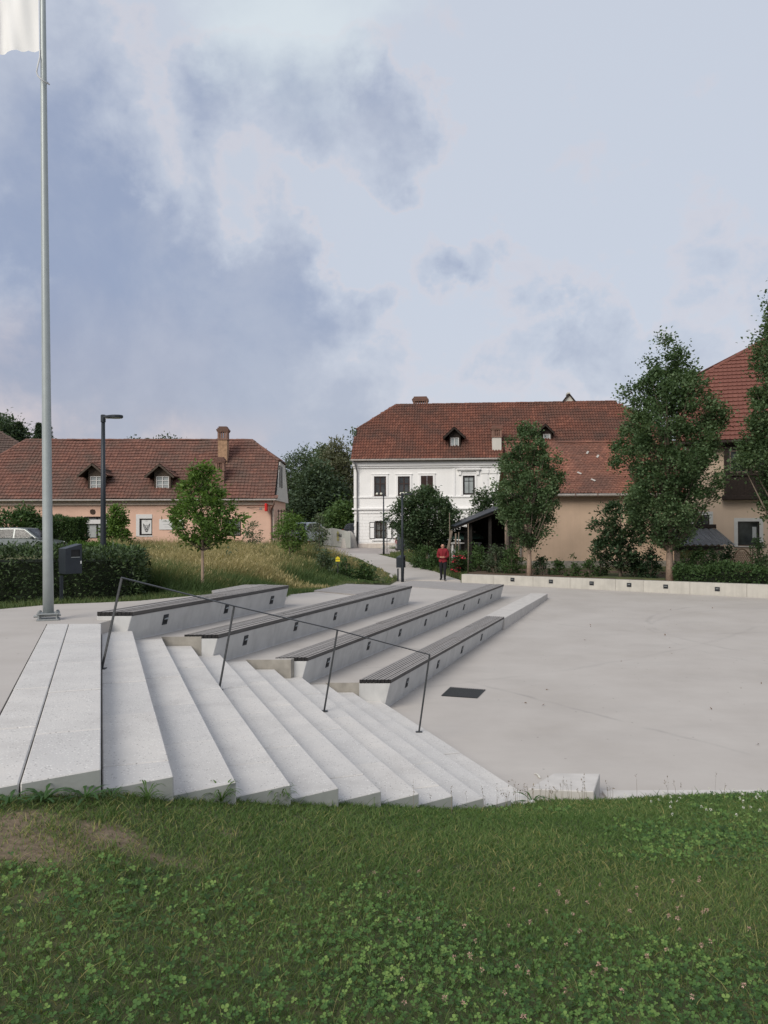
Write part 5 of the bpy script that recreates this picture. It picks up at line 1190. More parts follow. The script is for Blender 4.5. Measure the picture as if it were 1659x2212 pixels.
tree_px('peach_tree', 'small leafy fruit tree in the meadow near the white car', 626, 33, 1.12, [(1098, 6), (1115, 20), (1140, 33), (1165, 30), (1185, 16), (1200, 5)], 1195, .035, ncl=90, per=34, cr=.16, leaf=.15, lm='leaf_young', seed=8, asc=1.0, nb=20, wr=.28, droop=.7)
tree_px('pear_sapling', 'thin pale-leaved sapling in the meadow before the white banner', 690, 36, 1.02, [(1112, 4), (1130, 11), (1155, 17), (1180, 14), (1205, 20), (1225, 10)], 1222, .025, ncl=64, per=26, cr=.16, leaf=.10, lm='leaf_willow', seed=9, asc=1.5, nb=16, wr=.5)
tree_px('tall_shrub', 'tall narrow light green shrub behind the lamp post', 251, 46, 1.5, [(1090, 5), (1104, 16), (1125, 20), (1150, 24), (1172, 30), (1182, 14)], 1180, .05, ncl=120, per=44, cr=.22, leaf=.15, lm='leaf_young', seed=10, nb=24, stems=3, spread=.2)
tree_px('wall_sapling', 'thin scrubby sapling against the pink house corner', 546, 49, 1.2, [(1118, 4), (1135, 12), (1155, 18), (1175, 12)], 1178, .03, ncl=34, per=22, cr=.2, leaf=.12, lm='leaf_willow', seed=11, nb=14)
BG = 'tall trees behind the houses'
tree_px('background_tree', 'dense dark round tree behind the pink house corner', 655, 88, 1.4, [(980, 8), (992, 26), (1015, 44), (1050, 52), (1090, 52), (1125, 46), (1150, 26)], 1150, .4, ncl=330, per=60, cr=.95, leaf=.34, lm='leaf_far', seed=12, group=BG, nb=30, wr=.42, droop=.3)
tree_px('background_tree', 'pale silvery green tree against the white house gable', 728, 84, 1.4, [(955, 4), (968, 10), (985, 20), (1010, 32), (1040, 42), (1080, 46), (1115, 40), (1140, 20)], 1140, .35, ncl=300, per=60, cr=.85, leaf=.34, lm='leaf_poplar', seed=13, group=BG, nb=30, wr=.45)
tree_px('background_tree', 'dark low tree filling the gap between the two houses', 690, 80, 1.4, [(1010, 10), (1035, 34), (1065, 52), (1100, 58), (1130, 50), (1150, 20)], 1150, .3, ncl=240, per=60, cr=.85, leaf=.32, lm='leaf_far', seed=14, group=BG, nb=20, tt=(-.15, .7))
tree_px('background_tree', 'thin grey-green tree top between the dark and silvery trees', 698, 96, 1.4, [(968, 5), (982, 14), (1000, 24), (1030, 32), (1080, 30)], 1080, .3, ncl=130, per=60, cr=.85, leaf=.34, lm='leaf_willow', seed=15, group=BG, nb=20)
tree_px('background_tree', 'bright green shrubby tree above the white banner', 738, 72, 1.2, [(1088, 8), (1100, 26), (1120, 38), (1140, 40), (1158, 26)], 1160, .2, ncl=150, per=50, cr=.6, leaf=.26, lm='leaf_bush', seed=16, group=BG, nb=16)
tree_px('background_tree', 'slender tree showing a few sprays at the white roof edge', 776, 78, 1.4, [(930, 3), (945, 8), (965, 10), (1000, 14)], 1000, .15, ncl=30, per=18, cr=.55, leaf=.34, lm='leaf_far', seed=17, group=BG, nb=12)
HG = 'distant trees on the left horizon'
tree_px('distant_tree', 'distant broad tree at the left edge above the dark roof', 10, 150, 2, [(905, 12), (918, 30), (935, 42), (955, 46), (990, 40)], 990, .5, ncl=160, per=50, cr=1.3, leaf=.55, lm='leaf_far', seed=18, group=HG, nb=20, tt=(-.1, .7))
def conifer(name, label, u, y, zb, vt, vb, hwid, seed, group):
    rs = np.random.RandomState(seed); b = at(u, 1000, y); t_ = thing(name, label, 'tree', (b.x, b.y, zb), group=group); H = at(u, vt, y).z-zb; z0 = at(u, vb, y).z-zb; r = hwid*y/F
    P = []
    for i in range(26):
        f = i/25; z = z0+(H-z0)*f; rr = r*(1-f)**.8+.12
        for j in range(9):
            a = rs.rand()*2*pi; n = 16; q = rs.rand(n)**.6; ln = rr*(.7+.4*rs.rand())
            P.append(np.stack([np.cos(a)*q*ln+rs.normal(size=n)*.1, np.sin(a)*q*ln+rs.normal(size=n)*.1, z-q*ln*.35+rs.normal(size=n)*.12], 1))
    P = np.concatenate(P); new_obj('crown', leaf_mesh('crown', P, np.full(len(P), .5), .4, 'leaf_far', rs, np.clip(rs.rand(len(P))*.5, 0, 1), None, .5), t_)
    MB().tube([(0, 0, -.2), (0, 0, H*.97)], [.3, .03], 6).build('trunk', 'bark', t_)
conifer('conifer', 'slim dark conifer beyond the left end of the pink house roof', 43, 150, 2, 914, 985, 13, 1, HG)
conifer('conifer', 'broad dark conifer just left of the flagpole', 84, 140, 2, 916, 990, 20, 2, HG); conifer('conifer', 'second broad conifer half hidden by the flagpole', 102, 145, 2, 911, 990, 22, 3, HG)
for i, (u, v, hw2, k) in enumerate(((290, 956, 7, 0), (318, 949, 7, 1), (333, 955, 6, 0), (352, 955, 9, 0), (372, 957, 7, 0))):
    nm = ['low tree top', 'pointed conifer top', 'small round tree top', 'broad tree top', 'last low tree top'][i]+' just showing over the pink house ridge'
    if k: conifer('conifer', nm, u, 190, 3, v, 985, hw2, 7+i, HG)
    else: tree_px('distant_tree', nm, u, 190, 3, [(v, 4), (v+6, hw2), (v+16, hw2+4), (v+40, hw2)], v+40, .4, ncl=40, per=40, cr=1.4, leaf=.6, lm='leaf_far', seed=30+i, group=HG, nb=4, tt=(-.1, .6))

def hedge(name, label, A, B, width, z0, z1, n, leaf, lm, seed, group=None, round_=.12, wr=.42, tt=(0, 1), lob=.08):
    """clipped hedge: a twiggy core with leaves over all its faces"""
    rs = np.random.RandomState(seed); A, B = Vector(A), Vector(B); d = (B-A); L = d.length; d.normalize(); nr = Vector((-d.y, d.x, 0))
    t_ = thing(name, label, 'hedge', ((A+B)/2).xy.to_3d()+Vector((0, 0, z0)), group=group); H = z1-z0
    areas = np.array([L*H, L*H, width*H, width*H, L*width*1.1]); f = rs.choice(5, n, p=areas/areas.sum()); a, b_ = rs.rand(n), rs.rand(n)
    s = np.where(f < 2, a*L, np.where(f == 2, 0, np.where(f == 3, L, a*L))); w_ = np.where(f == 0, -width/2, np.where(f == 1, width/2, np.where(f < 4, (a-.5)*width, (b_-.5)*width))); z = np.where(f < 4, b_*H, H)
    o = np.stack([np.where(f == 2, -1., np.where(f == 3, 1., 0)), np.where(f == 0, -1., np.where(f == 1, 1., 0)), np.where(f == 4, 1., .25)], 1)
    dep = rs.normal(size=n)*.05-rs.rand(n)*.10+lob*(np.sin(s*3.1+z*4)+np.sin(w_*5+s*5.3))*.5
    s = s+o[:, 0]*dep; w_ = w_+o[:, 1]*dep; z = z+np.where(f == 4, dep+lob*.8*np.sin(s*2.2+seed), 0)-round_*np.clip((np.abs(w_)/(width/2)-.7)*3, 0, 1)*(f == 4)
    E, Nn, U = np.array(d), np.array(nr), np.array([0, 0, 1.]); P = np.array([A.x, A.y, z0])+s[:, None]*E+w_[:, None]*Nn+z[:, None]*U
    ow = o[:, :1]*E+o[:, 1:2]*Nn+o[:, 2:3]*U
    tint = np.clip(tt[0]+(tt[1]-tt[0])*(.1+.5*rs.rand(n)+.3*rs.rand(n)**3), 0, 1)
    me = leaf_mesh('foliage', P-np.array(t_.location), np.full(n, leaf), wr, lm, rs, tint, ow*.9, .1)
    fo = new_obj('foliage', me, t_); iw = width/2-.16
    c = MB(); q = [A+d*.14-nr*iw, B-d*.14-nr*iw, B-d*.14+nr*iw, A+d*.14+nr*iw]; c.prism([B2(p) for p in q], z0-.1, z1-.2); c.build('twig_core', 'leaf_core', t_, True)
    return t_
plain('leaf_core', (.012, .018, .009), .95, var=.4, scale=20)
hedge('laurel_hedge', 'dark clipped hedge behind the flagpole and litter bin', (-12.5, 14.55, 0), (-4.85, 15.95, 0), 1.5, 1.5, 2.52, 26000, .085, 'leaf_hedge', 1, wr=.36)
hedge('clipped_hedge', 'rounded dark hedge between the silver car and the pink house', at(118, 1150, 47.5), at(178, 1150, 47.5), 1.8, 1.4, 3.25, 9000, .14, 'leaf_bush', 2, round_=.5, tt=(-.05, .8))
hedge('planter_hedge', 'low leafy hedge on the right of the planter wall', PLA+pe*8.6-pn*.95, PLA+pe*19-pn*.95, .9, .6, 1.28, 12000, .11, 'leaf_bush', 3, wr=.6, lob=.14, tt=(-.05, .75))
hedge('rear_hedge', 'bright green hedge behind the litter bin', at(130, 1180, 24), at(288, 1180, 24), 1.5, 1.4, 2.3, 9000, .10, 'leaf_young', 6, tt=(0, .8))

def bush(name, label, u, y, zb, vtop, hw_px, lm='leaf_bush', leaf=.1, ncl=60, per=40, seed=1, cr=.2, group=None, wr=.55, cat='bush', tt=(0, 1), shell=.35, blooms=None, ecc=.8):
    rs = np.random.RandomState(seed); b = at(u, 1200, y); H = max(.3, at(u, vtop, y).z-zb); r = hw_px*y/F
    t_ = thing(name, label, cat, (b.x, b.y, zb), group=group)
    prof = [(0, r*.75), (H*.3, r), (H*.6, r*.85), (H*.85, r*.5), (H, r*.1)]
    P, k, C = crown_cloud(rs, (0, 0, 0), prof, ncl, per, cr, shell, ecc, .25)
    P[:, 2] = np.maximum(P[:, 2], .02)
    tint = np.clip(tt[0]+(tt[1]-tt[0])*(.1+.6*rs.rand(ncl)[k]*rs.rand(len(k))+.25*rs.rand(len(k))), 0, 1)
    new_obj('foliage', leaf_mesh('foliage', P, np.full(len(P), leaf), wr, lm, rs, tint, unit(P-np.array([0, 0, H*.2]))*.7, .15), t_)
    s = MB()
    for q in rs.choice(ncl, min(14, ncl), replace=False): c = Vector(C[q]); s.tube([(c.x*.15, c.y*.15, -.05), (c.x*.5, c.y*.5, c.z*.55), c], [.016, .012, .004], 5, cap=False)
    s.build('stem', 'bark', t_)
    if blooms:
        mat, nbl, rr = blooms
        for j in range(nbl):
            q = C[rs.randint(ncl)]; a = rs.rand()*2*pi; p = Vector((q[0]*1.05, min(q[1], 0)*1.05-.12, max(.15, q[2])+.05)); m_ = MB()
            for i in range(9):
                an = i*2.4; rr_ = rr*(.25+.75*i/9); m_.add([p+Vector((math.cos(an)*rr_*.3, math.sin(an)*rr_*.3, 0)), p+Vector((math.cos(an-.5)*rr_, math.sin(an-.5)*rr_, rr*.4-i*.01)), p+Vector((math.cos(an+.5)*rr_, math.sin(an+.5)*rr_, rr*.4-i*.01)), p+Vector((math.cos(an)*rr_*1.15, math.sin(an)*rr_*1.15, rr*.1))], [(0, 1, 3, 2)])
            m_.build('bloom', mat, t_)
    return t_
GB = 'shrubs in the bed behind the planter wall'
bush('round_bush', 'large rounded bush behind the silver car', 45, 49, 1.5, 1094, 66, 'leaf_bush', .2, 150, 55, 1, .4, tt=(0, .85))
for i, (u, y, vt, hwid, lm, lab, tt) in enumerate((
    (1000, 37.4, 1192, 20, 'leaf_bush', 'leafy bush at the left end of the planter wall', (0, .8)), (1035, 38.0, 1172, 26, 'leaf_bush', 'mounded green bush in front of the dark shed posts', (0, .9)),
    (1072, 36.8, 1176, 26, 'leaf_willow', 'greyish bush in front of the dark shed', (-.1, .6)), (1105, 36.2, 1184, 22, 'leaf_bush', 'green bush between the shed and the smaller planter tree', (0, .8)),
    (1168, 35.0, 1202, 20, 'leaf_dark', 'low dark bush right of the smaller planter tree', (.1, .9)), (1205, 35.2, 1212, 18, 'leaf_bush', 'low sparse bush at the foot of the peach wall', (0, .8)),
    (1238, 34.4, 1196, 20, 'leaf_bush', 'upright scrubby bush against the peach wall', (0, .8)), (1275, 34.0, 1206, 22, 'leaf_bush', 'spreading shrub left of the magnolia', (-.1, .7)),
    (1298, 34.6, 1168, 18, 'leaf_plane', 'taller leafy shrub touching the magnolia on its left', (0, .9)), (1372, 33.4, 1196, 20, 'leaf_dark', 'dark shrub just right of the magnolia trunk', (0, .8)),
    (1405, 32.8, 1186, 18, 'leaf_dark', 'dark upright shrub left of the tall planter tree', (-.1, .6)), (1478, 31.8, 1204, 20, 'leaf_bush', 'leafy shrub right of the tall planter tree trunk', (0, .8)),
    (1508, 31.6, 1186, 22, 'leaf_bush', 'scrubby shrub in front of the garden lean-to', (-.05, .8)), (1540, 32.6, 1190, 18, 'leaf_plane', 'bushy shrub by the lean-to corner', (-.1, .8)),
    (1572, 33.4, 1178, 14, 'leaf_dark', 'dark thin shrub beside the wicker arch', (-.1, .6)), (1640, 32.0, 1160, 16, 'leaf_plane', 'thin climbing shrub by the trellis at the right edge', (0, .8)))):
    bush('garden_shrub', lab, u, y, .6, vt, hwid*(.85 if 4 <= i <= 8 else 1), lm, .11, 20 if 4 <= i <= 8 else 44, 30, 40+i, .13 if 4 <= i <= 8 else .17, GB, tt=(tt[0]+.08, tt[1]+.1))
bush('rose_bush', 'rose bush with bright pink blooms beside the walking person', 985, 36.9, .45, 1182, 15, 'leaf_bush', .09, 40, 30, 60, .14, tt=(-.1, .7), blooms=('rose', 18, .17))
for i, (u, y, vt, hwid, lab) in enumerate(((905, 41.5, 1178, 14, 'grassy bush by the wire fence nearest the car'), (922, 40.5, 1182, 12, 'green bush by the wire fence behind the litter bin'), (940, 39.8, 1190, 11, 'low bush by the wire fence left of the person'), (965, 39.0, 1196, 10, 'small bush behind the person at the fence'))):
    bush('fence_bush', lab, u, y, .58, vt, hwid, 'leaf_bush', .11, 36, 30, 70+i, .2, 'bushes along the wire fence', tt=(0, .75))
for i, (u, y, vt, hwid, lm, lab) in enumerate(((700, 30, 1196, 26, 'leaf_willow', 'grey-green shrub in the middle of the meadow'), (745, 31, 1208, 22, 'leaf_bush', 'leafy weed clump by the bee sign'), (790, 31.5, 1222, 20, 'leaf_bush', 'weed clump in the meadow by the garden path'), (560, 30, 1190, 14, 'leaf_bush', 'dark weed clump in the meadow right of the young tree'), (525, 24, 1228, 12, 'leaf_bush', 'small weed clump in the meadow behind the upper deck'), (495, 27, 1200, 13, 'leaf_willow', 'pale weed clump right of the young tree trunk'))):
    bush('meadow_weed', lab, u, y, float(gz(at(u, 1200, y).x, y)), vt, hwid, lm, .12, 34, 26, 80+i, .17, 'weed clumps in the meadow', tt=(0, .7))

# ---------------- meadow
hard = [plaza_poly, T0P, tr_poly, [B2(p) for p in pv], [B2(p) for p in rd]]
def edge_dist(x, y, polys):
    d = np.full(x.shape, 1e9)
    for poly in polys:
        for i in range(len(poly)):
            x0, y0 = poly[i][0], poly[i][1]; x1, y1 = poly[(i+1) % len(poly)][0], poly[(i+1) % len(poly)][1]; ex, ey = x1-x0, y1-y0
            t = np.clip(((x-x0)*ex+(y-y0)*ey)/(ex*ex+ey*ey+1e-9), 0, 1); d = np.minimum(d, np.hypot(x-x0-t*ex, y-y0-t*ey))
    return d
def blades(name, x, y, z, h, w_, tint, mat, rs, lean=.35):
    n = len(x); a = rs.rand(n)*2*pi; lx, ly = rs.normal(size=n)*lean*h, rs.normal(size=n)*lean*h
    P = np.stack([x, y, z], 1); sx = np.stack([np.cos(a)*w_, np.sin(a)*w_, 0*a], 1); mid = P+np.stack([lx*.35, ly*.35, h*.6], 1); tip = P+np.stack([lx, ly, h], 1)
    V = np.stack([P-sx, P+sx, mid+sx*.7, mid-sx*.7, tip], 1).reshape(-1, 3); b = (np.arange(n)*5)[:, None]
    Fc = np.concatenate([b+np.array([[0, 1, 2]]), b+np.array([[0, 2, 3]]), b+np.array([[3, 2, 4]])]); return np_mesh(name, V, Fc, mat, np.repeat(tint, 5))
rs = np.random.RandomState(77); n = 330000
y = 15.5+37*rs.rand(n)**1.25; x = (-.40+.47*rs.rand(n))*y
ok = ~inpoly(x, y, plaza_poly)
for p in hard[1:]: ok &= ~inpoly(x, y, p)
ok &= (x > -.345*y-.2) & ~((x < -4.4) & (y < 16.6)) & (rs.rand(n) < np.clip(24/y, .3, 1)); x, y = x[ok], y[ok]; n = len(x)
de = edge_dist(x, y, hard); gold = noise2(x, y, 21, .75)+.35*noise2(x, y, 22, 2.4)+.45*np.clip((de-2)/4, -1, 1)+.25*np.clip((x+4)/4, -1, 1)
hgt = .07+.82*np.clip((de-.7)/1.6, 0, 1)*(.75+.25*noise2(x, y, 23, 1.1)); hgt *= (.55+.7*rs.rand(n))
tint = np.clip(.47+.36*np.clip(gold, -1, 1)+.16*rs.normal(size=n)-.36*np.clip((2.4-de)/1.4, 0, 1), 0, 1)
o = new_obj('meadow_grass', blades('meadow_grass', x, y, gz(x, y)-.03, hgt, .006*(1+y/22), tint, 'meadow', rs, .32)); tag(o, 'tall dry golden and green meadow grass beyond the benches', 'grass', kind='stuff')
s_ = (tint > .5) & (rs.rand(n) < .35); ns = s_.sum(); P = np.stack([x[s_], y[s_], gz(x[s_], y[s_])+hgt[s_]*.9], 1)
o = new_obj('meadow_seedheads', leaf_mesh('meadow_seedheads', P, np.full(ns, .11), .22, 'meadow', rs, np.clip(.55+.4*rs.rand(ns), 0, 1), np.tile(np.array([0, 0, 1.2]), (ns, 1)), -.2)); tag(o, 'pale seed heads over the meadow grass', 'grass', kind='stuff')
# rough grass along the garden fence, the house front and the path verge
n = 60000; y = 35+24*rs.rand(n); x = .4+rs.rand(n)*7; ok = ~inpoly(x, y, hard[3]) & ~inpoly(x, y, hard[4]) & ~inpoly(x, y, plaza_poly) & (rs.rand(n) < 30/y); ok &= x < .2*y; ok &= ~inpoly(x, y, [B2(p) for p in bed]); x, y = x[ok], y[ok]; n = len(x)
x2 = -22+18*rs.rand(30000); y2 = 17+33*rs.rand(30000)
o = new_obj('verge_grass', blades('verge_grass', x, y, gz(x, y)-.02, .10+.22*rs.rand(n), .012+0*x, np.clip(.18+.14*rs.normal(size=n), 0, 1), 'meadow', rs, .4)); tag(o, 'rough green grass between the garden path and the wire fence', 'grass', kind='stuff')
xs_, ys_ = -13+8.6*rs.rand(26000), 11.6+3.4*rs.rand(26000); ok = ~inpoly(xs_, ys_, T0P) & (edge_dist(xs_, ys_, [T0P]) < .9); xs_, ys_ = xs_[ok], ys_[ok]
xt = -4.8+3.4*rs.rand(16000); yt = 14.2+5*rs.rand(16000); ok = ~inpoly(xt, yt, T0P) & ~inpoly(xt, yt, tr_poly) & (edge_dist(xt, yt, [T0P, tr_poly]) < 1.2); xs_ = np.concatenate([xs_, xt[ok]]); ys_ = np.concatenate([ys_, yt[ok]])
n = len(xs_); o = new_obj('path_edge_grass', blades('path_edge_grass', xs_, ys_, gz(xs_, ys_)-.01, .05+.10*rs.rand(n), .006+0*xs_, np.clip(.15+.12*rs.normal(size=n), 0, 1), 'meadow', rs, .5)); tag(o, 'short green grass along the edge of the upper path', 'grass', kind='stuff')

# ---------------- lawn in the foreground
rs = np.random.RandomState(5); n = 1250000
y = .8+8.2*rs.rand(n); x = -6.4+15.4*rs.rand(n); t_ = lawn_t(x, y)
soil = bare(x, y)
cl = noise2(x, y, 41, 1.4)*.7+noise2(x, y, 42, 3.2)*.4
clov = np.clip(.10+.55*cl+.55*np.clip((3.9-y)/1.4, -.3, 1)+.75*np.exp(-((x-3.8)**2/2.2+(y-7.8)**2/1.2))-1.0*soil-.55*np.exp(-((x+2.0)**2/.3+(y-3.2)**2/1.0)), 0, 1)
ok = (t_ < 1.0) & (np.abs(x) < .53*y+2.3) & (rs.rand(n) < np.clip((3.6/y)**1.1, 0, 1)*np.where(np.abs(x) < .53*y+.5, 1, .6)) & (rs.rand(n) > soil*.78) & (rs.rand(n) > clov*.45)
x, y, sl_, t_ = x[ok], y[ok], soil[ok], t_[ok]; n = len(x)
dry = np.clip(.22+.35*noise2(x, y, 43, 1.2)+.25*noise2(x, y, 44, 4.0)+.45*np.exp(-((y-4.6)**2/1.6))+1.0*sl_+.6*np.exp(-((x+1.9)**2/.35+(y-3.2)**2/1.2)), 0, 1)
isd = rs.rand(n) < dry*.36+.25*sl_
tint = np.where(isd, .5+.45*rs.rand(n), np.clip(.30+.17*rs.normal(size=n)+.08*noise2(x, y, 46, 2.0), 0, .6))
h = (.018+.026*rs.rand(n)**1.5)*np.where(rs.rand(n) < .025, 1.9, 1)
o = new_obj('lawn_grass', blades('lawn_grass', x, y, lawn_z(x, y)-.004, h, .0018*np.maximum(1, y/3.0), tint, 'lawn_blade', rs, .95)); tag(o, 'short mown lawn grass in the foreground with dry patches', 'grass', kind='stuff')
# clover: three round leaflets on a stalk
n = 250000; y = .8+8.1*rs.rand(n); x = -6+14.5*rs.rand(n); t_ = lawn_t(x, y)
cl = noise2(x, y, 41, 1.4)*.7+noise2(x, y, 42, 3.2)*.4
soil = bare(x, y)
clov = np.clip(.10+.55*cl+.55*np.clip((3.9-y)/1.4, -.3, 1)+.75*np.exp(-((x-3.8)**2/2.2+(y-7.8)**2/1.2))-1.0*soil-.55*np.exp(-((x+2.0)**2/.3+(y-3.2)**2/1.0)), 0, 1)
ok = (t_ < .985) & (np.abs(x) < .53*y+2) & (rs.rand(n) < clov*np.clip((3.6/y)**.9, 0, 1)); x, y = x[ok], y[ok]; n = len(x)
hc = .018+.030*rs.rand(n); C = np.stack([x, y, lawn_z(x, y)+hc], 1); tilt = unit(np.stack([rs.normal(size=n)*.42, rs.normal(size=n)*.42-.25, np.ones(n)], 1)); a0 = rs.rand(n)*2*pi
u_ = unit(np.cross(tilt, np.stack([np.cos(a0), np.sin(a0), 0*a0+.01], 1))); v_ = np.cross(tilt, u_); R_ = (.0045+.0075*rs.rand(n)**1.4)*np.where(y > 5, 1.25, 1.0)
hexa = [(.0, .0), (.55, -.52), (1.15, -.50), (1.42, 0), (1.15, .50), (.55, .52)]; VV = []; lift = rs.rand(n)*.5-.05
for k in range(3):
    a = 2*pi*k/3; dx = u_*math.cos(a)+v_*math.sin(a); dy = -u_*math.sin(a)+v_*math.cos(a)
    for q, (px_, py_) in enumerate(hexa): VV.append(C+(dx*px_+dy*py_*1.15)*R_[:, None]+tilt*((px_*lift+abs(py_)*.35)*R_)[:, None])
V = np.stack(VV, 1).reshape(-1, 3); ct = np.clip(.52+.22*rs.normal(size=n)+.16*noise2(x, y, 45, 5.0)+.30*(rs.rand(n) < .14), 0, 1)
o = new_obj('clover_leaves', np_mesh('clover_leaves', V, np.arange(n*18).reshape(-1, 6), 'clover', np.repeat(ct, 18))); tag(o, 'round clover leaves spread through the lawn', 'clover', kind='stuff')
# clover flowers, some white and fresh, some brown
def heads(name, X, Y, r, mat, label, seed):
    rs = np.random.RandomState(seed); P = []
    n = len(X); C = np.stack([X, Y, lawn_z(X, Y)+.055+.03*rs.rand(n)], 1); k = np.repeat(np.arange(n), 22); d = unit(rs.normal(size=(len(k), 3))+np.array([0, 0, .5])); P = C[k]+d*r*.35
    me = leaf_mesh(name, P, np.full(len(k), r), .4, mat, rs, rs.rand(len(k)), d*2.5, 0); o = new_obj(name, me); tag(o, label, 'flowers', kind='stuff')
n = 90; X = 1.6*rs.rand(n)**.8*1.3-.1; Y = 2.3+2.2*rs.rand(n); ok = X < .5*Y+.2; heads('clover_flowers', X[ok], Y[ok], .009, 'pink_bloom', 'faded pinkish clover flower heads in the lawn', 3)
n = 70; X = 2.4+2.4*rs.rand(n); Y = 6.6+2.0*rs.rand(n); ok = X < .5*Y+.3; heads('fresh_clover_flowers', X[ok], Y[ok], .011, 'white_bloom', 'white clover flower heads near the plaza kerb on the right', 4)
# stalks with seed heads along the foot of the stairs and the kerb
n = 60; th = rs.choice(np.concatenate([np.linspace(.02, .42, 40), np.linspace(.14, .24, 60)]), n)+rs.normal(size=n)*.012; rad = np.interp(th, _la, _ly)*(.985-.03*rs.rand(n)); X, Y = rad*np.sin(th), rad*np.cos(th); Z = lawn_z(X, Y); hh = .12+.16*rs.rand(n)
me = blades('grass_stalks', X, Y, Z, hh, .0022+0*X, .4+.5*rs.rand(n), 'seedhead', np.random.RandomState(9), .10); o = new_obj('grass_stalks', me); tag(o, 'thin grass stalks along the foot of the stairs and kerb', 'grass', kind='stuff')
r9 = np.random.RandomState(9); r9.rand(n); lx, ly = r9.normal(size=n)*.10*hh, r9.normal(size=n)*.10*hh
k = np.repeat(np.arange(n), 6); f_ = rs.rand(len(k))*.35+.66; P = np.stack([X[k]+lx[k]*f_, Y[k]+ly[k]*f_, Z[k]+hh[k]*f_], 1)
o = new_obj('stalk_seedheads', leaf_mesh('stalk_seedheads', P, np.full(len(k), .022), .3, 'seedhead', rs, rs.rand(len(k)), np.tile(np.array([0, 0, 1.]), (len(k), 1)), 0)); tag(o, 'brown seed heads on the grass stalks by the stairs', 'grass', kind='stuff')
# rosette weeds growing against the slab ends
def rosette(label, X, Y, nl, L, seed, lm='clover', up_=.5, wf_=.06):
    rs = np.random.RandomState(seed); z = float(lawn_z(X, Y)); t_ = thing('weed_plant', label, 'weed', (X, Y, z), group='weeds along the foot of the stairs'); V, Fc, tn = [], [], []
    for i in range(nl):
        a = 2*pi*i/nl+rs.rand()*.5; l = L*(.6+.6*rs.rand()); d = np.array([math.cos(a), math.sin(a), 0]); s = np.array([-d[1], d[0], 0]); b0 = len(V); e = up_*(.5+rs.rand())
        for q in range(7):
            f = q/6; w_ = wf_*l*math.sin(pi*min(.97, f*.9+.06))*(1.25 if q % 2 else .7); p = d*l*f+np.array([0, 0, 1])*(e*l*f-.75*e*l*f*f+.01)
            V += [p-s*w_+np.array([0, 0, .15*w_]), p+s*w_+np.array([0, 0, .15*w_])]; tn += [.12+.25*rs.rand()]*2
        Fc += [(b0+2*q, b0+2*q+1, b0+2*q+3, b0+2*q+2) for q in range(6)]
    new_obj('leaf_rosette', np_mesh('leaf_rosette', np.array(V), np.array(Fc), lm, np.array(tn)), t_); return t_
for i, (u, v, z, nl, L, lab) in enumerate(((95, 1716, 1.5, 16, .13, 'broad-leaved weed at the near end of the second top slab'), (185, 1712, 1.5, 14, .17, 'toothed dandelion leaves leaning on the top slab end'), (20, 1715, 1.5, 9, .15, 'weed tuft at the far left slab end'), (318, 1716, 1.40, 20, .10, 'spiky weed against the end of the first step'), (478, 1712, 1.22, 26, .13, 'grassy weed tuft at the end of the second step'), (606, 1712, 1.06, 28, .13, 'tall leafy weed at the end of the third step'), (1150, 1722, .25, 8, .20, 'broad dock leaves beside the raised edging slab'), (240, 1724, 1.5, 9, .10, 'small weed in the corner between top slab and first step'))):
    rq = ray(u, v); aq = math.atan2(rq.x, rq.y); rq_ = float(np.interp(aq, _la, _ly))*.975; p = Vector((rq_*math.sin(aq), rq_*math.cos(aq), 0)); rosette(lab, p.x, p.y, nl*(2 if i in (3, 4, 5, 0) else 1), L, 20+i, 'lawn_blade' if i in (3, 4, 5) else 'clover', 1.9 if i in (4, 5, 3) else .8, .035 if i in (3, 4, 5) else .06)
# ------------------------------------------------------------------ flagpole and flag
fb = gp(104.5, 1339, 1.65); ft = at(91.5, -130, fb.y); fp = thing('flagpole', 'tall tapered galvanised flagpole at the head of the stairs', 'flagpole', fb)
pts = [fb.lerp(ft, i/8)+Vector((0, 0, .10 if i == 0 else 0)) for i in range(9)]
MB().tube(pts, [.076-.040*i/8 for i in range(9)], 20).build('pole', 'steel', fp, True, smooth=True)
rot = Matrix.Rotation(.3, 3, 'Z')
MB().box(fb+Vector((0, 0, .012)), (.30, .26, .024), rot).build('base_plate', 'steel_dull', fp, True, bevel=.004); MB().box(fb+Vector((0, 0, .095)), (.30, .24, .022), rot).build('flange', 'steel_dull', fp, True, bevel=.004)
for sx in (-1, 1):
    for sy in (-1, 1):
        c = fb+rot @ Vector((sx*.12, sy*.09, 0)); MB().tube([c+Vector((0, 0, .0)), c+Vector((0, 0, .135))], .013, 8).tube([c+Vector((0, 0, .107)), c+Vector((0, 0, .128))], .024, 6).build('bolt', 'steel_dull', fp, True)
MB().tube([fb+Vector((-.17, -.10, .06)), fb+Vector((.19, -.02, .075))], .018, 8).build('hinge_pin', 'steel_dull', fp, True)
yr = fb.y
def pz(u, v, dy=0.0): return at(u, v, yr+dy)
rp_ = [pz(86, 108, -.03), pz(86.5, 120, -.04), pz(85.5, 126, -.06), pz(81.5, 142, -.08), pz(79, 156, -.10), pz(82, 164, -.11), pz(90, 172, -.12), pz(100, 179, -.10), pz(106.5, 182, -.02), pz(105, 180, .06), pz(96, 174, .08), pz(90, 168, .05)]
MB().tube(rp_, .011, 8).build('rope_loop', 'rope', fp, True, smooth=True)
MB().tube([pz(86.5, 122, -.05), pz(86.3, 60, -.035), pz(85, -80, -.03)], .004, 6).build('halyard', 'rope', fp, True)
fl_o = thing('flag', 'plain white flag hanging from the top of the flagpole', 'flag', pz(60, 100)); nx_, nz_ = 46, 44; vs = []
A0, A1 = pz(84.5, 109), pz(82, -120)
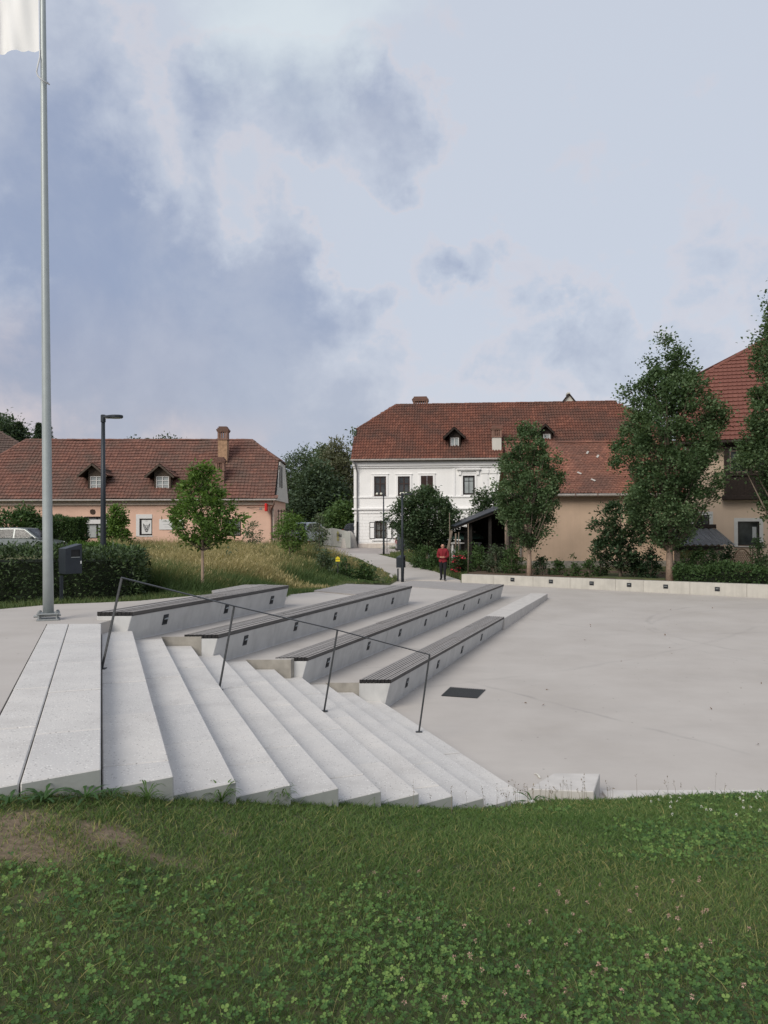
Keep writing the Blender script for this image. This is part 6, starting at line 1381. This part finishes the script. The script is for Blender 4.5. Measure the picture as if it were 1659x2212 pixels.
for j in range(nz_+1):
    f = j/nz_
    for i in range(nx_+1):
        g = i/nx_; p = A0.lerp(A1, f)+Vector((-1.25*g, 0, 0)); am = .055*g**.5*(.35+.65*(1-f)**1.3)
        p.y += am*(math.sin(g*17+f*2.0)+.6*math.sin(g*31-f*5.0+1))+.10*g*math.sin(2.2*g); p.z += .03*g*math.sin(g*6)-.018*(1-f)**6*abs(math.sin(g*24))
        p.x += .03*math.sin(f*8+g*9)*g; vs.append(p)
MB().add(vs, [(j*(nx_+1)+i, j*(nx_+1)+i+1, (j+1)*(nx_+1)+i+1, (j+1)*(nx_+1)+i) for j in range(nz_) for i in range(nx_)]).build('cloth', 'cloth', fl_o, True, smooth=True)

# ------------------------------------------------------------------ lamp posts
def lamp_post(label, loc, H, rot):
    t_ = thing('lamp_post', label, 'lamp', loc, rot, 'grey lamp posts')
    MB().tube([(0, 0, -.05), (0, 0, .6), (0, 0, H*.55), (0, 0, H-.08)], [.067, .065, .052, .039], 14).build('pole', 'metal_dark', t_, smooth=True)
    MB().lathe([(.05, H-.10), (.052, H-.09), (.052, H+.05), (.044, H+.06)], n=14).build('collar', 'metal_dark', t_, smooth=False)
    out = [(.0, .045), (.10, .05), (.16, .085), (.24, .115), (.32, .12), (.40, .09), (.435, .03)]
    up_ = [(x, y) for x, y in out]+[(x, -y) for x, y in reversed(out)]
    hd = MB().extrude([(x, y, H-.015) for x, y in up_], (0, 0, .06)).build('lamp_head', 'metal_dark', t_, bevel=.012)
    MB().extrude([(x*.8+.06, y*.8, H-.022) for x, y in up_], (0, 0, .006)).build('diffuser', 'lamp_glass', hd)
    MB().box((.067, 0, .5), (.006, .05, .30)).build('service_door', 'metal_dark', t_)
    return t_
LH = 3.80
b1 = at(223, 1287, 17.0); lamp_post('dark grey lamp post in front of the hedge by the young tree', (b1.x, b1.y, at(223, 1289, 17).z), at(220, 902, 17).z-at(223, 1289, 17).z, -.12)
b2 = hit(869.5, 1257, FP, FN); lamp_post('dark grey lamp post with a litter bin at the end of the garden path', b2, at(869, 1068, b2.y).z-b2.z, -.15)
b3 = hit(829, 1198, PP, PN); lamp_post('far dark grey lamp post in front of the white house', b3, at(829, 1070, b3.y).z-b3.z, 1.5)

# ------------------------------------------------------------------ litter bins
def litter_bin(label, loc, rot, face=1):
    t_ = thing('litter_bin', label, 'bin', loc, rot, 'dark grey litter bins'); w2, zb, zf, zr = .15, .60, 1.05, 1.13; th = .012
    o = .075; mb = MB()
    P = lambda x, y, z: (x, y, z)
    tz = lambda y: zf+(zr-zf)*(y+w2)/(2*w2)
    mb.add([P(-w2, -w2, zb), P(-w2, w2, zb), P(-w2, w2, tz(w2)), P(-w2, -w2, tz(-w2))], [(0, 3, 2, 1)])           # left side
    mb.add([P(-w2, w2, zb), P(w2, w2, zb), P(w2, w2, tz(w2)), P(-w2, w2, tz(w2))], [(0, 3, 2, 1)])
    mb.add([P(-w2, -w2, zb), P(w2, -w2, zb), P(w2, -w2, tz(-w2)), P(-w2, -w2, tz(-w2))], [(0, 1, 2, 3)])
    mb.add([P(-w2, -w2, tz(-w2)), P(w2, -w2, tz(-w2)), P(w2, w2, tz(w2)), P(-w2, w2, tz(w2))], [(0, 1, 2, 3)])
    mb.add([P(-w2, -w2, zb), P(w2, -w2, zb), P(w2, w2, zb), P(-w2, w2, zb)], [(3, 2, 1, 0)])
    h0, h1, y0, y1 = .90, 1.03, -.05, .11
    for q in ((-w2, w2, zb, h0), (-w2, y0, h0, h1), (y1, w2, h0, h1)): mb.add([P(w2, q[0], q[2]), P(w2, q[1], q[2]), P(w2, q[1], q[3]), P(w2, q[0], q[3])], [(0, 1, 2, 3)])
    mb.add([P(w2, -w2, h1), P(w2, w2, h1), P(w2, w2, tz(w2)), P(w2, -w2, tz(-w2))], [(0, 1, 2, 3)])
    bx = mb.build('bin_body', 'metal_dark', t_)
    MB().box((w2-.09, (y0+y1)/2, (h0+h1)/2), (.15, y1-y0+.02, h1-h0+.02)).build('inner_liner', 'car_black', bx)
    for q in ((y0, y1, h0-.012, h0),): MB().box((w2+.006, (q[0]+q[1])/2, h0-.006), (.014, y1-y0, .012)).build('opening_lip', 'steel_dull', bx)
    MB().box((w2+.002, .13, .80), (.004, .022, .05)).build('sticker', 'paper', bx)
    MB().box((-.08, -w2+.02, .25), (.05, .05, .62)).build('post', 'metal_dark', t_); return t_
g0 = at(152, 1296, 14.45); litter_bin('dark grey litter bin on a post beside the flagpole', (g0.x-.0, g0.y, 1.545), -.80)
p2 = hit(868, 1257, FP, FN); litter_bin('dark grey litter bin behind the lamp post on the garden path', (p2.x-.03, p2.y+.35, p2.z), -.5)

# ------------------------------------------------------------------ signs
sp = at(729.7, 1226, 29.5); sz0 = float(gz(sp.x, sp.y)); bs = thing('bee_sign', 'small yellow and black beehive-shaped sign in the meadow', 'sign', (sp.x, sp.y, sz0))
zt0, zt1 = at(729, 1214, 29.5).z-sz0, at(729, 1200, 29.5).z-sz0; hw2 = .098; hh = zt1-zt0
def sgn(name, pts, y0, th, mat): MB().extrude([(x, y0, z) for x, z in pts], (0, th, 0)).build(name, mat, bs)
sgn('board', [(-hw2, zt0), (hw2, zt0), (hw2, zt0+hh*.62), (0, zt1), (-hw2, zt0+hh*.62)], 0, .012, 'ink')
i_ = .84; sgn('yellow_panel', [(-hw2*i_, zt0+.018), (hw2*i_, zt0+.018), (hw2*i_, zt0+hh*.38), (-hw2*i_, zt0+hh*.38)], -.004, .003, 'yellow'); sgn('yellow_panel', [(-hw2*i_, zt0+hh*.46), (hw2*i_, zt0+hh*.46), (hw2*i_, zt0+hh*.60), (0, zt1-.025), (-hw2*i_, zt0+hh*.60)], -.004, .003, 'yellow')
for s in (-1, 1): MB().tube([(s*.015, .006, zt1-.02), (s*.085, .006, zt1+.075)], .008, 6).build('antenna', 'ink', bs)
MB().tube([(0, .02, -.1), (0, .02, zt0+.05)], .02, 8).build('post', 'ink', bs)
q = at(836, 1187, 53.5); sg_ = thing('sign_post', 'thin grey post with a small notice plate by the white house', 'sign', (q.x, q.y, .85)); ztp = at(836, 1120, 53.5).z
MB().tube([(0, 0, -.1), (0, 0, ztp-.85)], .03, 8).build('post', 'pipe_grey', sg_); MB().box((.0, -.04, ztp-.85-.12), (.40, .015, .24)).build('plate', 'steel_dull', sg_)
for i in range(3): MB().box((.0, -.049, ztp-.85-.06-.06*i), (.3, .003, .015)).build('print', 'ink_grey', sg_)
# banner fence round the building plot
bf = thing('banner_fence', 'pale grey fabric fence with a logo beside the white house', 'fence', at(725, 1180, 60).xy.to_3d()+Vector((0, 0, 1.0)))
def sheet(u0, u1, vt0, vt1, vb0, vb1, y0, y1, sag, name='fabric'):
    n = 14; vs = []
    for i in range(n+1):
        f = i/n; y = y0+(y1-y0)*f+.05*math.sin(f*9); u = u0+(u1-u0)*f
        vs += [at(u, vb0+(vb1-vb0)*f, y), at(u, vt0+(vt1-vt0)*f+sag*math.sin(pi*f), y)]
    m_ = MB(); m_.add(vs, [(2*i, 2*i+2, 2*i+3, 2*i+1) for i in range(n)]); m_.add([p+Vector((0, .02, 0)) for p in vs], [(2*i+1, 2*i+3, 2*i+2, 2*i) for i in range(n)]); return m_.build(name, 'banner', bf, True)
sheet(699, 717.5, 1139.5, 1140.5, 1178, 1179, 60.5, 60, 1.2); sheet(717.5, 757.5, 1140.5, 1150, 1179, 1184, 60, 57.5, -1.0); sheet(654, 701, 1136.5, 1137.5, 1163, 1165, 72, 70, .6); sheet(635, 654, 1137, 1136.5, 1164, 1163, 75, 72, .4)
for u, y in ((699, 60.55), (717.5, 60.05), (757.5, 57.55)): MB().tube([at(u, 1183, y), at(u, 1139 if u < 740 else 1150, y)], .03, 6).build('post', 'steel_dull', bf, True)
lp = lambda u, v, k=.04: at(u, v, 60-(u-717.5)/40*2.5-.08-k)
def fl4(pts, mat, k=.04): MB().add([lp(u, v, k) for u, v in pts], [tuple(range(len(pts)))]).build('print', mat, bf, True)
fl4([(727.5, 1151), (729.5, 1146), (732, 1151), (732, 1168), (727.5, 1168)], 'olive', .03)
def bx4(u0, v0, u1, v1): fl4([(u0, v1), (u1, v1), (u1, v0), (u0, v0)], 'ink')
bx4(726.4, 1152.6, 729.3, 1153.7); bx4(727.4, 1153.7, 728.3, 1159.4)                                      # T
bx4(729.7, 1153, 730.6, 1159.6); bx4(730.6, 1153, 732.2, 1153.9); bx4(730.6, 1155.5, 732.2, 1156.4); bx4(731.7, 1153.9, 732.5, 1155.5); fl4([(731.0, 1156.4), (731.8, 1156.4), (732.7, 1159.8), (731.9, 1159.8)], 'ink')   # R
bx4(733.2, 1154, 734.0, 1159.2); bx4(733.6, 1153.2, 735.6, 1154.1); bx4(733.6, 1159, 735.6, 1159.9); bx4(734.9, 1156.8, 735.7, 1159.2); bx4(734.4, 1156.5, 735.7, 1157.3)   # G
bx4(736.5, 1153.4, 737.3, 1160.2)                                                                            # I
for v in (1163, 1170.5): fl4([(729, v), (737, v+.5), (737, v+1.4), (729, v+.9)], 'ink_grey')

# ------------------------------------------------------------------ cars
def car(name, label, loc, rot, paint_, L=4.1, W=1.72, H=1.45, kind='hatch', scale=1.0, group='parked cars'):
    t_ = thing(name, label, 'car', loc, rot, group); h2 = L/2; bh = H*.58
    if kind == 'hatch': low = [(-h2+.02, .30), (-h2, .62), (-h2+.10, bh+.02), (-.2, bh+.03), (h2*.42, bh), (h2*.80, bh-.13), (h2-.06, bh-.26), (h2, .45), (h2-.05, .24), (-h2+.1, .22)]; cab = [(-h2+.10, bh), (-h2+.38, H-.10), (-h2+.8, H-.01), (-.15, H), (.35, H-.06), (h2*.58, bh-.02)]
    else: low = [(-h2+.02, .36), (-h2, .75), (-h2+.06, bh+.06), (-.2, bh+.06), (h2*.42, bh+.04), (h2*.86, bh-.04), (h2-.03, bh-.18), (h2, .5), (h2-.04, .3), (-h2+.08, .3)]; cab = [(-h2+.06, bh+.03), (-h2+.22, H-.08), (-h2+.6, H), (.1, H), (.45, H-.06), (h2*.52, bh+.02)]
    def shell(prof, tap, y0, z_ref, zmax):
        vs = []; n = len(prof)
        for s, sc_ in ((-1, 1), (1, 1)):
            for x, z in prof: vs.append((x, s*(y0-tap*max(0, (z-z_ref)/(zmax-z_ref))), z))
        return vs, [tuple(range(n)), tuple(range(2*n-1, n-1, -1))]+[(i, n+i, n+(i+1) % n, (i+1) % n) for i in range(n)]
    v, f = shell(low, .06, W/2, .3, bh); body = MB().add(v, f).build('body', paint_, t_, bevel=.045)
    v, f = shell(cab, .17, W/2-.05, bh, H); MB().add(v, f).build('cabin', paint_, t_, bevel=.05)
    for s in (-1, 1):
        yy = lambda z, e=.012: s*(W/2-.05-.17*max(0, (z-bh)/(H-bh))+e)
        z0, z1 = bh+.05, H-.12
        quads = [[(cab[0][0]+.28, z0), (cab[0][0]+.48, z1), (-.32, z1+.02), (-.32, z0)], [(-.22, z0), (-.22, z1+.02), (.28, z1-.01), (h2*.46, z0)]]
        for qd in quads: MB().add([(x, yy(z), z) for x, z in qd], [(0, 1, 2, 3), (3, 2, 1, 0)]).build('side_window', 'glass', t_)
        MB().box((-.27, s*(W/2+.002), bh-.14), (.14, .02, .025)).build('door_handle', paint_, body); MB().box((h2*.40, s*(W/2+.06), bh+.07), (.12, .16, .12)).build('mirror', paint_, t_, bevel=.03)
        for x in (-h2*.62, h2*.63):
            wr = .31 if kind == 'hatch' else .36
            MB().tube([(x, s*(W/2-.12), wr), (x, s*(W/2+.008), wr)], wr+.06, 20).build('wheel_arch', 'car_black', body)
            wh = MB().tube([(x, s*(W/2-.20), wr), (x, s*(W/2-.01), wr), (x, s*(W/2+.02), wr)], [wr, wr, wr*.9], 22).build('wheel', 'tyre', t_)
            MB().tube([(x, s*(W/2+.01), wr), (x, s*(W/2+.026), wr)], wr*.62, 18).build('rim', 'metal_black', wh)
            for k in range(7):
                a = 2*pi*k/7; d = Vector((math.cos(a), 0, math.sin(a))); MB().box(Vector((x, s*(W/2+.03), wr))+d*wr*.34, (.05, .02, wr*.6), Matrix((Vector((-d.z, 0, d.x)), Vector((0, 1, 0)), d)).transposed()).build('spoke', 'alloy', wh)
        MB().add([(h2*.93, s*(W/2-.10), bh-.20), (h2*.72, s*(W/2+.005), bh-.12), (h2*.72, s*(W/2+.005), bh-.24), (h2*.985, s*(W/2-.14), bh-.30)], [(0, 1, 2, 3), (3, 2, 1, 0)]).build('headlight', 'lamp_clear', t_)
        MB().box((-h2-.0, s*(W/2-.16), bh-.10), (.03, .18, .34)).build('tail_light', 'lamp_red', t_, bevel=.01)
    def scr(a, b, name):
        ya = (W/2-.05-.17*max(0, (a[1]-bh)/(H-bh)))-.12; yb = (W/2-.05-.17*max(0, (b[1]-bh)/(H-bh)))-.10
        dx = .014 if b[0] < a[0] else -.014
        MB().add([(a[0]+dx, -ya, a[1]+.008), (a[0]+dx, ya, a[1]+.008), (b[0]+dx, yb, b[1]+.008), (b[0]+dx, -yb, b[1]+.008)], [(0, 1, 2, 3), (3, 2, 1, 0)]).build(name, 'glass', t_)
    ca, cb = Vector((cab[5][0], 0, cab[5][1])), Vector((cab[4][0], 0, cab[4][1])); p, q_ = ca.lerp(cb, .14), ca.lerp(cb, .95); scr((p.x, p.z), (q_.x, q_.z), 'windscreen')
    ca, cb = Vector((cab[0][0], 0, cab[0][1])), Vector((cab[1][0], 0, cab[1][1])); p, q_ = ca.lerp(cb, .15), ca.lerp(cb, .95); scr((p.x, p.z), (q_.x, q_.z), 'rear_window')
    MB().box((h2-.005, 0, .52), (.03, W*.55, .16)).build('grille', 'car_black', t_, bevel=.01); MB().box((h2+.014, 0, .42), (.012, .5, .11)).build('number_plate', 'plate', t_); MB().box((-h2-.012, 0, .6), (.012, .5, .11)).build('number_plate', 'plate', t_)
    MB().box((h2-.05, 0, .30), (.14, W*.86, .14)).build('bumper', 'car_black', t_, bevel=.03); MB().box((-h2+.05, 0, .34), (.14, W*.86, .16)).build('bumper', 'car_black', t_, bevel=.03)
    t_.scale = (scale,)*3; return t_
c = at(58, 1150, 44.5); car('parked_car', 'silver hatchback parked behind the dark hedge on the left', (c.x-.05, c.y, at(58, 1139, 44.5).z-1.46), -.10, 'paint_silver', 4.1, 1.72, 1.46)
c = at(652, 1150, 62); car('parked_car', 'pale silver off-roader facing out beside the pink house', (c.x, c.y, 1.15), -pi/2-.35, 'paint_pale', 4.5, 1.85, 1.75, 'suv')
c = at(676, 1150, 66); car('parked_car', 'dark red car behind the pale off-roader', (c.x+.1, c.y, 1.05), -.5, 'paint_red', 4.0, 1.7, 1.42)
c = at(897, 1180, 53.5); car('parked_car', 'dark grey car with alloy wheels half hidden by the bush tree', (c.x+.9, c.y, at(889, 1197, 53.5).z), .05, 'paint_grey', 4.4, 1.82, 1.68, 'suv')
c = at(790, 1160, 68); car('parked_car', 'black car mostly hidden behind the white house corner', (c.x-.2, c.y, 1.35), -pi/2+.6, 'paint_black', 4.2, 1.75, 1.45)

# ------------------------------------------------------------------ fence, stakes, garden things
fence_px = [(905.3, 1171, 1197), (916, 1178, 1219), (926.7, 1184.5, 1227), (939, 1192, 1231), (983, 1187, 1244)]
wf = thing('wire_fence', 'wire fence on thin pale posts along the garden path', 'fence', hit(926, 1230, PP, PN)); tops = []
for u, v0, v1 in fence_px:
    p = hit(u, v1-2, PP, PN); y = p.y+.25; b_ = at(u, v1, y); t2 = at(u, v0, y); t2.x, t2.y = b_.x, b_.y; MB().tube([b_-Vector((0, 0, .1)), t2], .03, 8).build('post', 'steel_dull', wf, True); tops.append((b_, t2))
for f in (.25, .55, .9):
    for (a0, a1), (b0, b1_) in zip(tops[:-1], tops[1:]): MB().tube([a0.lerp(a1, f), b0.lerp(b1_, f)], .006, 4).build('wire', 'steel_dull', wf, True)
for lab, u0, v0, u1, v1, y, r_, mat in (('tall pale pole standing behind the end of the planter wall', 1011, 1240, 1011.5, 1131, 35.9, .024, 'bark'), ('thin tall stake behind the pink roses', 971.5, 1236, 971, 1108, 38.2, .022, 'bark'), ('leaning weathered pole beside the walking person', 964, 1205, 976, 1146, 38.8, .075, 'bark'), ('short stake left of the dark shed post', 990, 1235, 991, 1150, 39.0, .03, 'bark'), ('thick weathered stake by the garden table', 983.5, 1200, 984.5, 1152, 39.6, .05, 'bark')):
    p0, p1 = at(u0, v0, y), at(u1, v1, y); o = MB().tube([p0, p0.lerp(p1, .5)+Vector((.01, 0, 0)), p1], [r_, r_*.95, r_*.85], 8).build('garden_stake', mat, smooth=True); tag(o, lab, 'stake', 'stakes in the garden')
c = at(985, 1160, 43); pz0 = at(985, 1164, 43).z; pz1 = at(985, 1141, 43).z; ps_ = thing('parasol', 'dark green garden parasol beside the dark shed', 'parasol', (c.x+.35, c.y, .6))
cn = MB(); n = 8; r_ = 1.15; cn.add([(0, 0, pz1-.6)]+[(r_*math.cos(2*pi*k/n), r_*math.sin(2*pi*k/n), pz0-.6+.12) for k in range(n)]+[(r_*math.cos(2*pi*k/n), r_*math.sin(2*pi*k/n), pz0-.6) for k in range(n)], [(0, 1+k, 1+(k+1) % n) for k in range(n)]+[(1+k, 9+k, 9+(k+1) % n, 1+(k+1) % n) for k in range(n)]); cn.build('canopy', 'parasol', ps_); MB().tube([(0, 0, 0), (0, 0, pz1-.62)], .03, 8).build('pole', 'frame_white', ps_)
tb = at(985, 1174, 42); gt_ = thing('garden_table', 'white garden table in front of the green parasol', 'table', (tb.x+.5, tb.y, .58)); zt1 = at(985, 1173, 42).z-.58
MB().box((0, 0, zt1), (1.6, .8, .05)).build('table_top', 'frame_white', gt_, bevel=.01)
for sx in (-.7, .7):
    for sy in (-.3, .3): MB().box((sx, sy, zt1/2-.02), (.06, .06, zt1)).build('leg', 'frame_white', gt_)
# wicker hurdle and iron trellis by the tall house
wy = 34.2; a0, a1 = at(1582, 1228, wy), at(1624, 1228, wy); H = at(1600, 1186, wy).z-.62; wk = thing('wicker_hurdle', 'arched woven wicker hurdle by the tall house', 'trellis', ((a0.x+a1.x)/2, wy, .62)); hwk = (a1.x-a0.x)/2
topf = lambda x: H*(1-.38*(x/hwk)**2)
for s in (-1, 1):
    for k in range(15):
        x0 = -hwk+(2*hwk)*(k-4)/10; pts = []
        for i in range(12):
            z = H*i/11; x = x0+s*z*.55-(0 if s > 0 else -1.1*.3)
            if abs(x) <= hwk and z <= topf(x): pts.append((x, .012*s, z))
        if len(pts) > 1: MB().tube(pts, .013, 5).build('withy', 'wicker', wk)
MB().tube([(-hwk, 0, 0)]+[(-hwk+2*hwk*i/12, 0, topf(-hwk+2*hwk*i/12)) for i in range(13)]+[(hwk, 0, 0)], .028, 6).build('hoop', 'wicker', wk)
tl = thing('iron_trellis', 'rusty iron ladder trellis under the tall house window', 'trellis', (at(1632, 1228, 34.4).x, 34.4, .62)); Ht = at(1632, 1180, 34.4).z-.62
for x in (-.22, -.12, .10, .20): MB().tube([(x, 0, 0), (x, 0, Ht)], .012, 6).build('upright', 'rust_iron', tl)
for z in (Ht*.3, Ht*.72): MB().tube([(-.22, 0, z), (.2, 0, z)], .012, 6).build('rung', 'rust_iron', tl)

# ------------------------------------------------------------------ the person walking up to the plaza
def person():
    b_ = hit(957, 1254.5, PP, PN); t_ = thing('person', 'person in a dark red shirt and black trousers looking down while walking', 'person', (b_.x, b_.y, pl(0, b_.y)+.035), -.22)
    J = {'pel': ((0, .02, .90), .13, .105), 'wai': ((0, .015, 1.04), .14, .115), 'che': ((0, .0, 1.22), .16, .12), 'uch': ((0, .0, 1.355), .13, .09), 'nek': ((0, -.025, 1.45), .052, .055), 'hd0': ((0, -.055, 1.515), .068, .078), 'hd1': ((0, -.08, 1.585), .080, .092), 'hd2': ((0, -.085, 1.655), .055, .065)}
    E = [('pel', 'wai'), ('wai', 'che'), ('che', 'uch'), ('uch', 'nek'), ('nek', 'hd0'), ('hd0', 'hd1'), ('hd1', 'hd2')]
    for s, n in ((-1, 'R'), (1, 'L')):
        J['sh'+n] = ((s*.165, .0, 1.375), .068, .068); J['ua'+n] = ((s*.215, .02, 1.24), .056, .056); J['el'+n] = ((s*.235, .03, 1.09), .050, .050); J['fa'+n] = ((s*.165, -.10, 1.065), .043, .043); J['wr'+n] = ((s*.085, -.205, 1.055), .030, .030); J['pa'+n] = ((s*.055, -.245, 1.06), .034, .022)
        E += [('uch', 'sh'+n), ('sh'+n, 'ua'+n), ('ua'+n, 'el'+n), ('el'+n, 'fa'+n), ('fa'+n, 'wr'+n), ('wr'+n, 'pa'+n)]
        for k, (dx, dz) in enumerate(((.0, .028), (-.002, .010), (-.004, -.008), (-.004, -.024))):
            J['f%d%s' % (k, n)] = ((s*(.038+dx), -.275, 1.06+dz), .0088, .0088); J['g%d%s' % (k, n)] = ((s*(.016+dx), -.278, 1.052+dz), .008, .008); E += [('pa'+n, 'f%d%s' % (k, n)), ('f%d%s' % (k, n), 'g%d%s' % (k, n))]
        J['t0'+n] = ((s*.045, -.235, 1.092), .010, .010); J['t1'+n] = ((s*.022, -.255, 1.104), .0088, .0088); E += [('pa'+n, 't0'+n), ('t0'+n, 't1'+n)]
        fw = -.10 if s > 0 else .07
        J['hi'+n] = ((s*.088, .02, .83), .098, .100); J['th'+n] = ((s*.092, .01+fw*.25, .66), .086, .088); J['kn'+n] = ((s*.090, fw*.55, .46), .060, .064); J['ca'+n] = ((s*.090, fw*.75+.02, .30), .054, .058); J['an'+n] = ((s*.090, fw+.03, .085), .040, .042); J['ft'+n] = ((s*.105, fw-.075, .042), .040, .036); J['to'+n] = ((s*.115, fw-.155, .034), .034, .026)
        E += [('pel', 'hi'+n), ('hi'+n, 'th'+n), ('th'+n, 'kn'+n), ('kn'+n, 'ca'+n), ('ca'+n, 'an'+n), ('an'+n, 'ft'+n), ('ft'+n, 'to'+n)]
    keys = list(J); me = bpy.data.meshes.new('skeleton'); me.from_pydata([J[k][0] for k in keys], [(keys.index(a), keys.index(b)) for a, b in E], []); ob = link(bpy.data.objects.new('skeleton', me))
    sm = ob.modifiers.new('skin', 'SKIN'); sm.use_smooth_shade = True
    lay = me.skin_vertices[0].data
    for i, k in enumerate(keys): lay[i].radius = J[k][1:]; lay[i].use_root = (k == 'pel')
    sb = ob.modifiers.new('sub', 'SUBSURF'); sb.levels = sb.render_levels = 2
    dg = bpy.context.evaluated_depsgraph_get(); dg.update(); ev = bpy.data.meshes.new_from_object(ob.evaluated_get(dg)); bpy.data.objects.remove(ob)
    ev.name = 'body'; ev.materials.clear(); setmats(ev, 'skin'); ev.polygons.foreach_set('use_smooth', [True]*len(ev.polygons)); new_obj('body', ev, t_)
    vs = [v.co.copy() for v in ev.vertices]; ns = [v.normal.copy() for v in ev.vertices]
    def cover(name, test, off, mat, hang=None):
        fs = [tuple(p.vertices) for p in ev.polygons if test(p.center)]; used = sorted({i for f in fs for i in f}); mp = {i: k for k, i in enumerate(used)}; pts = []
        for i in used:
            p = vs[i]+ns[i]*off
            if hang: p = hang(p)
            pts.append(p)
        return MB().add(pts, [tuple(mp[i] for i in f) for f in fs]).build(name, mat, t_, smooth=True)
    hand = lambda c: c.y < -.195 and .98 < c.z < 1.16
    def drape(p):
        if p.z < 1.06 and abs(p.x) < .2: k = 1+.10*min(1, (1.06-p.z)/.2); p = Vector((p.x*k, p.y*k-.006, p.z))
        return p
    cover('shirt', lambda c: c.z > .84 and c.z < 1.455 and not hand(c) and not (c.z < .88 and abs(c.x) > .3), .016, 'shirt', drape)
    cover('trousers', lambda c: .075 < c.z < .93 and not hand(c) and abs(c.x) < .26, .012, 'trousers')
    cover('shoe', lambda c: c.z < .10 and c.x > 0, .009, 'shoe'); cover('shoe', lambda c: c.z < .10 and c.x < 0, .009, 'shoe')
    cover('hair', lambda c: c.z > 1.60 and c.y > -.115+(1.70-c.z)*.2 or (c.z > 1.50 and c.y > -.045 and abs(c.x) > .02), .008, 'hair')
    MB().lathe([(.008, 0), (.016, .012), (.010, .035), (.004, .045)], (0, -.172, 1.545), 8).build('nose', 'skin', t_, smooth=True)
    for s in (-1, 1): MB().box((s*.03, -.162, 1.592), (.018, .008, .007)).build('eye', 'ink', t_); MB().box((s*.081, -.07, 1.565), (.012, .035, .055)).build('ear', 'skin', t_, bevel=.005)
    t_.scale = (.96, .98, .95)
    MB().box((0, -.160, 1.522), (.042, .006, .007)).build('mouth', 'rose', t_); MB().tube([(0, -.150, 1.41), (0, -.155, 1.2), (0, -.15, .95)], .007, 5).build('button_placket', 'shirt', t_)
person()

# ------------------------------------------------------------------ fallen leaves and specks on the paving
rs = np.random.RandomState(12); n = 70; X = 2+11*rs.rand(n); Y = 11+18*rs.rand(n); ok = X > .35*(Y-11)+1.2; X, Y = X[ok], Y[ok]
P = np.stack([X, Y, fl(X, Y)+.006], 1); me = leaf_mesh('fallen_leaves', P, np.full(len(P), .05), .6, 'dry_leaf', rs, rs.rand(len(P)), None, -.1, .15); tag(new_obj('fallen_leaves', me), 'small dry leaves scattered over the plaza', 'leaves', kind='stuff')
